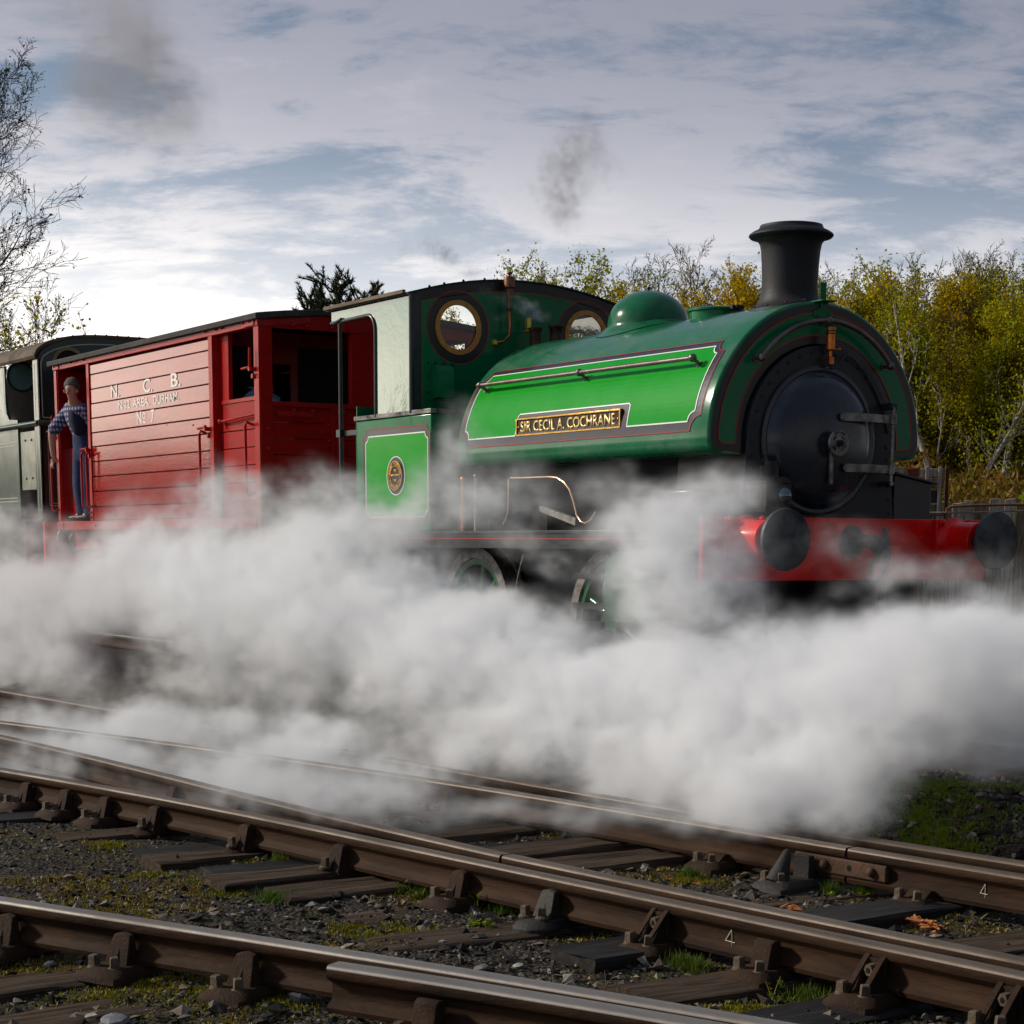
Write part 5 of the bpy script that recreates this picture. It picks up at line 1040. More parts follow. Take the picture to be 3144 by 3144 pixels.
SHIRT = check_mat('checked_shirt', (.012, .018, .065), (.06, .07, .17), (.42, .40, .46), 19.)
DEN = mat('blue_denim', (.030, .052, .135), .85, var=.35, nscale=9, bump=.3, bscale=60, dirt=(.06, .09, .19), dirt_amt=.5, dirt_scale=5)
OVR2 = mat('denim_overalls', (.020, .034, .095), .85, var=.4, nscale=9, bump=.4, bscale=50, dirt=(.05, .08, .17), dirt_amt=.5, dirt_scale=5)
OVR = mat('navy_overall', (.012, .016, .045), .85, var=.3, nscale=7, bump=.3, bscale=40)
SHOE = mat('black_shoe', (.012, .012, .013), .5, var=.3); HAIR = mat('dark_hair', (.10, .092, .085), .8, var=.5, nscale=40, bump=.8, bscale=90)
PM = thing('person', 'man in a checked shirt and navy overalls leaning out of the rear van doorway', 'person', (-11.80, -.98, 1.235))
B = lambda x, y, z: (x, y, z)
nodes = {'pel': (B(-11.72, -.98, 2.02), .125, .115), 'sp1': (B(-11.73, -1.01, 2.14), .125, .11), 'sp2': (B(-11.75, -1.05, 2.27), .135, .115), 'chest': (B(-11.77, -1.09, 2.39), .145, .12), 'neckb': (B(-11.72, -1.12, 2.485), .075, .07), 'neck': (B(-11.68, -1.145, 2.535), .048, .048), 'h1': (B(-11.655, -1.165, 2.575), .056, .060), 'h2': (B(-11.65, -1.17, 2.635), .074, .080), 'h3': (B(-11.655, -1.165, 2.69), .062, .068),
    'sL': (B(-11.93, -1.11, 2.41), .066, .066), 'eL': (B(-12.13, -1.24, 2.20), .050, .050), 'wL': (B(-12.19, -1.22, 1.99), .029, .032), 'hL': (B(-12.205, -1.20, 1.925), .028, .034),
    'sR': (B(-11.58, -1.06, 2.40), .062, .062), 'eR': (B(-11.50, -.93, 2.20), .048, .048), 'wR': (B(-11.48, -.98, 2.02), .030, .030),
    'hipL': (B(-11.80, -1.00, 1.93), .105, .105), 'kL': (B(-11.85, -1.03, 1.62), .072, .076), 'aL': (B(-11.83, -1.01, 1.33), .044, .048), 'fL': (B(-11.92, -1.07, 1.275), .034, .028),
    'hipR': (B(-11.64, -.97, 1.93), .095, .095), 'kR': (B(-11.67, -1.00, 1.62), .064, .068), 'aR': (B(-11.68, -.98, 1.33), .044, .048), 'fR': (B(-11.75, -1.05, 1.275), .034, .028)}
E_ = [('pel', 'sp1'), ('sp1', 'sp2'), ('sp2', 'chest'), ('chest', 'neckb'), ('neckb', 'neck'), ('neck', 'h1'), ('h1', 'h2'), ('h2', 'h3'), ('chest', 'sL'), ('sL', 'eL'), ('eL', 'wL'), ('wL', 'hL'), ('chest', 'sR'), ('sR', 'eR'), ('eR', 'wR'), ('pel', 'hipL'), ('hipL', 'kL'), ('kL', 'aL'), ('aL', 'fL'), ('pel', 'hipR'), ('hipR', 'kR'), ('kR', 'aR'), ('aR', 'fR')]
skin_body('body', nodes, E_, SKN, PM)
def grow(keys, d): return {k_: (nodes[k_][0], nodes[k_][1] + d, nodes[k_][2] + d) for k_ in keys}
sn = grow(['sp2', 'chest', 'neckb', 'sp1', 'pel', 'sL', 'sR', 'eR'], .014); sn['low'] = (B(-11.72, -.98, 1.90), .13, .12); sn['el'] = (B(-12.07, -1.215, 2.25), .074, .074); sn['el2'] = (B(-12.14, -1.245, 2.18), .074, .072)
skin_body('checked_shirt', {**{'chest': sn['chest']}, **sn}, [('low', 'pel'), ('pel', 'sp1'), ('sp1', 'sp2'), ('sp2', 'chest'), ('chest', 'neckb'), ('chest', 'sL'), ('sL', 'el'), ('el', 'el2'), ('chest', 'sR'), ('sR', 'eR')], SHIRT, PM)
on_ = grow(['pel', 'hipL', 'kL', 'hipR', 'kR'], .026); on_['kL'] = (B(-11.85, -1.03, 1.62), .098, .100); on_['kR'] = (B(-11.67, -1.00, 1.62), .098, .100); on_['aL'] = (B(-11.83, -1.01, 1.345), .086, .088); on_['aR'] = (B(-11.68, -.98, 1.345), .086, .088); on_['bib'] = (B(-11.715, -1.02, 2.15), .150, .134); on_['bib2'] = (B(-11.72, -1.04, 2.26), .148, .130); on_['eL'] = (B(-11.83, -1.01, 1.27), .084, .086); on_['eR'] = (B(-11.68, -.98, 1.27), .084, .086)
skin_body('overalls', on_, [('pel', 'bib'), ('bib', 'bib2'), ('pel', 'hipL'), ('hipL', 'kL'), ('kL', 'aL'), ('aL', 'eL'), ('pel', 'hipR'), ('hipR', 'kR'), ('kR', 'aR'), ('aR', 'eR')], OVR2, PM)
skin_body('overall_bib', {'a': (B(-11.645, -1.055, 2.14), .115, .10), 'b': (B(-11.645, -1.10, 2.27), .110, .10), 'c': (B(-11.66, -1.14, 2.37), .085, .085), 'd': (B(-11.79, -1.15, 2.49), .024, .020), 'e': (B(-11.83, -1.06, 2.50), .022, .02)}, [('a', 'b'), ('b', 'c'), ('c', 'd'), ('d', 'e')], OVR, PM)
b_ = MB(); b_.sphere((-11.672, -1.148, 2.668), .090, 18, 12, (1.02, 1.02, 1.0)); b_.v = [tuple(Vector(q) + Vector((0, 0, .012 * mnoise.noise(Vector(q) * 30)))) for q in b_.v]; b_.build('hair', HAIR, PM, smooth=80)
for x_, y_ in ((-11.87, -1.04), (-11.71, -1.02)):
    skin_body('shoe', {'a': (B(x_ + .05, y_ + .03, 1.28), .048, .045), 'b': (B(x_ - .06, y_ - .03, 1.272), .048, .036), 'c': (B(x_ - .15, y_ - .07, 1.265), .042, .028)}, [('a', 'b'), ('b', 'c')], SHOE, PM)
hd = {'palm': (B(-12.205, -1.205, 1.925), .030, .018), 'p2': (B(-12.225, -1.20, 1.885), .034, .018)}
fe = [('palm', 'p2')]
for i in range(4):
    bx = -12.255 + i * .018; hd[f'f{i}a'] = (B(bx, -1.215, 1.865), .0095, .0095); hd[f'f{i}b'] = (B(bx + .002, -1.225, 1.835 - .004 * (i in (1, 2))), .009, .009); hd[f'f{i}c'] = (B(bx + .006, -1.208, 1.812 - .005 * (i in (1, 2))), .008, .008)
    fe += [('p2', f'f{i}a'), (f'f{i}a', f'f{i}b'), (f'f{i}b', f'f{i}c')]
hd['t1'] = (B(-12.175, -1.19, 1.90), .011, .011); hd['t2'] = (B(-12.17, -1.18, 1.865), .009, .009); fe += [('palm', 't1'), ('t1', 't2')]
skin_body('hand', hd, fe, SKN, PM, sub=2)
FX = Vector((-11.642, -1.178, 2.618)); fdir = Vector((.62, -.70, -.30)).normalized(); rt = Vector((.75, .66, 0)).normalized(); upv = rt.cross(fdir).normalized(); upv = upv if upv.z > 0 else -upv
b_ = MB(); b_.sphere(FX + fdir * .080 - upv * .012, .0115, 10, 8, (1, 1.1, 1.5)); b_.build('nose', SKN, PM, smooth=80)
for s_ in (-1, 1):
    b_ = MB(); b_.sphere(FX + rt * .074 * s_ + upv * -.01, .016, 8, 8, (.6, 1, 1.4)); b_.build('ear', SKN, PM, smooth=80)
    b_ = MB(); b_.sphere(FX + fdir * .071 + rt * .026 * s_ + upv * .008, .007, 8, 6); b_.build('eye', HAIR, PM, smooth=80)
    b_ = MB(); b_.tube([FX + fdir * .074 + rt * (.012 + .028 * t) * s_ + upv * (.024 + .003 * math.sin(3 * t)) for t in (0, .5, 1)], .004, 5); b_.build('eyebrow', HAIR, PM)
b_ = MB(); b_.tube([FX + fdir * .073 + rt * q - upv * .042 for q in (-.02, 0, .02)], .004, 6); b_.build('mouth', mat('lips', (.30, .10, .08), .5), PM)
# passenger bent over inside the van
P2_ = thing('person', 'person in a pale blue top bent over inside the van side window', 'person', (-7.4, -.7, 1.235))
BT = mat('pale_blue_top', (.14, .30, .38), .8, var=.35, nscale=8, bump=.3, bscale=15)
q = {'pel': (B(-7.26, -.72, 1.95), .13, .11), 'sp': (B(-7.44, -.78, 2.17), .14, .11), 'ch': (B(-7.64, -.85, 2.335), .15, .12), 'n': (B(-7.76, -.76, 2.33), .06, .06), 'h': (B(-7.83, -.68, 2.27), .08, .085), 'h2': (B(-7.85, -.65, 2.21), .065, .065), 'sL': (B(-7.62, -.92, 2.24), .06, .06), 'eL': (B(-7.60, -.90, 1.95), .048, .048), 'wL': (B(-7.70, -.84, 1.85), .03, .03), 'sR': (B(-7.6, -.66, 2.28), .065, .065), 'eR': (B(-7.6, -.62, 2.0), .048, .048), 'wR': (B(-7.7, -.66, 1.88), .03, .03), 'kL': (B(-7.3, -.78, 1.6), .08, .08), 'aL': (B(-7.3, -.76, 1.28), .045, .045), 'kR': (B(-7.25, -.58, 1.6), .08, .08), 'aR': (B(-7.25, -.58, 1.28), .045, .045)}
e2 = [('pel', 'sp'), ('sp', 'ch'), ('ch', 'n'), ('n', 'h'), ('h', 'h2'), ('ch', 'sL'), ('sL', 'eL'), ('eL', 'wL'), ('ch', 'sR'), ('sR', 'eR'), ('eR', 'wR'), ('pel', 'kL'), ('kL', 'aL'), ('pel', 'kR'), ('kR', 'aR')]
skin_body('body', q, e2, SKN, P2_)
skin_body('blue_top', {'ch': (q['ch'][0], .168, .135), 'sp': (q['sp'][0], .158, .125), 'n': (B(-7.74, -.78, 2.34), .08, .08), 'sL': (q['sL'][0], .075, .075), 'eL': (q['eL'][0], .06, .06), 'sR': (q['sR'][0], .08, .08), 'eR': (q['eR'][0], .06, .06)}, [('sp', 'ch'), ('ch', 'n'), ('ch', 'sL'), ('sL', 'eL'), ('ch', 'sR'), ('sR', 'eR')], BT, P2_)
skin_body('trousers', {'pel': (q['pel'][0], .145, .125), 'kL': (q['kL'][0], .09, .09), 'aL': (q['aL'][0], .06, .06), 'kR': (q['kR'][0], .09, .09), 'aR': (q['aR'][0], .06, .06)}, [('pel', 'kL'), ('kL', 'aL'), ('pel', 'kR'), ('kR', 'aR')], OVR, P2_)
skin_body('hair', {'a': (B(-7.83, -.67, 2.29), .09, .09), 'b': (B(-7.85, -.65, 2.24), .075, .075)}, [('a', 'b')], HAIR, P2_)
# driver in the green cab
P3_ = thing('person', 'driver in a dark jacket seen from behind in the green cab doorway', 'person', (-5.0, -.5, 1.14)); JK = mat('black_jacket', (.012, .014, .020), .75, var=.2, nscale=6)
q = {'pel': (B(-4.95, -.45, 1.75), .15, .12), 'sp': (B(-5.0, -.55, 1.95), .16, .13), 'ch': (B(-4.95, -.62, 2.12), .17, .14), 'n': (B(-4.86, -.62, 2.28), .06, .06), 'h': (B(-4.80, -.62, 2.40), .09, .095), 'h2': (B(-4.79, -.62, 2.47), .07, .07), 'sL': (B(-5.00, -.82, 2.10), .075, .075), 'eL': (B(-5.07, -.88, 1.88), .055, .055), 'wL': (B(-4.95, -.86, 1.72), .035, .035), 'sR': (B(-4.9, -.42, 2.1), .07, .07), 'eR': (B(-4.9, -.38, 1.9), .05, .05), 'kL': (B(-4.9, -.55, 1.45), .09, .09), 'aL': (B(-4.9, -.55, 1.18), .06, .06), 'kR': (B(-4.85, -.35, 1.45), .09, .09), 'aR': (B(-4.85, -.35, 1.18), .06, .06)}
skin_body('body', q, [('pel', 'sp'), ('sp', 'ch'), ('ch', 'n'), ('n', 'h'), ('h', 'h2'), ('ch', 'sL'), ('sL', 'eL'), ('eL', 'wL'), ('ch', 'sR'), ('sR', 'eR'), ('pel', 'kL'), ('kL', 'aL'), ('pel', 'kR'), ('kR', 'aR')], SKN, P3_)
skin_body('black_jacket', {'ch': (q['ch'][0], .19, .16), 'sp': (q['sp'][0], .19, .15), 'pel': (q['pel'][0], .18, .14), 'n': (B(-4.88, -.62, 2.25), .08, .08), 'sL': (q['sL'][0], .095, .095), 'eL': (q['eL'][0], .072, .072), 'wL': (q['wL'][0], .05, .05), 'sR': (q['sR'][0], .09, .09), 'eR': (q['eR'][0], .07, .07)}, [('pel', 'sp'), ('sp', 'ch'), ('ch', 'n'), ('ch', 'sL'), ('sL', 'eL'), ('eL', 'wL'), ('ch', 'sR'), ('sR', 'eR')], JK, P3_)
skin_body('flat_cap', {'a': (B(-4.80, -.62, 2.475), .10, .10), 'b': (B(-4.80, -.62, 2.50), .09, .09)}, [('a', 'b')], JK, P3_)
# ---------------------------------------------------------------- foliage materials
def leaf_mat(name, a, b, trans=.45):
    m = bpy.data.materials.new(name); m.use_nodes = True; t = m.node_tree; k = NT(t); bs = t.nodes['Principled BSDF']
    oi = k.n('ShaderNodeObjectInfo').outputs['Random']; co = k.n('ShaderNodeTexCoord').outputs['Object']
    gm = k.n('ShaderNodeNewGeometry')
    f = k.m('ADD', k.m('MULTIPLY', k.noise(k.v('ADD', co, k.v('SCALE', (31., 17., 7.), sc=oi)), .9, 3), .7), k.m('MULTIPLY', gm.outputs['Random Per Island'], .3))
    col = k.mix(k.ramp(f, .36, .64), c4(a), c4(b)); col = k.mix(1., col, k.mix(oi, c4((.72, .8, .8)), c4((1.12, 1.02, 1.))), 'MULTIPLY')
    k.put(bs.inputs['Base Color'], col); bs.inputs['Roughness'].default_value = .6; bs.inputs['Specular IOR Level'].default_value = .2
    tl = k.n('ShaderNodeBsdfTranslucent'); k.put(tl.inputs[0], col); mx = k.n('ShaderNodeMixShader'); mx.inputs[0].default_value = trans
    k.put(mx.inputs[1], bs.outputs[0]); k.put(mx.inputs[2], tl.outputs[0]); k.put(t.nodes['Material Output'].inputs[0], mx.outputs[0]); return m
LF_O = leaf_mat('ochre_leaves', (.56, .40, .004), (.38, .33, .006), .62); LF_G = leaf_mat('yellow_green_leaves', (.44, .42, .006), (.27, .30, .008), .62)
LF_D = leaf_mat('dark_leaves', (.035, .05, .012), (.06, .07, .015), .25); LF_P = leaf_mat('pine_needles', (.020, .040, .012), (.035, .055, .014), .1)
LF_L = leaf_mat('lime_leaves', (.30, .38, .02), (.20, .30, .02), .5); LF_B = leaf_mat('brown_scrub', (.24, .13, .02), (.17, .14, .014), .4)
BK_W = mat('birch_bark', (.36, .33, .29), .8, var=.3, nscale=6, dirt=(.06, .045, .035), dirt_amt=1.0, dirt_scale=7, stretch=(1, 1, 2.2)); BK_D = mat('dark_twig', (.085, .055, .030), .85, var=.3, nscale=5)
BK_M = mat('grey_birch_bark', (.17, .15, .12), .8, var=.3, nscale=6, dirt=(.05, .04, .03), dirt_amt=1.0, dirt_scale=7, stretch=(1, 1, 2.2))
BK_B = mat('bluish_twig', (.030, .030, .035), .85, var=.3, nscale=5)
class Tree:
    def __init__(s, seed): s.r = random.Random(seed); s.w = MB(); s.t = MB(); s.tips = []
    def branch(s, p, d, L, r, lvl, maxl, spec, mbsel=None):
        nseg = spec['seg'][min(lvl, len(spec['seg']) - 1)]; pts = [p.copy()]; rs = [r]; dd = d.copy(); step = L / nseg
        for i in range(nseg):
            wob = spec['wob'][min(lvl, len(spec['wob']) - 1)]
            dd = (dd + Vector((s.r.gauss(0, wob), s.r.gauss(0, wob), s.r.gauss(0, wob * .6) + spec['up'][min(lvl, len(spec['up']) - 1)]))).normalized()
            pts.append(pts[-1] + dd * step); rs.append(max(spec['rmin'], r * (1 - (i + 1) / nseg * .85)))
        (s.w if lvl <= spec.get('woodlvl', 0) else s.t).tube(pts, rs, (8, 5, 3, 3, 3, 3)[lvl], cap=False)
        if lvl >= maxl:
            s.tips.append(pts); return
        nb = spec['n'][lvl]; st = spec['start'][lvl]
        for i in range(nb):
            f = st + (1 - st) * (i + s.r.random()) / nb; k_ = min(nseg - 1, int(f * nseg)); q = pts[k_].lerp(pts[k_ + 1], f * nseg - k_)
            ax = (pts[k_ + 1] - pts[k_]).normalized(); ang = R(s.r.uniform(*spec['ang'][lvl])); az = s.r.uniform(0, 2 * math.pi) if lvl else i * 2.4 + s.r.uniform(-.5, .5)
            o = ax.orthogonal().normalized(); o = Matrix.Rotation(az, 3, ax) @ o; nd = (ax * math.cos(ang) + o * math.sin(ang)).normalized()
            Lc = L * s.r.uniform(*spec['len'][lvl]) * (1 - spec['taper'][lvl] * f)
            s.branch(q, nd, Lc, max(spec['rmin'], rs[k_] * spec['rr'][lvl]), lvl + 1, maxl, spec)
    def leaves(s, n, size, zfade=None, spread=.12, zlo=None):
        vs = []; fs = []; r = s.r
        while len(fs) < n:
            pts = r.choice(s.tips); k_ = r.randrange(len(pts) - 1); q = pts[k_].lerp(pts[k_ + 1], r.random()) + Vector((r.gauss(0, spread), r.gauss(0, spread), r.gauss(0, spread)))
            if zfade and r.random() < sstep(zfade[0], zfade[1], q.z): continue
            a = Vector((r.gauss(0, 1), r.gauss(0, 1), r.gauss(0, 1))).normalized() * size * r.uniform(.5, 1.3); b = a.cross(Vector((r.gauss(0, 1), r.gauss(0, 1), r.gauss(0, 1)))).normalized() * a.length * .7
            i = len(vs); vs += [q, q + a * .5 + b * .5, q + a, q + a * .5 - b * .5]; fs.append((i, i + 1, i + 2, i + 3))
        m_ = MB(); m_.v = [tuple(v) for v in vs]; m_.f = fs; m_.mi = [0] * len(fs); return m_
def make_tree(nm, label, cat, seed, spec, H, r0, maxl, nleaf, lsize, lmat, bark, twig, zfade=None, spread=.12, lean=(0, 0), group=None):
    T = Tree(seed); root = thing(nm, label, cat, (0, 0, 0), group)
    T.branch(Vector((0, 0, -.3)), Vector((lean[0], lean[1], 1)).normalized(), H, r0, 0, maxl, spec)
    T.w.build('trunk', bark, root, raw=True, smooth=60)
    T.t.build('branches', twig, root, raw=True, smooth=0)
    if nleaf:
        c = T.leaves(nleaf, lsize, zfade, spread).build('crown', lmat, root, raw=True, smooth=0)
    return root
BIRCH = dict(seg=[9, 5, 3, 2], wob=[.06, .10, .16, .2], up=[.03, .10, .10, .05], rmin=.006, n=[30, 7, 5], start=[.22, .2, .15], ang=[(28, 50), (25, 50), (20, 55)], len=[(.24, .38), (.35, .6), (.35, .6)], taper=[.70, .4, .3], rr=[.42, .5, .6])
protoT = []
for i, (lm, nl, zf, ls) in enumerate([(LF_O, 12000, (7.5, 11.5), .10), (LF_G, 11000, (7, 11.5), .10), (LF_O, 7000, (5.5, 10.5), .10), (LF_G, 5000, (6, 11), .09), (LF_O, 15000, (8.6, 11.5), .10), (LF_B, 3500, (4, 10.5), .09)]):
    protoT.append(make_tree('birch_tree', '', 'tree', 100 + i, BIRCH, 10.0, .10 if i != 3 else .12, 3, int(nl * 1.45), ls, lm, BK_M, BK_D, zf, .16, (random.uniform(-.1, .1), random.uniform(-.06, .06)), 'birch trees in the wood'))
used = set()
def tree_at(i, u, depth, vtop, label, grp='birch trees in the wood'):
    H = CAM.z + (1665 - vtop - (52 if u < 2380 else 30)) / FPX * depth; p = at(u, depth); p.z = gz(p.x, p.y, False) - .1
    sc = (H - p.z) / 10.4; rz = rng.uniform(0, 6.28); w_ = sc * rng.uniform(.85, 1.1)
    if i in used: return dup(protoT[i], p, label, rz, grp, (w_, w_, sc))
    used.add(i); o = protoT[i]; o.location = p; o.rotation_euler.z = rz; o.scale = (w_, w_, sc); o['label'] = label; o['group'] = grp; return o
for i, u, d, v, lb in [
    (3, 1650, 62, 800, 'thin pale green birch behind the right end of the green cab roof'), (1, 1668, 66, 790, 'twin birch crown standing right of the cab roof, leftmost against the sky'), (3, 1700, 64, 815, 'light birch beside the leftmost twin crown above the cab'),
    (1, 1795, 62, 790, 'pointed yellow green birch between the cab roof and the dome'), (3, 1835, 66, 820, 'sparse birch just left of the dome against the sky'), (2, 1880, 64, 830, 'very thin birch whose twigs fade out left of the dome'),
    (0, 1935, 62, 850, 'low ochre birch just left above the dome'), (3, 2010, 62, 775, 'tall open birch directly above the dome'), (5, 2045, 68, 790, 'brown twiggy birch right above the dome knob'),
    (5, 2110, 64, 800, 'bare topped birch above the gap between dome and filler'), (5, 2160, 60, 742, 'tallest bare topped birch between dome and chimney'), (2, 2205, 66, 755, 'brown leaved birch behind the filler lid'),
    (0, 2215, 58, 800, 'dense golden birch above the filler lid'), (5, 2265, 64, 780, 'twiggy birch left of the chimney'), (0, 2270, 60, 850, 'golden birch close to the left side of the chimney'), (2, 2330, 63, 835, 'falling shoulder of birch twigs touching the chimney'), (4, 2120, 58, 900, 'low dense golden birch behind the dome'), (4, 2310, 58, 905, 'low dense golden birch behind the chimney foot')]:
    tree_at(i, u, d, v, lb, 'birch trees behind the green locomotive')
# far ochre trees seen through and under things behind the cab
for i, u, d, v, lb in [(2, 1420, 55, 900, 'birch seen through the round cab window'), (0, 1340, 60, 940, 'birch hidden behind the green cab'), (4, 1530, 58, 930, 'birch hidden behind the cab front'), (2, 1130, 60, 905, 'pale birch top right of the pine above the van roof'), (3, 960, 62, 925, 'small pale birch top left of the pine above the van roof'),
    (4, 840, 56, 1100, 'birch seen through the van windows'), (4, 700, 60, 1120, 'birch hidden behind the van')]:
    tree_at(i, u, d, v, lb, 'birch trees behind the train')
names_r = ['behind the chimney', 'above the smokebox rim', 'over the right curve of the tank', 'right of the tank', 'near the right edge', 'at the right edge', 'past the right edge']
cnt = 0
for row, (d, du, vt) in enumerate(((46, 74, 905), (52, 60, 855), (59, 64, 815), (67, 62, 795))):
    for q, u in enumerate(np.arange(2395 + row * 17, 3330, du)):
        v = vt + 32 + rng.uniform(-22, 40) - 18 * (u > 2800)
        if row == 3: v -= rng.choice([0, 0, 38])
        i = int(rng.choice([0, 1, 4, 2] if row < 2 else [0, 1, 2, 5, 3] if row == 2 else [3, 5, 2]))
        ords = ['first', 'second', 'third', 'fourth', 'fifth', 'sixth', 'seventh', 'eighth', 'ninth', 'tenth', 'eleventh', 'twelfth', 'thirteenth', 'fourteenth', 'fifteenth', 'sixteenth']
        look = ['dense golden birch', 'yellow green birch', 'thin ochre birch', 'pale open birch', 'full golden birch', 'bare topped birch'][i]
        tree_at(i, u, d, v, f'{look}, {ords[q]} from the left in the {["front", "second", "third", "back"][row]} row right of the chimney', 'birch trees in the wood on the right')
# pale slanting trunk in front of the wood
SLT = dict(BIRCH); SLT.update(n=[12, 4, 3], start=[.35, .3, .2], wob=[.13, .16, .2, .2], len=[(.2, .35), (.35, .6), (.35, .6)])
for u, d, H, ln, lb, sd_ in ((2975, 43, 7.6, (.02, .02), 'pale barked birch with a slanting white trunk in front of the wood at right', 5), (2862, 43.5, 6.0, (.03, 0), 'slim birch with white trunk between tank and slanting birch', 8), (3115, 44, 6.6, (.05, 0), 'pale trunked birch at the right edge above the fence', 11)):
    o = make_tree('birch_tree', lb, 'tree', sd_, SLT, H, .11, 3, 900, .08, LF_G, BK_W, BK_W, None, .2, ln); p = at(u, d); p.z = -.1; o.location = p; o['group'] = 'pale birches at the front of the wood'
# undergrowth at the foot of the wood
rs_ = random.Random(5); b1 = MB(); vs = []; fs = []
for q in range(52000):
    u = rs_.uniform(2250, 3450); d = rs_.uniform(39.5, 47); p = at(u, d); hmax = (1.5 + 1.3 * mnoise.noise(Vector((p.x * .5, p.y * .5, 1))) + (d - 39.5) * .28); z = rs_.random() ** .8 * max(.3, hmax) - .1; p.z = z
    a = Vector((rs_.gauss(0, .6), rs_.gauss(0, .6), rs_.gauss(0, 1))).normalized() * rs_.uniform(.05, .16); b = a.cross(Vector((rs_.gauss(0, 1), rs_.gauss(0, 1), rs_.gauss(0, 1)))).normalized() * rs_.uniform(.012, .045)
    i = len(vs); vs += [p - a, p + b, p + a, p - b]; fs.append((i, i + 1, i + 2, i + 3))
b1.v = [tuple(v) for v in vs]; b1.f = fs; b1.mi = [0] * len(fs); tag(b1.build('undergrowth', LF_B, None, raw=True, smooth=0, kind='stuff'), 'brown and olive scrub at the foot of the birch wood', 'undergrowth')
vs = []; fs = []
for q in range(46000):
    u = rs_.uniform(2330, 3420); d = rs_.uniform(69, 75); p = at(u, d); hh = 7.6 + 1.3 * mnoise.noise(Vector((u * .012, 2, 2))) + .6 * mnoise.noise(Vector((u * .05, 5, 2))); p.z = -.2 + hh * rs_.random() ** .75
    a = Vector((rs_.gauss(0, 1), rs_.gauss(0, 1), rs_.gauss(0, 1))).normalized() * rs_.uniform(.06, .17); b = a.cross(Vector((rs_.gauss(0, 1), rs_.gauss(0, 1), rs_.gauss(0, 1)))).normalized() * a.length * .6
    i = len(vs); vs += [p - a, p + b, p + a, p - b]; fs.append((i, i + 1, i + 2, i + 3))
b1 = MB(); b1.v = [tuple(v) for v in vs]; b1.f = fs; b1.mi = [0] * len(fs); tag(b1.build('woodland', LF_O, None, raw=True, smooth=0, kind='stuff'), 'golden mass of leaves deep in the wood behind the birch trees', 'woodland')
vs = []; fs = []
for q in range(2600):
    u = rs_.uniform(3070, 3230); p = at(u, 37.5 + rs_.uniform(0, .8)); hh = 2.05 - abs(u - 3150) * .009 + rs_.uniform(-.25, .1); p.z = rs_.uniform(.6, max(.8, hh))
    a = Vector((rs_.gauss(0, 1), rs_.gauss(0, 1), rs_.gauss(0, 1))).normalized() * .075; b = a.cross(Vector((rs_.gauss(0, 1), rs_.gauss(0, 1), 1))).normalized() * .05
    i = len(vs); vs += [p - a, p + b, p + a, p - b]; fs.append((i, i + 1, i + 2, i + 3))
b1 = MB(); b1.v = [tuple(v) for v in vs]; b1.f = fs; b1.mi = [0] * len(fs); tag(b1.build('shrub', LF_L, None, raw=True, smooth=0), 'bright lime green shrub above the fence at the right edge', 'shrub')
# bare tree at the left edge, small leafy tree below it
BARE = dict(seg=[10, 8, 6, 4, 2], wob=[.07, .09, .13, .18, .25], up=[.02, .07, .06, .04, .02], rmin=.0042, n=[20, 10, 8, 6], start=[.22, .22, .2, .15], ang=[(22, 48), (20, 45), (22, 50), (20, 60)], len=[(.40, .62), (.35, .6), (.32, .55), (.35, .6)], taper=[.55, .4, .3, .3], rr=[.5, .5, .55, .6])
o = make_tree('bare_tree', 'tall bare dark twigged tree at the left edge against the sky', 'tree', 21, BARE, 9.3, .14, 4, 1500, .06, LF_D, BK_B, BK_B, None, .06, (.12, .10)); p = at(-280, 38); p.z = -.2; o.location = p; o.rotation_euler.z = 1.1
o = make_tree('bare_tree', 'second bare tree with rounded crown lower at the left edge', 'tree', 33, BARE, 6.9, .10, 4, 1500, .06, LF_D, BK_B, BK_B, None, .06, (.08, .16)); p = at(-75, 40); p.z = -.2; o.location = p; o.rotation_euler.z = .3
o = make_tree('willow_tree', 'small tree with sparse yellow green leaves above the brown cab roof', 'tree', 44, BARE, 5.0, .08, 3, 1700, .075, LF_G, BK_D, BK_D, None, .07, (.18, .12)); p = at(-60, 36); p.z = -.2; o.location = p
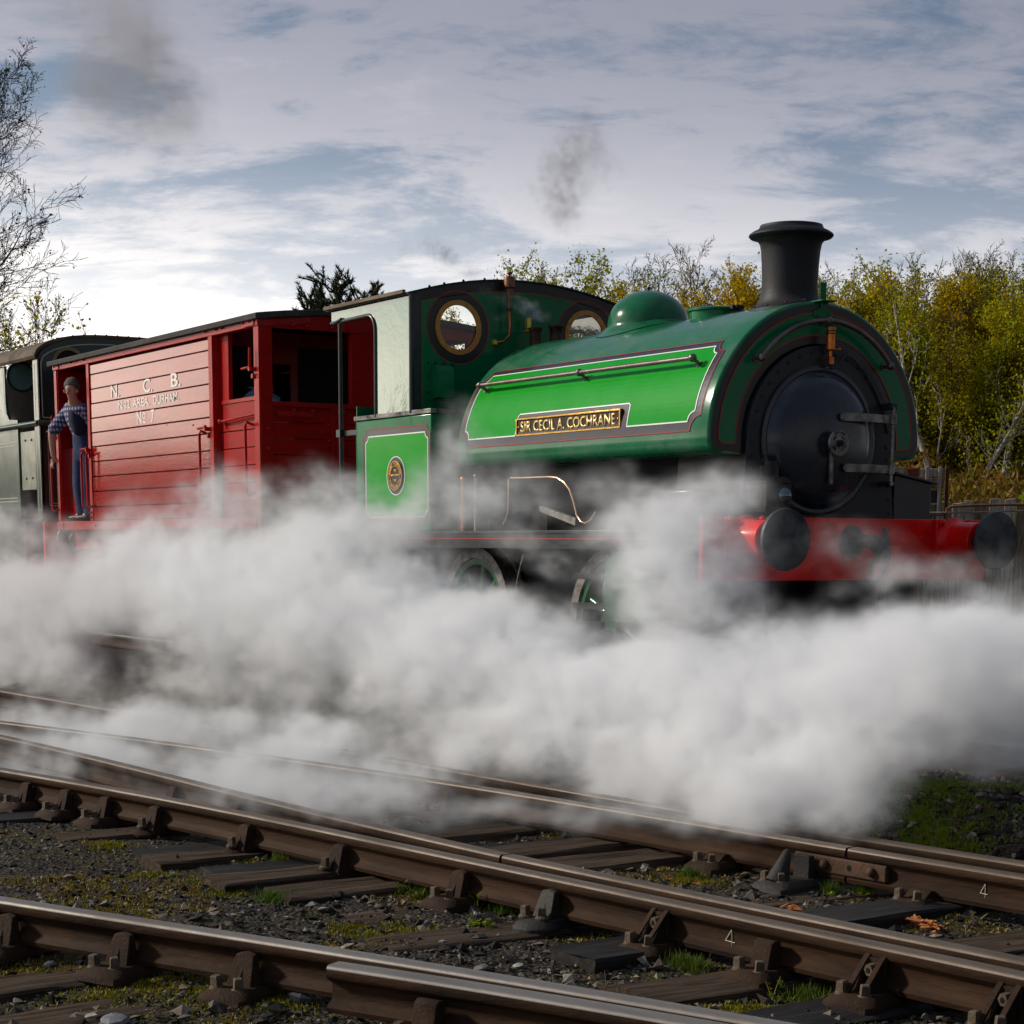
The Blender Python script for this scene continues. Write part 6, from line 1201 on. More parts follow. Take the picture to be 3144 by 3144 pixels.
# pine top above the van roof
def pine(label, u, d, vtop, wdt, seed):
    r = random.Random(seed); root = thing('pine_tree', label, 'tree', (0, 0, 0)); H = CAM.z + (1665 - vtop) / FPX * d
    b_ = MB(); b_.tube([(0, 0, 0), (.1, 0, H * .5), (0, .1, H * .97)], [.18, .12, .02], 7); tips = []
    for q in range(46):
        z = H * (.45 + .52 * q / 46); a = q * 2.4 + r.uniform(-.4, .4); L = wdt * (1.05 - .62 * (q / 46)) * r.uniform(.6, 1); e = Vector((math.cos(a) * L, math.sin(a) * L, z + L * r.uniform(.35, .8)))
        b_.tube([(0, 0, z), tuple(e * .5 + Vector((0, 0, z * .5 - .08))), e], [.035, .025, .012], 4); tips.append((Vector((0, 0, z)), e))
        for _ in range(4): e2 = e + Vector((r.gauss(0, .22), r.gauss(0, .22), r.uniform(.05, .45))); b_.tube([tuple(e.lerp(Vector((0, 0, z)), .25)), e2], [.016, .009], 3); tips.append((e, e2))
    b_.build('trunk', BK_D, root, raw=True); vs = []; fs = []
    for (a0, e) in tips:
        dr = (e - a0).normalized()
        for _ in range(60):
            q = e - dr * r.random() ** 1.3 * .42; o2 = (dr * 1.1 + Vector((r.gauss(0, .7), r.gauss(0, .7), r.gauss(0, .5) + .3))).normalized() * r.uniform(.08, .16); b2 = o2.cross(Vector((r.gauss(0, 1), r.gauss(0, 1), r.gauss(0, 1)))).normalized() * .013
            i = len(vs); vs += [q - b2, q + b2, q + o2]; fs.append((i, i + 1, i + 2))
    m_ = MB(); m_.v = [tuple(v) for v in vs]; m_.f = fs; m_.mi = [0] * len(fs); m_.build('crown', LF_P, root, raw=True, smooth=0); p = at(u, d); p.z = -.1; root.location = p
pine('dark green pine top showing above the red van roof', 1040, 46, 880, 1.0, 3); pine('tip of a second pine just left of the green cab roof', 1140, 50, 908, .5, 6); pine('small dark pine tuft touching the van roof left of the big pine top', 968, 47, 922, .45, 9)
# trees west of the line, mirrored in the paintwork
for q in range(12):
    t = q / 11; x = -92 + 62 * t; y = -14 - 52 * t ** 1.15
    o = dup(protoT[(4, 1, 0)[q % 3]], (x, y, -.4), f'dense birch {q + 1} in the row left of the frame, mirrored in the van paint', rng.uniform(0, 6), 'trees left of the frame', (1.5, 1.5, .70 + .09 * math.sin(q * 1.7)))
for q in range(16):
    a = R(126 - q * 8.5); d = 46 + 6 * math.sin(q * 2.1); p = CAM + Vector((math.cos(a), math.sin(a), 0)) * d
    dup(protoT[(0, 4, 1)[q % 3]], (p.x, p.y, -.2), f'dense birch {q + 1} in the row right of the frame', rng.uniform(0, 6), 'trees right of the frame', (1.25, 1.25, 1.0))
vs = []; fs = []
for q in range(36000):                                       # the wood left of the frame that the glossy paint mirrors
    t = rs_.random(); x = -96 + 70 * t; y = -11 - 56 * t ** 1.1; hh = 4.9 + 1.1 * mnoise.noise(Vector((x * .11, 3, 3))) + .5 * mnoise.noise(Vector((x * .5, 1, 3))); p = Vector((x + rs_.gauss(0, 1.2), y + rs_.gauss(0, 1.2), -.3 + hh * rs_.random() ** .8))
    a = Vector((rs_.gauss(0, 1), rs_.gauss(0, 1), rs_.gauss(0, 1))).normalized() * rs_.uniform(.15, .42); b = a.cross(Vector((rs_.gauss(0, 1), rs_.gauss(0, 1), rs_.gauss(0, 1)))).normalized() * a.length * .6
    i = len(vs); vs += [p - a, p + b, p + a, p - b]; fs.append((i, i + 1, i + 2, i + 3))
b1 = MB(); b1.v = [tuple(v) for v in vs]; b1.f = fs; b1.mi = [0] * len(fs); tag(b1.build('woodland', LF_D, None, raw=True, smooth=0, kind='stuff'), 'dark far wood left of the frame, mirrored low in the van paint', 'woodland')
# ---------------------------------------------------------------- fences on the right
WDS = [mat('grey_timber', (.30, .26, .22), .85, var=.35, nscale=5, bump=.6, bscale=14, stretch=(5, 5, .6), dirt=(.08, .066, .055), dirt_amt=.6, dirt_scale=4, rand=True),
       mat('brown_timber', (.22, .155, .105), .85, var=.35, nscale=5, bump=.6, bscale=14, stretch=(5, 5, .6), dirt=(.04, .03, .025), dirt_amt=.7, dirt_scale=4, rand=True),
       mat('black_timber', (.045, .040, .038), .8, var=.35, nscale=5, bump=.5, bscale=14, stretch=(5, 5, .6), rand=True)]
FN = thing('sleeper_fence', 'fence of upright old sleepers, grey brown and black, behind the buffer beam', 'fence', tuple(at(2900, 36)))
u = 2240.; fr_ = random.Random(9)
while u < 3400:
    wpx = fr_.choice([30, 34, 38, 44, 46]); d = 36 + fr_.uniform(-.04, .04); p0, p1 = at(u + 1.0, d), at(u + wpx - 1.0, d); ax = (p1 - p0); w_ = ax.length; ax.normalize(); nn_ = Vector((-ax.y, ax.x, 0))
    top = 1.03 + (1665 - 1540 + fr_.uniform(-6, 8)) / FPX * 36; b_ = MB()
    M2 = Matrix(((ax.x, nn_.x, 0, p0.x), (ax.y, nn_.y, 0, p0.y), (0, 0, 1, 0), (0, 0, 0, 1))); tl = fr_.uniform(-.03, .03)
    vs = [M2 @ Vector(q) for q in ((0, 0, -.4), (w_, 0, -.4), (w_, 0, top + tl), (w_ * .5, 0, top + fr_.uniform(-.02, .03)), (0, 0, top - tl), (0, .13, -.4), (w_, .13, -.4), (w_, .13, top + tl), (w_ * .5, .13, top), (0, .13, top - tl))]
    b_.add(vs, [(0, 1, 2, 3, 4), (9, 8, 7, 6, 5), (0, 5, 6, 1), (1, 6, 7, 2), (2, 7, 8, 3), (3, 8, 9, 4), (4, 9, 5, 0)]); b_.build('plank', WDS[fr_.choice([0, 0, 1, 1, 1, 2])], FN, bevel=.008); u += wpx
FH = thing('timber_frame', 'tall frame of horizontal sleepers with grey posts behind the sand box', 'fence', tuple(at(2700, 33)))
def beam(u0, u1, v0, v1, m_, nm, d=33, dep=.12):
    p0, p1 = at(u0, d), at(u1, d); ax = (p1 - p0); w_ = ax.length; ax.normalize(); nn_ = Vector((-ax.y, ax.x, 0)); z0 = 1.03 + (1665 - v1) / FPX * d; z1 = 1.03 + (1665 - v0) / FPX * d
    b_ = MB(); M2 = Matrix(((ax.x, nn_.x, 0, p0.x), (ax.y, nn_.y, 0, p0.y), (0, 0, 1, 0), (0, 0, 0, 1))); b_.box(0, w_, 0, dep, z0, z1, M2); b_.build(nm, m_, FH, bevel=.01)
beam(2400, 2772, 1441, 1468, WDS[0], 'beam'); beam(2778, 2812, 1444, 1470, mat('rust_red_panel', (.12, .03, .02), .8, var=.3), 'beam'); beam(2815, 2890, 1446, 1472, WDS[0], 'beam'); beam(2400, 2890, 1474, 1502, WDS[1], 'beam'); beam(2400, 2885, 1508, 1545, WDS[2], 'beam'); beam(2400, 2885, 1550, 1640, WDS[1], 'beam')
for u_ in (2833, 2872): beam(u_, u_ + 11, 1440, 1740, WDS[0], 'post', 32.8, .08)
beam(2893, 2905, 1442, 1740, mat('rusty_post', (.05, .022, .015), .8, var=.3), 'post', 32.9, .1); beam(2640, 2652, 1440, 1740, WDS[0], 'post', 32.8, .08)
RF = thing('pipe_railing', 'low rusty pipe railing in front of the sleeper fence', 'railing', tuple(at(2950, 29)))
M_PR = mat('rusty_pipe', (.13, .055, .028), .7, var=.35, nscale=10); M_PW = mat('pale_pipe', (.25, .21, .15), .6, var=.3, nscale=10)
def pipe(pts, m_, r_=.02, nm='rail'):
    P_ = []
    for u_, v_ in pts: p = at(u_, 29); p.z = 1.03 + (1665 - v_) / FPX * 29; P_.append(p)
    b_ = MB(); b_.tube(P_, r_, 8); b_.build(nm, m_, RF, smooth=60)
pipe([(2905, 1562), (2915, 1556), (2990, 1552), (3100, 1550), (3250, 1549)], M_PR); pipe([(2700, 1575), (2950, 1573), (3060, 1570), (3250, 1564)], M_PW, .013); pipe([(2700, 1582), (2890, 1580), (2903, 1576), (2905, 1562)], M_PR, .014)
pipe([(2903, 1560), (2903, 1780)], M_PR, .018, 'post'); pipe([(3190, 1549), (3190, 1780)], M_PR, .018, 'post')
# ---------------------------------------------------------------- ballast, moss, weeds and litter in front
def stones(n, xr, yr, smin, smax, seed, power=2.5, mask=None, yb=None):
    g_ = np.random.default_rng(seed); base = np.array([(1, 0, 0), (-1, 0, 0), (0, 1, 0), (0, -1, 0), (0, 0, 1), (0, 0, -1)], float)
    f8 = np.array([(0, 2, 4), (2, 1, 4), (1, 3, 4), (3, 0, 4), (2, 0, 5), (1, 2, 5), (3, 1, 5), (0, 3, 5)])
    V, F, i = [], [], 0
    while i < n:
        x = g_.uniform(*xr); y = g_.uniform(*yr)
        if mask and not mask(x, y): 
            if g_.random() < .9: continue
        s_ = smin + (smax - smin) * g_.random() ** power; a = g_.uniform(0, 6.28); c, q = math.cos(a), math.sin(a)
        v = base * np.array([1, g_.uniform(.55, 1), g_.uniform(.35, .65)]) * s_ * .5 * g_.uniform(.75, 1.3, (6, 1)) + g_.normal(0, s_ * .07, (6, 3))
        R_ = np.array([[c, -q, 0], [q, c, 0], [0, 0, 1]]); tl = g_.normal(0, .25, 2); v[:, 2] += v[:, 0] * tl[0] + v[:, 1] * tl[1]; v = v @ R_.T
        v += (x, y, gz(x, y) + s_ * .10); V.append(v); F.append(f8 + i * 6); i += 1
    me = bpy.data.meshes.new('ballast'); me.from_pydata(np.concatenate(V).tolist(), [], np.concatenate(F).tolist()); return me
SM = bpy.data.materials.new('ballast_stone'); SM.use_nodes = True; k = NT(SM.node_tree); bs = SM.node_tree.nodes['Principled BSDF']; gm = k.n('ShaderNodeNewGeometry').outputs['Random Per Island']
cr = k.n('ShaderNodeValToRGB'); k.put(cr.inputs[0], gm); cr.color_ramp.interpolation = 'LINEAR'
els = cr.color_ramp.elements; els[0].position = 0; els[0].color = (.012, .011, .011, 1); els[1].position = 1; els[1].color = (.24, .21, .18, 1)
for p_, c_ in ((.30, (.036, .033, .029)), (.55, (.085, .075, .065)), (.76, (.17, .145, .12)), (.92, (.28, .21, .16)), (.97, (.34, .33, .31))): e = els.new(p_); e.color = (*c_, 1)
k.put(bs.inputs['Base Color'], k.mix(k.ramp(k.noise(k.n('ShaderNodeTexCoord').outputs['Object'], 45, 4), .3, .7), k.mix(1., cr.outputs[0], c4((.6, .6, .6)), 'MULTIPLY'), cr.outputs[0])); bs.inputs['Roughness'].default_value = .85; bs.inputs['Specular IOR Level'].default_value = .1
o = link('ballast', stones(24000, (-1., 6.2), (-7.3, -2.4), .010, .034, 1), None, SM, 0, 'stuff'); tag(o, 'dark ash and fine grey ballast between the front tracks', 'ballast')
o = link('ballast', stones(5200, (1.0, 6.0), (-7.2, -2.6), .022, .072, 2, 3.4), None, SM, 0, 'stuff'); tag(o, 'larger loose stones scattered over the ash', 'ballast')
o = link('ballast', stones(5000, (3.0, 5.6), (-7.0, -4.5), .008, .022, 3, 1.5), None, SM, 0, 'stuff'); tag(o, 'fine grit close to the camera at lower right', 'ballast')
MS = leaf_mat('moss', (.30, .25, .008), (.13, .14, .010), .2); MS2 = leaf_mat('dry_moss', (.38, .24, .012), (.22, .17, .010), .2); GR = leaf_mat('grass_blades', (.075, .15, .018), (.12, .16, .02), .3)
def mossmask(x, y): return mnoise.noise(Vector((x * 1.5, y * 1.5, 11))) + .5 * mnoise.noise(Vector((x * 5, y * 5, 3)))
def tufts(n, xr, yr, hmin, hmax, seed, thr, w_=.004, spots=None):
    g_ = random.Random(seed); vs = []; fs = []
    while len(fs) < n:
        if spots:
            sx0, sy0, sr = g_.choice(spots); a = g_.uniform(0, 6.28); q = sr * abs(g_.gauss(0, .6)); x = sx0 + q * math.cos(a); y = sy0 + q * .8 * math.sin(a)
        else:
            x = g_.uniform(*xr); y = g_.uniform(*yr)
            if mossmask(x, y) < thr: continue
        z = gz(x, y); h = g_.uniform(hmin, hmax); p = Vector((x, y, z - .004)); d = Vector((g_.gauss(0, .5), g_.gauss(0, .5), 1)).normalized() * h; b = Vector((g_.gauss(0, 1), g_.gauss(0, 1), 0)).normalized() * w_
        i = len(vs); vs += [p - b, p + b, p + d * .6 + b * .8, p + d]; fs.append((i, i + 1, i + 2, i + 3))
    m_ = MB(); m_.v = [tuple(v) for v in vs]; m_.f = fs; m_.mi = [0] * len(fs); return m_
tag(tufts(40000, (1.0, 6.0), (-7.3, -3.0), .006, .019, 1, .12).build('moss', MS2, None, raw=True, smooth=0, kind='stuff'), 'ochre moss in patches on the ash', 'moss')
tag(tufts(14000, (1.0, 6.5), (-7.3, -4.0), .006, .020, 2, .30).build('moss', MS, None, raw=True, smooth=0, kind='stuff'), 'yellow green moss in patches on the ash', 'moss')
C7 = lambda u, v: on(2, -.375, u, v)
spots = [(C7(u, v).x, C7(u, v).y, r_) for u, v, r_ in ((60, 2850, .25), (230, 2880, .20), (120, 3000, .30), (330, 3060, .25), (560, 2960, .20), (640, 3050, .25), (760, 3010, .2), (900, 3000, .2), (860, 3080, .25), (420, 3020, .2), (470, 2680, .15), (640, 2700, .15), (700, 2735, .12), (760, 2640, .12), (330, 2600, .15), (1230, 2850, .2), (1150, 2870, .15), (1330, 2700, .12), (2110, 2710, .10), (2180, 2715, .07), (1950, 2560, .15), (1830, 2600, .12), (3100, 2920, .12), (2980, 2935, .1), (2330, 3080, .12), (2300, 3100, .1), (2440, 3040, .1), (1080, 2840, .1), (1760, 2655, .12))]
tag(tufts(30000, None, None, .007, .022, 3, 0, spots=spots).build('moss', MS, None, raw=True, smooth=0, kind='stuff'), 'thick olive moss cushions beside the rails and sleepers', 'moss')
sp2 = [(C7(u, v).x, C7(u, v).y, r_) for u, v, r_ in ((1860, 2590, .10), (1830, 2600, .12), (2120, 2700, .06), (980, 2690, .08), (860, 2650, .05), (1270, 2730, .1), (1300, 2745, .08), (840, 2760, .1), (1560, 2800, .07), (2090, 2960, .06), (2140, 2970, .05), (2480, 3040, .09), (2560, 2975, .08), (700, 2890, .07), (2550, 2745, .04), (2650, 2745, .04))]
tag(tufts(5200, None, None, .02, .07, 4, 0, .0022, sp2).build('grass', GR, None, raw=True, smooth=0, kind='stuff'), 'small tufts of grass by the chairs and sleeper ends', 'grass')
# green bank right of the steam
def bankpt(u, v): return on(2, -.30, u, v)
gs = random.Random(8); vs = []; fs = []
while len(fs) < 60000:
    x = gs.uniform(1.6, 5.6); y = gs.uniform(-2.72, -.9)
    if mossmask(x * 1.4 + 9, y * 1.4) < .10 + gs.gauss(0, .16): continue
    z = gz(x, y); h = gs.uniform(.010, .034); p = Vector((x, y, z - .004)); d = Vector((gs.gauss(0, .5), gs.gauss(0, .5), 1)).normalized() * h; b = Vector((gs.gauss(0, 1), gs.gauss(0, 1), 0)).normalized() * .0045
    i = len(vs); vs += [p - b, p + b, p + d * .6 + b * .8, p + d]; fs.append((i, i + 1, i + 2, i + 3))
m_ = MB(); m_.v = [tuple(v) for v in vs]; m_.f = fs; m_.mi = [0] * len(fs); tag(m_.build('ground_cover', leaf_mat('bank_moss', (.13, .27, .014), (.24, .21, .012), .2), None, raw=True, smooth=0, kind='stuff'), 'green and ochre moss on the bank right of the steam', 'moss')
o = link('ballast', stones(8000, (1.5, 5.6), (-2.7, -.9), .012, .06, 6, 2.5), None, SM, 0, 'stuff'); tag(o, 'grey stones on the mossy bank at right', 'ballast')
# weeds
def weed(u, v, h, label, seed, m_=None, spread=.35, leafs=26, ls=.016):
    g_ = random.Random(seed); p = on(2, -.37, u, v); p.z = gz(p.x, p.y) - .005; root = thing('weed', label, 'weed', tuple(p), 'weeds beside the rails'); st = MB(); lf = MB()
    for q in range(g_.randint(3, 6)):
        d = Vector((g_.gauss(0, spread), g_.gauss(0, spread), 1)).normalized() * h * g_.uniform(.5, 1); mid = p + d * .5 + Vector((g_.gauss(0, .01), g_.gauss(0, .01), 0)); e = p + d
        st.tube([p, mid, e], [.0022, .0016, .001], 4)
        for _ in range(leafs // 4):
            t = g_.uniform(.25, 1); c_ = p.lerp(e, t); a = Vector((g_.gauss(0, 1), g_.gauss(0, 1), g_.gauss(0, .5))).normalized() * ls * g_.uniform(.6, 1.4); b = a.cross(Vector((0, 0, 1)) + Vector((g_.gauss(0, .4), g_.gauss(0, .4), 0))).normalized() * a.length * .38
            lf.add([c_, c_ + a * .5 + b, c_ + a, c_ + a * .5 - b], [(0, 1, 2, 3)])
    st.build('stem', MS2, root, raw=True); lf.build('leaves', m_ or GR, root, raw=True, smooth=0)
for args in [(1468, 2790, .16, 'tall green weed climbing against the middle rail right of centre', 1, LF_L), (1440, 2840, .05, 'low bright green rosette left of the tall weed', 2, LF_L, 1.2, 60, .018), (1498, 2842, .05, 'brightest green clover patch below the tall weed', 3, LF_L, 1.4, 60, .016),
    (1228, 2740, .08, 'leafy weed under the middle rail at centre', 4, GR), (1284, 2748, .07, 'small weed in the shade right of the centre weed', 5, GR), (520, 2850 + 90, .10, 'wiry weed growing up in front of the nearest rail', 6, MS2, .2, 16, .01), (905, 2970, .13, 'tall wiry weed near the bottom of the nearest rail', 7, MS2, .25, 16, .01),
    (1030, 3010, .16, 'red green weed left of the cut rail end', 8, MS2, .25, 30, .012), (1330, 3130, .08, 'small green weed below the cut rail', 9, LF_L, .4), (1940, 3130, .10, 'weed at the bottom edge right of centre', 10, LF_L, .4), (455, 2560, .09, 'thin flowering weed in the steam by the lone bolt', 11, MS, .3),
    (1570, 2800, .10, 'tuft beside the round footed chair', 12, GR, .4), (2550, 2748, .03, 'small bright weed on the right between the rails', 13, LF_L, 1.2, 50, .014), (2652, 2748, .04, 'second small bright weed right of the first between the rails', 14, LF_L, 1.2, 50, .014), (2380, 3050, .12, 'grass weed under the square jaw chair', 15, GR, .5), (600, 2900, .07, 'green weed on the moss by the nearest rail', 16, LF_L, .8)]:
    weed(*args)
# pale bent dead twigs at the bottom edge
for (u, v, s_, lb) in ((1690, 3120, .16, 'pale forked dead twig at the bottom edge'), (1850, 3040, .10, 'thin dark twig in front of the wing rail'), (1330, 3000, .09, 'thin dry twig over the cut rail')):
    p = on(2, -.36, u, v); p.z = gz(p.x, p.y); b_ = MB(); b_.tube([p, p + Vector((.02, 0, s_ * .5)), p + Vector((.05, .02, s_))], [.003, .0025, .0012], 5); b_.tube([p + Vector((.02, 0, s_ * .5)), p + Vector((-.02, .02, s_ * .9))], [.0022, .001], 5); b_.tube([p + Vector((.035, .01, s_ * .75)), p + Vector((.09, .02, s_ * .95))], [.002, .001], 5)
    tag(b_.build('twig', mat('dead_twig', (.28, .23, .18), .8) if s_ > .15 else BK_D, None), lb, 'twig', 'dry twigs')
# rotten wood
RW = mat('rotten_wood', (.42, .15, .045), .9, var=.5, nscale=30, bump=1., bscale=70, stretch=(.5, 1, 1))
for (u, v, L, lb) in ((2845, 2835, .22, 'largest splintered lump of orange rotten wood between the rails'), (2440, 2790, .13, 'thin orange splinter of rotten wood at the joint'), (2312, 2775, .08, 'orange wood crumbs in the moss'), (2690, 2850, .04, 'tiny orange chip left of the largest lump'), (2145, 2718, .05, 'reddish wood chip on the bright moss'), (2060, 2698, .05, 'brown wood chip left of the bright moss')):
    p = on(2, -.36, u, v); p.z = gz(p.x, p.y) + .012; g_ = random.Random(u); b_ = MB()
    for q in range(int(12 + L * 90)):
        a = p + Vector((g_.gauss(0, L * .22), g_.gauss(0, L * .09), g_.uniform(0, L * .12))); d = Vector((g_.gauss(1, .3), g_.gauss(0, .35), g_.gauss(.1, .3))).normalized() * L * g_.uniform(.1, .35); b_.tube([a - d / 2, a + d / 2], [L * .035, L * .015], 4)
    tag(b_.build('rotten_wood', RW, None, raw=True), lb, 'wood debris', 'lumps of rotten wood')
for (u, v, s_, c_, lb) in ((310, 2985, .05, (.45, .14, .10), 'small pink stone on the moss at lower left'), (350, 3130, .12, (.16, .17, .18), 'flat grey slate at the bottom left edge'), (860, 2960, .10, (.06, .065, .075), 'dark slate flake beside the nearest rail'), (155, 2955, .07, (.09, .09, .10), 'pointed grey stone at far lower left'), (930, 3075, .11, (.035, .04, .05), 'blue grey slate at the left of the cut rail'),
        (1320, 2858, .02, (.8, .8, .8), 'tiny white shard on the ash at centre'), (1362, 2888, .06, (.2, .18, .16), 'pale flat stone on the split sleeper'), (1480, 2975, .07, (.12, .11, .10), 'pyramid shaped stone near the wing rail'), (3070, 2515, .10, (.10, .045, .03), 'reddish stone on the green bank at the right edge'), (2660, 3100, .09, (.07, .06, .055), 'round brown stone before the ribbed chair'), (2990, 2860 - 30, .06, (.10, .07, .06), 'brown stone right of the rotten wood'), (1590, 2965, .05, (.30, .28, .25), 'pale stone right of the pyramid stone'), (1740, 2990, .06, (.2, .17, .13), 'tan stone below the tarred sleeper')):
    p = on(2, -.37, u, v); g_ = random.Random(u + v); b_ = MB(); b_.sphere((0, 0, 0), s_ * .5, 7, 5, (1, .75, .38))
    b_.v = [tuple(Vector(q) * g_.uniform(.8, 1.15)) for q in b_.v]; me_ = b_.mesh('stone'); o = link('stone', me_, None, mat('stone_%d_%d' % (u, v), c_, .8, var=.25, nscale=40, bump=.3), 25); o.location = (p.x, p.y, gz(p.x, p.y) + s_ * .12); o.rotation_euler = (g_.gauss(0, .2), g_.gauss(0, .2), g_.uniform(0, 6)); tag(o, lb, 'stone', 'loose stones that stand out')
# ---------------------------------------------------------------- steam and smoke
def vol_mat(name, color, dens, aniso=.2):
    m = bpy.data.materials.new(name); m.use_nodes = True; nt = m.node_tree; nt.nodes.clear()
    pv = nt.nodes.new('ShaderNodeVolumePrincipled'); o = nt.nodes.new('ShaderNodeOutputMaterial'); nt.links.new(pv.outputs[0], o.inputs['Volume'])
    pv.inputs['Density'].default_value = dens; pv.inputs['Color'].default_value = (*color, 1); pv.inputs['Anisotropy'].default_value = aniso; return m
def cloud(name, label, blobs, lo, hi, vox, mt, nscale=1.0, namp=1.15, warp=.40, thr=.12, gain=1.12, seed=0., detail=7, rough=.62, ymul=1.):
    g_ = bpy.data.node_groups.new(name, 'GeometryNodeTree'); g_.interface.new_socket('Geometry', in_out='OUTPUT', socket_type='NodeSocketGeometry'); g_.interface.new_socket('Geometry', in_out='INPUT', socket_type='NodeSocketGeometry')
    k = NT(g_); pos = k.n('GeometryNodeInputPosition').outputs[0]
    ps = k.v('ADD', pos, (seed, seed * 1.7, seed * .3))
    w1 = k.v('SCALE', k.v('SUBTRACT', k.noise(ps, nscale * .8, 3, .5, out=1), (.5, .5, .5)), sc=warp * 2)
    w2 = k.v('SCALE', k.v('SUBTRACT', k.noise(ps, nscale * 3.6, 3, .6, out=1), (.5, .5, .5)), sc=warp * .75)
    p = k.v('ADD', k.v('ADD', pos, w1), w2)
    ps = k.v('ADD', ps, k.v('SCALE', w2, sc=.8))
    acc = None
    for (c_, r_, s_) in blobs:
        d = k.v('LENGTH', k.v('DIVIDE', k.v('SUBTRACT', p, tuple(c_)), tuple(r_)))
        f = k.m('SUBTRACT', 1., k.m('MULTIPLY', d, d), clamp=True); f = k.m('MULTIPLY', k.m('MULTIPLY', f, f), s_)
        acc = f if acc is None else k.m('ADD', acc, f)
    nb = k.noise(k.v('MULTIPLY', ps, (.8, 1., 1.15)), nscale * 1.05, detail, rough)
    nf = k.noise(k.v('MULTIPLY', ps, (.7, 1., 1.)), nscale * 3.9, detail, .72)
    n = k.m('ADD', k.m('MULTIPLY', k.m('SUBTRACT', nb, .5), 2.0), k.m('MULTIPLY', k.m('SUBTRACT', nf, .5), 2.8))
    nr = k.noise(k.v('ADD', ps, (9., 4., 1.)), nscale * 2.7, 5, .6)
    n = k.m('ADD', n, k.m('MULTIPLY', k.m('SUBTRACT', k.m('ABSOLUTE', k.m('SUBTRACT', nr, .5)), .07), 2.2))
    n = k.m('MINIMUM', k.m('MAXIMUM', n, -1.15), .9)
    dn = k.m('ADD', acc, k.m('MULTIPLY', n, k.m('MULTIPLY', namp, k.m('MINIMUM', k.m('ADD', k.m('MULTIPLY', acc, 1.3), .04), .85))))
    dn = k.m('MULTIPLY', k.m('MAXIMUM', k.m('SUBTRACT', dn, thr), 0.), gain)
    dn = k.m('MINIMUM', k.m('MULTIPLY', dn, k.m('ADD', dn, .15)), 1.5)
    hf = k.ramp(k.noise(k.v('MULTIPLY', ps, (.75, 1., .9)), nscale * 7.5, 5, .68, dist=.6), .36, .64, .12, 2.0)
    dn = k.m('MULTIPLY', dn, hf)
    vc = k.n('GeometryNodeVolumeCube'); vc.inputs['Min'].default_value = lo; vc.inputs['Max'].default_value = hi; vc.inputs['Background'].default_value = 0
    for nm_, a, b in zip(('Resolution X', 'Resolution Y', 'Resolution Z'), lo, hi): vc.inputs[nm_].default_value = max(8, int((b - a) / (vox if nm_[-1] != 'Y' else vox * ymul)))
    k.put(vc.inputs['Density'], dn); sm = k.n('GeometryNodeSetMaterial'); sm.inputs['Material'].default_value = mt; k.put(sm.inputs[0], vc.outputs[0]); out = k.n('NodeGroupOutput'); k.put(out.inputs[0], sm.outputs[0])
    vd = bpy.data.volumes.new(name); vd.materials.append(mt); o = bpy.data.objects.new(name, vd); COL.objects.link(o); md = o.modifiers.new('cloud', 'NODES'); md.node_group = g_
    tag(o, label, 'steam', None, 'stuff'); return o
def blob(u, v, ru, rv, s_, y, ry):
    """centre and size of a puff that drifts at lateral distance y; ru, rv measured in the 1932 px view"""
    c_ = on(1, y, u * 1.6273, v * 1.6273); d = (c_ - CAM).dot(Vector(RM[2])); f = FPX / 1.6273; uu = (u - 966) / f
    return ((c_.x, c_.y, c_.z), (ru * d / f / max(.25, (math.cos(YAW) + uu * math.sin(YAW))), ry, rv * d / f), s_)
ST = vol_mat('steam', (.968, .972, .988), 3.6, .0)
D, N_ = -2.3, -2.7
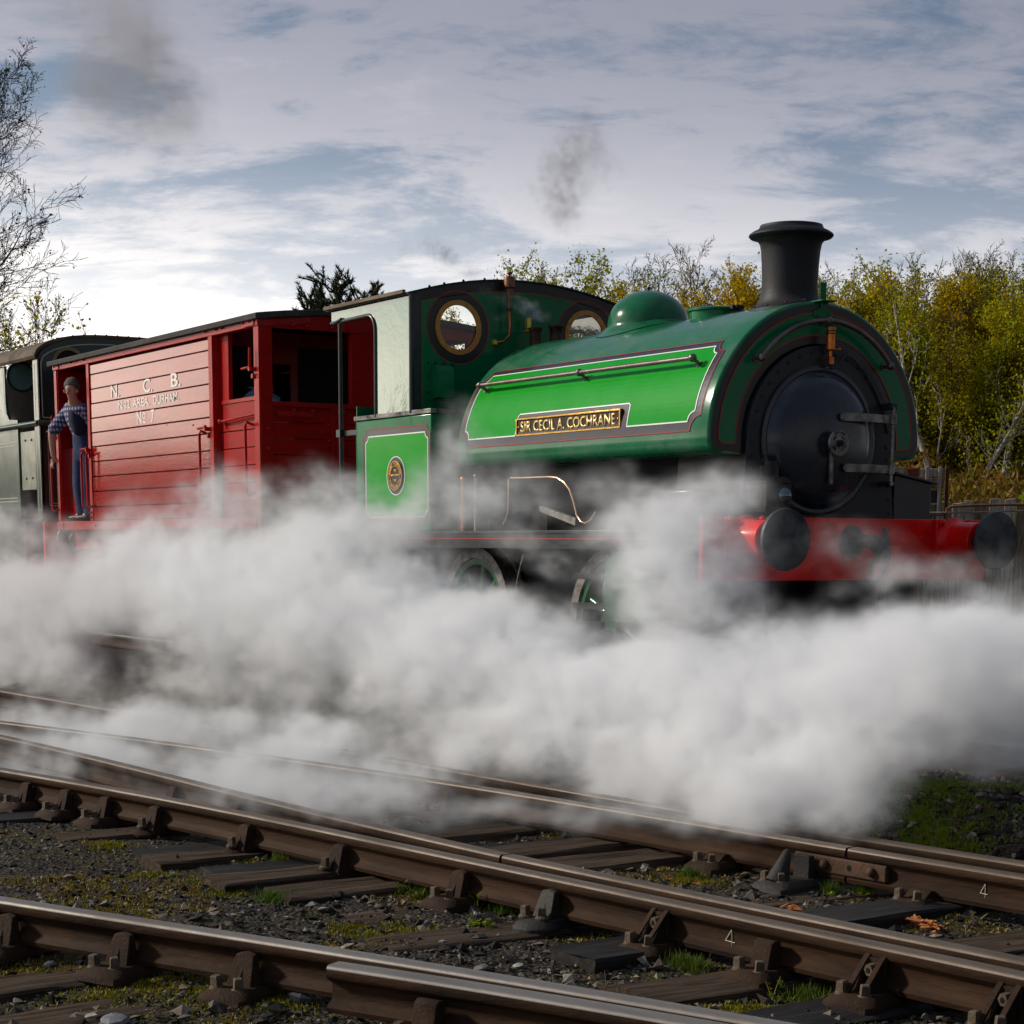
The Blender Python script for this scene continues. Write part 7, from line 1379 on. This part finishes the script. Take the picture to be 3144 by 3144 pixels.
bl = [blob(*q) for q in [
 (30, 1150, 190, 120, .9, D, .9), (300, 1120, 260, 100, .95, D, .9), (560, 1140, 280, 130, 1., D, .9), (800, 1210, 240, 120, 1., D, .8), (1010, 1250, 230, 110, 1., D, .8), (1230, 1340, 260, 130, 1.05, D, .8), (1480, 1290, 270, 160, 1.15, D, .8), (1720, 1270, 250, 130, 1.15, D, .8), (1930, 1280, 230, 130, 1.1, D, .8),
 (1350, 1440, 330, 100, 1.15, N_, .6), (1540, 1450, 170, 120, 1.15, N_, .6), (1850, 1370, 220, 85, .9, D, .7), (60, 1290, 200, 110, .6, D, .8), (420, 1270, 300, 90, .6, D, .8), (760, 1340, 300, 100, .55, N_, .7), (1010, 1420, 280, 90, .6, N_, .6),
 (90, 1420, 210, 80, 1.2, -4.2, .7), (200, 1440, 360, 90, .45, -4.5, .45), (520, 1470, 300, 60, .35, -4.2, .4), (270, 1480, 210, 60, .8, -4.3, .5), (560, 1530, 180, 45, .6, -4.4, .4), (180, 1560, 160, 40, .5, -4.7, .4), (30, 1575, 150, 60, .95, -4.7, .5), (330, 1370, 250, 60, .6, -3.6, .6), (600, 1430, 250, 60, .45, -3.5, .5), (450, 1500, 160, 40, .45, -4.2, .4), (620, 1480, 260, 50, .34, -3.4, .4), (860, 1500, 200, 50, .36, -3.2, .4), (330, 1400, 240, 50, .26, -3.4, .5),
 (1255, 935, 120, 85, .58, D, .6), (1335, 1010, 85, 110, .95, D, .5), (1200, 1000, 130, 70, .55, D, .5), (1120, 905, 100, 50, .34, D, .4), (1000, 880, 150, 60, .30, D, .4), (870, 880, 55, 130, .36, D, .4), (868, 790, 42, 75, .55, -1.55, .25), (850, 850, 50, 60, .4, -1.6, .3), (1310, 1110, 140, 90, .8, D, .6),
 (560, 930, 170, 60, .36, -2., .5), (430, 970, 190, 60, .52, -2., .5), (700, 985, 180, 50, .42, -2., .5), (640, 1020, 180, 55, .6, -2.2, .5), (240, 1010, 190, 50, .40, -2., .5), (960, 990, 120, 60, .38, -2., .4), (1060, 1060, 130, 60, .5, -2., .4), (940, 1100, 130, 60, .35, -2., .4), (20, 1010, 110, 60, .5, -2., .5), (420, 905, 90, 35, .28, -1.8, .4),
 (1570, 955, 60, 30, .36, -1.6, .3), (1520, 925, 40, 25, .26, -1.5, .25), (1590, 1050, 110, 55, .40, -1.9, .4), (1720, 1085, 150, 50, .48, -2., .5), (1860, 1100, 110, 45, .48, -2., .5), (1440, 1060, 60, 60, .30, -1.9, .3), (1460, 900, 30, 60, .18, -1.4, .2), (1500, 1000, 50, 50, .22, -1.8, .2),
 (1900, 1420, 170, 60, .95, -1.9, .7), (1800, 1440, 130, 50, .6, -2.4, .6), (1500, 1520, 180, 60, .7, -2.9, .5), (700, 1430, 260, 60, .28, -3.2, .5), (760, 1500, 200, 45, .42, -3.9, .35), (1000, 1510, 200, 40, .45, -3.75, .35), (1180, 1510, 160, 50, .55, -3.6, .35), (1380, 1530, 170, 45, .6, -3.3, .3), (560, 1460, 220, 40, .30, -4.0, .35), (520, 1560, 200, 35, .26, -3.9, .3), (760, 930, 160, 70, .26, -1.9, .4), (300, 940, 150, 50, .2, -1.9, .4), (900, 940, 120, 60, .34, -1.9, .4), (1040, 960, 120, 60, .34, -1.9, .4), (1160, 960, 90, 70, .4, -1.9, .4), (640, 900, 110, 40, .3, -1.8, .3),
 (150, 1350, 220, 80, .25, -3.2, .8), (480, 1420, 300, 60, .2, -3.4, .5), (20, 1510, 120, 50, .34, -4.3, .5), (1000, 1520, 250, 45, .42, -3.1, .4), (340, 1050, 240, 70, .55, -2.1, .6),
 (210, 1220, 110, 80, -1.3, -2.4, 1.), (230, 1340, 90, 60, -.6, -2.6, .9), (905, 1105, 115, 65, -1.5, -2.2, 1.4), (1125, 1105, 70, 60, .55, -1.45, .3), (1150, 1180, 85, 130, -2.0, -2.3, 1.6), (1100, 1110, 80, 50, -.7, -2.3, 1.), (430, 1400, 120, 40, -.3, -3., .6), (1350, 820, 200, 50, -.5, D, .8), (1740, 1530, 50, 70, -1.5, N_, .8), (700, 820, 200, 60, -.5, D, .8)]]
bl = [(c, (r[0] * 1.25, r[1] * 1.1, r[2] * 1.28), q) if q > 0 else (c, r, q) for c, r, q in bl]
steam = cloud('steam_cloud', 'white steam rolling along the ground in front of the locomotive wheels', bl, (-6.5, -5.0, -.42), (6.6, -1.12, 2.2), .019, ST, ymul=2.)
cloud('steam_cloud', 'white steam drifting along the ground beside the brake van and left edge', bl, (-16.5, -5.0, -.42), (-6.5, -1.12, 2.2), .036, ST, ymul=1.2)
ST2 = vol_mat('thin_steam', (.93, .94, .97), 6., .2)
bl = [blob(u, v, ru, rv, s_, y, .14) for u, v, ru, rv, s_, y in [(1015, 598, 26, 18, .8, -.02), (990, 580, 30, 22, .7, -.1), (960, 570, 30, 24, .55, -.2), (940, 600, 22, 26, .35, -.3), (930, 560, 34, 22, .45, -.3), (905, 548, 30, 16, .4, -.4)]]
cloud('steam_wisp', 'thin wisp of steam blowing off the safety valves across the cab front', bl, (-4.34, -1.0, 2.5), (-3.4, .5, 3.2), .018, ST2, nscale=4.5, warp=.07, seed=3.)
SMK = vol_mat('grey_smoke', (.62, .60, .62), 2.2, .3)
def blob2(u, v, r_, s_, dep):
    r_ *= 1.35
    d_ = ray(u * 1.6273, v * 1.6273); c_ = CAM + d_ * dep; sc = dep * 1.6273 / FPX; return (tuple(c_), (r_ * sc * .9, r_ * sc * .9, r_ * sc), s_)
def bounds(bl): a = np.array([b[0] for b in bl]); r_ = np.array([b[1] for b in bl]); return tuple(float(x) for x in (a - r_).min(0)), tuple(float(x) for x in (a + r_).max(0))
bl = [blob2(u, v, r_, s_, 24) for u, v, r_, s_ in [(180, 60, 130, .7), (260, 160, 130, .8), (320, 230, 100, .7), (180, 190, 90, .5), (290, 310, 60, .5), (80, 20, 90, .4), (240, 110, 120, .6)]]
lo_, hi_ = bounds(bl); SM1 = vol_mat('brownish_smoke', (.50, .48, .50), .42, .3); o = cloud('smoke_cloud', 'large drifting patch of grey smoke in the upper left sky', bl, lo_, hi_, .10, SM1, nscale=.8, warp=.9, seed=8., thr=.05, namp=1.3); o['category'] = 'smoke'
bl = [blob2(u, v, r_, s_, 20) for u, v, r_, s_ in [(1090, 300, 85, .6), (1060, 350, 60, .6), (1010, 330, 45, .35), (1100, 250, 60, .35), (1000, 390, 60, .3), (1150, 330, 50, .3), (1060, 400, 50, .35)]]
lo_, hi_ = bounds(bl); SM2 = vol_mat('chimney_smoke', (.45, .44, .46), 1.5, .3); o = cloud('smoke_cloud', 'ragged grey smoke puff in the sky above the locomotive', bl, lo_, hi_, .045, SM2, nscale=2.6, warp=.3, seed=5., thr=.06, namp=1.3); o['category'] = 'smoke'
bl = [blob2(u, v, r_, s_, 17) for u, v, r_, s_ in [(815, 465, 32, .65), (845, 485, 28, .6), (865, 505, 22, .5), (770, 480, 30, .3), (890, 525, 30, .4), (740, 500, 30, .25)]]
lo_, hi_ = bounds(bl); SM3 = vol_mat('wisp_smoke', (.35, .35, .4), 4.5, .3); o = cloud('smoke_cloud', 'small dark wisp of smoke just above the green cab roof', bl, lo_, hi_, .022, SM3, nscale=5., warp=.12, seed=2., thr=.06, namp=1.2); o['category'] = 'smoke'
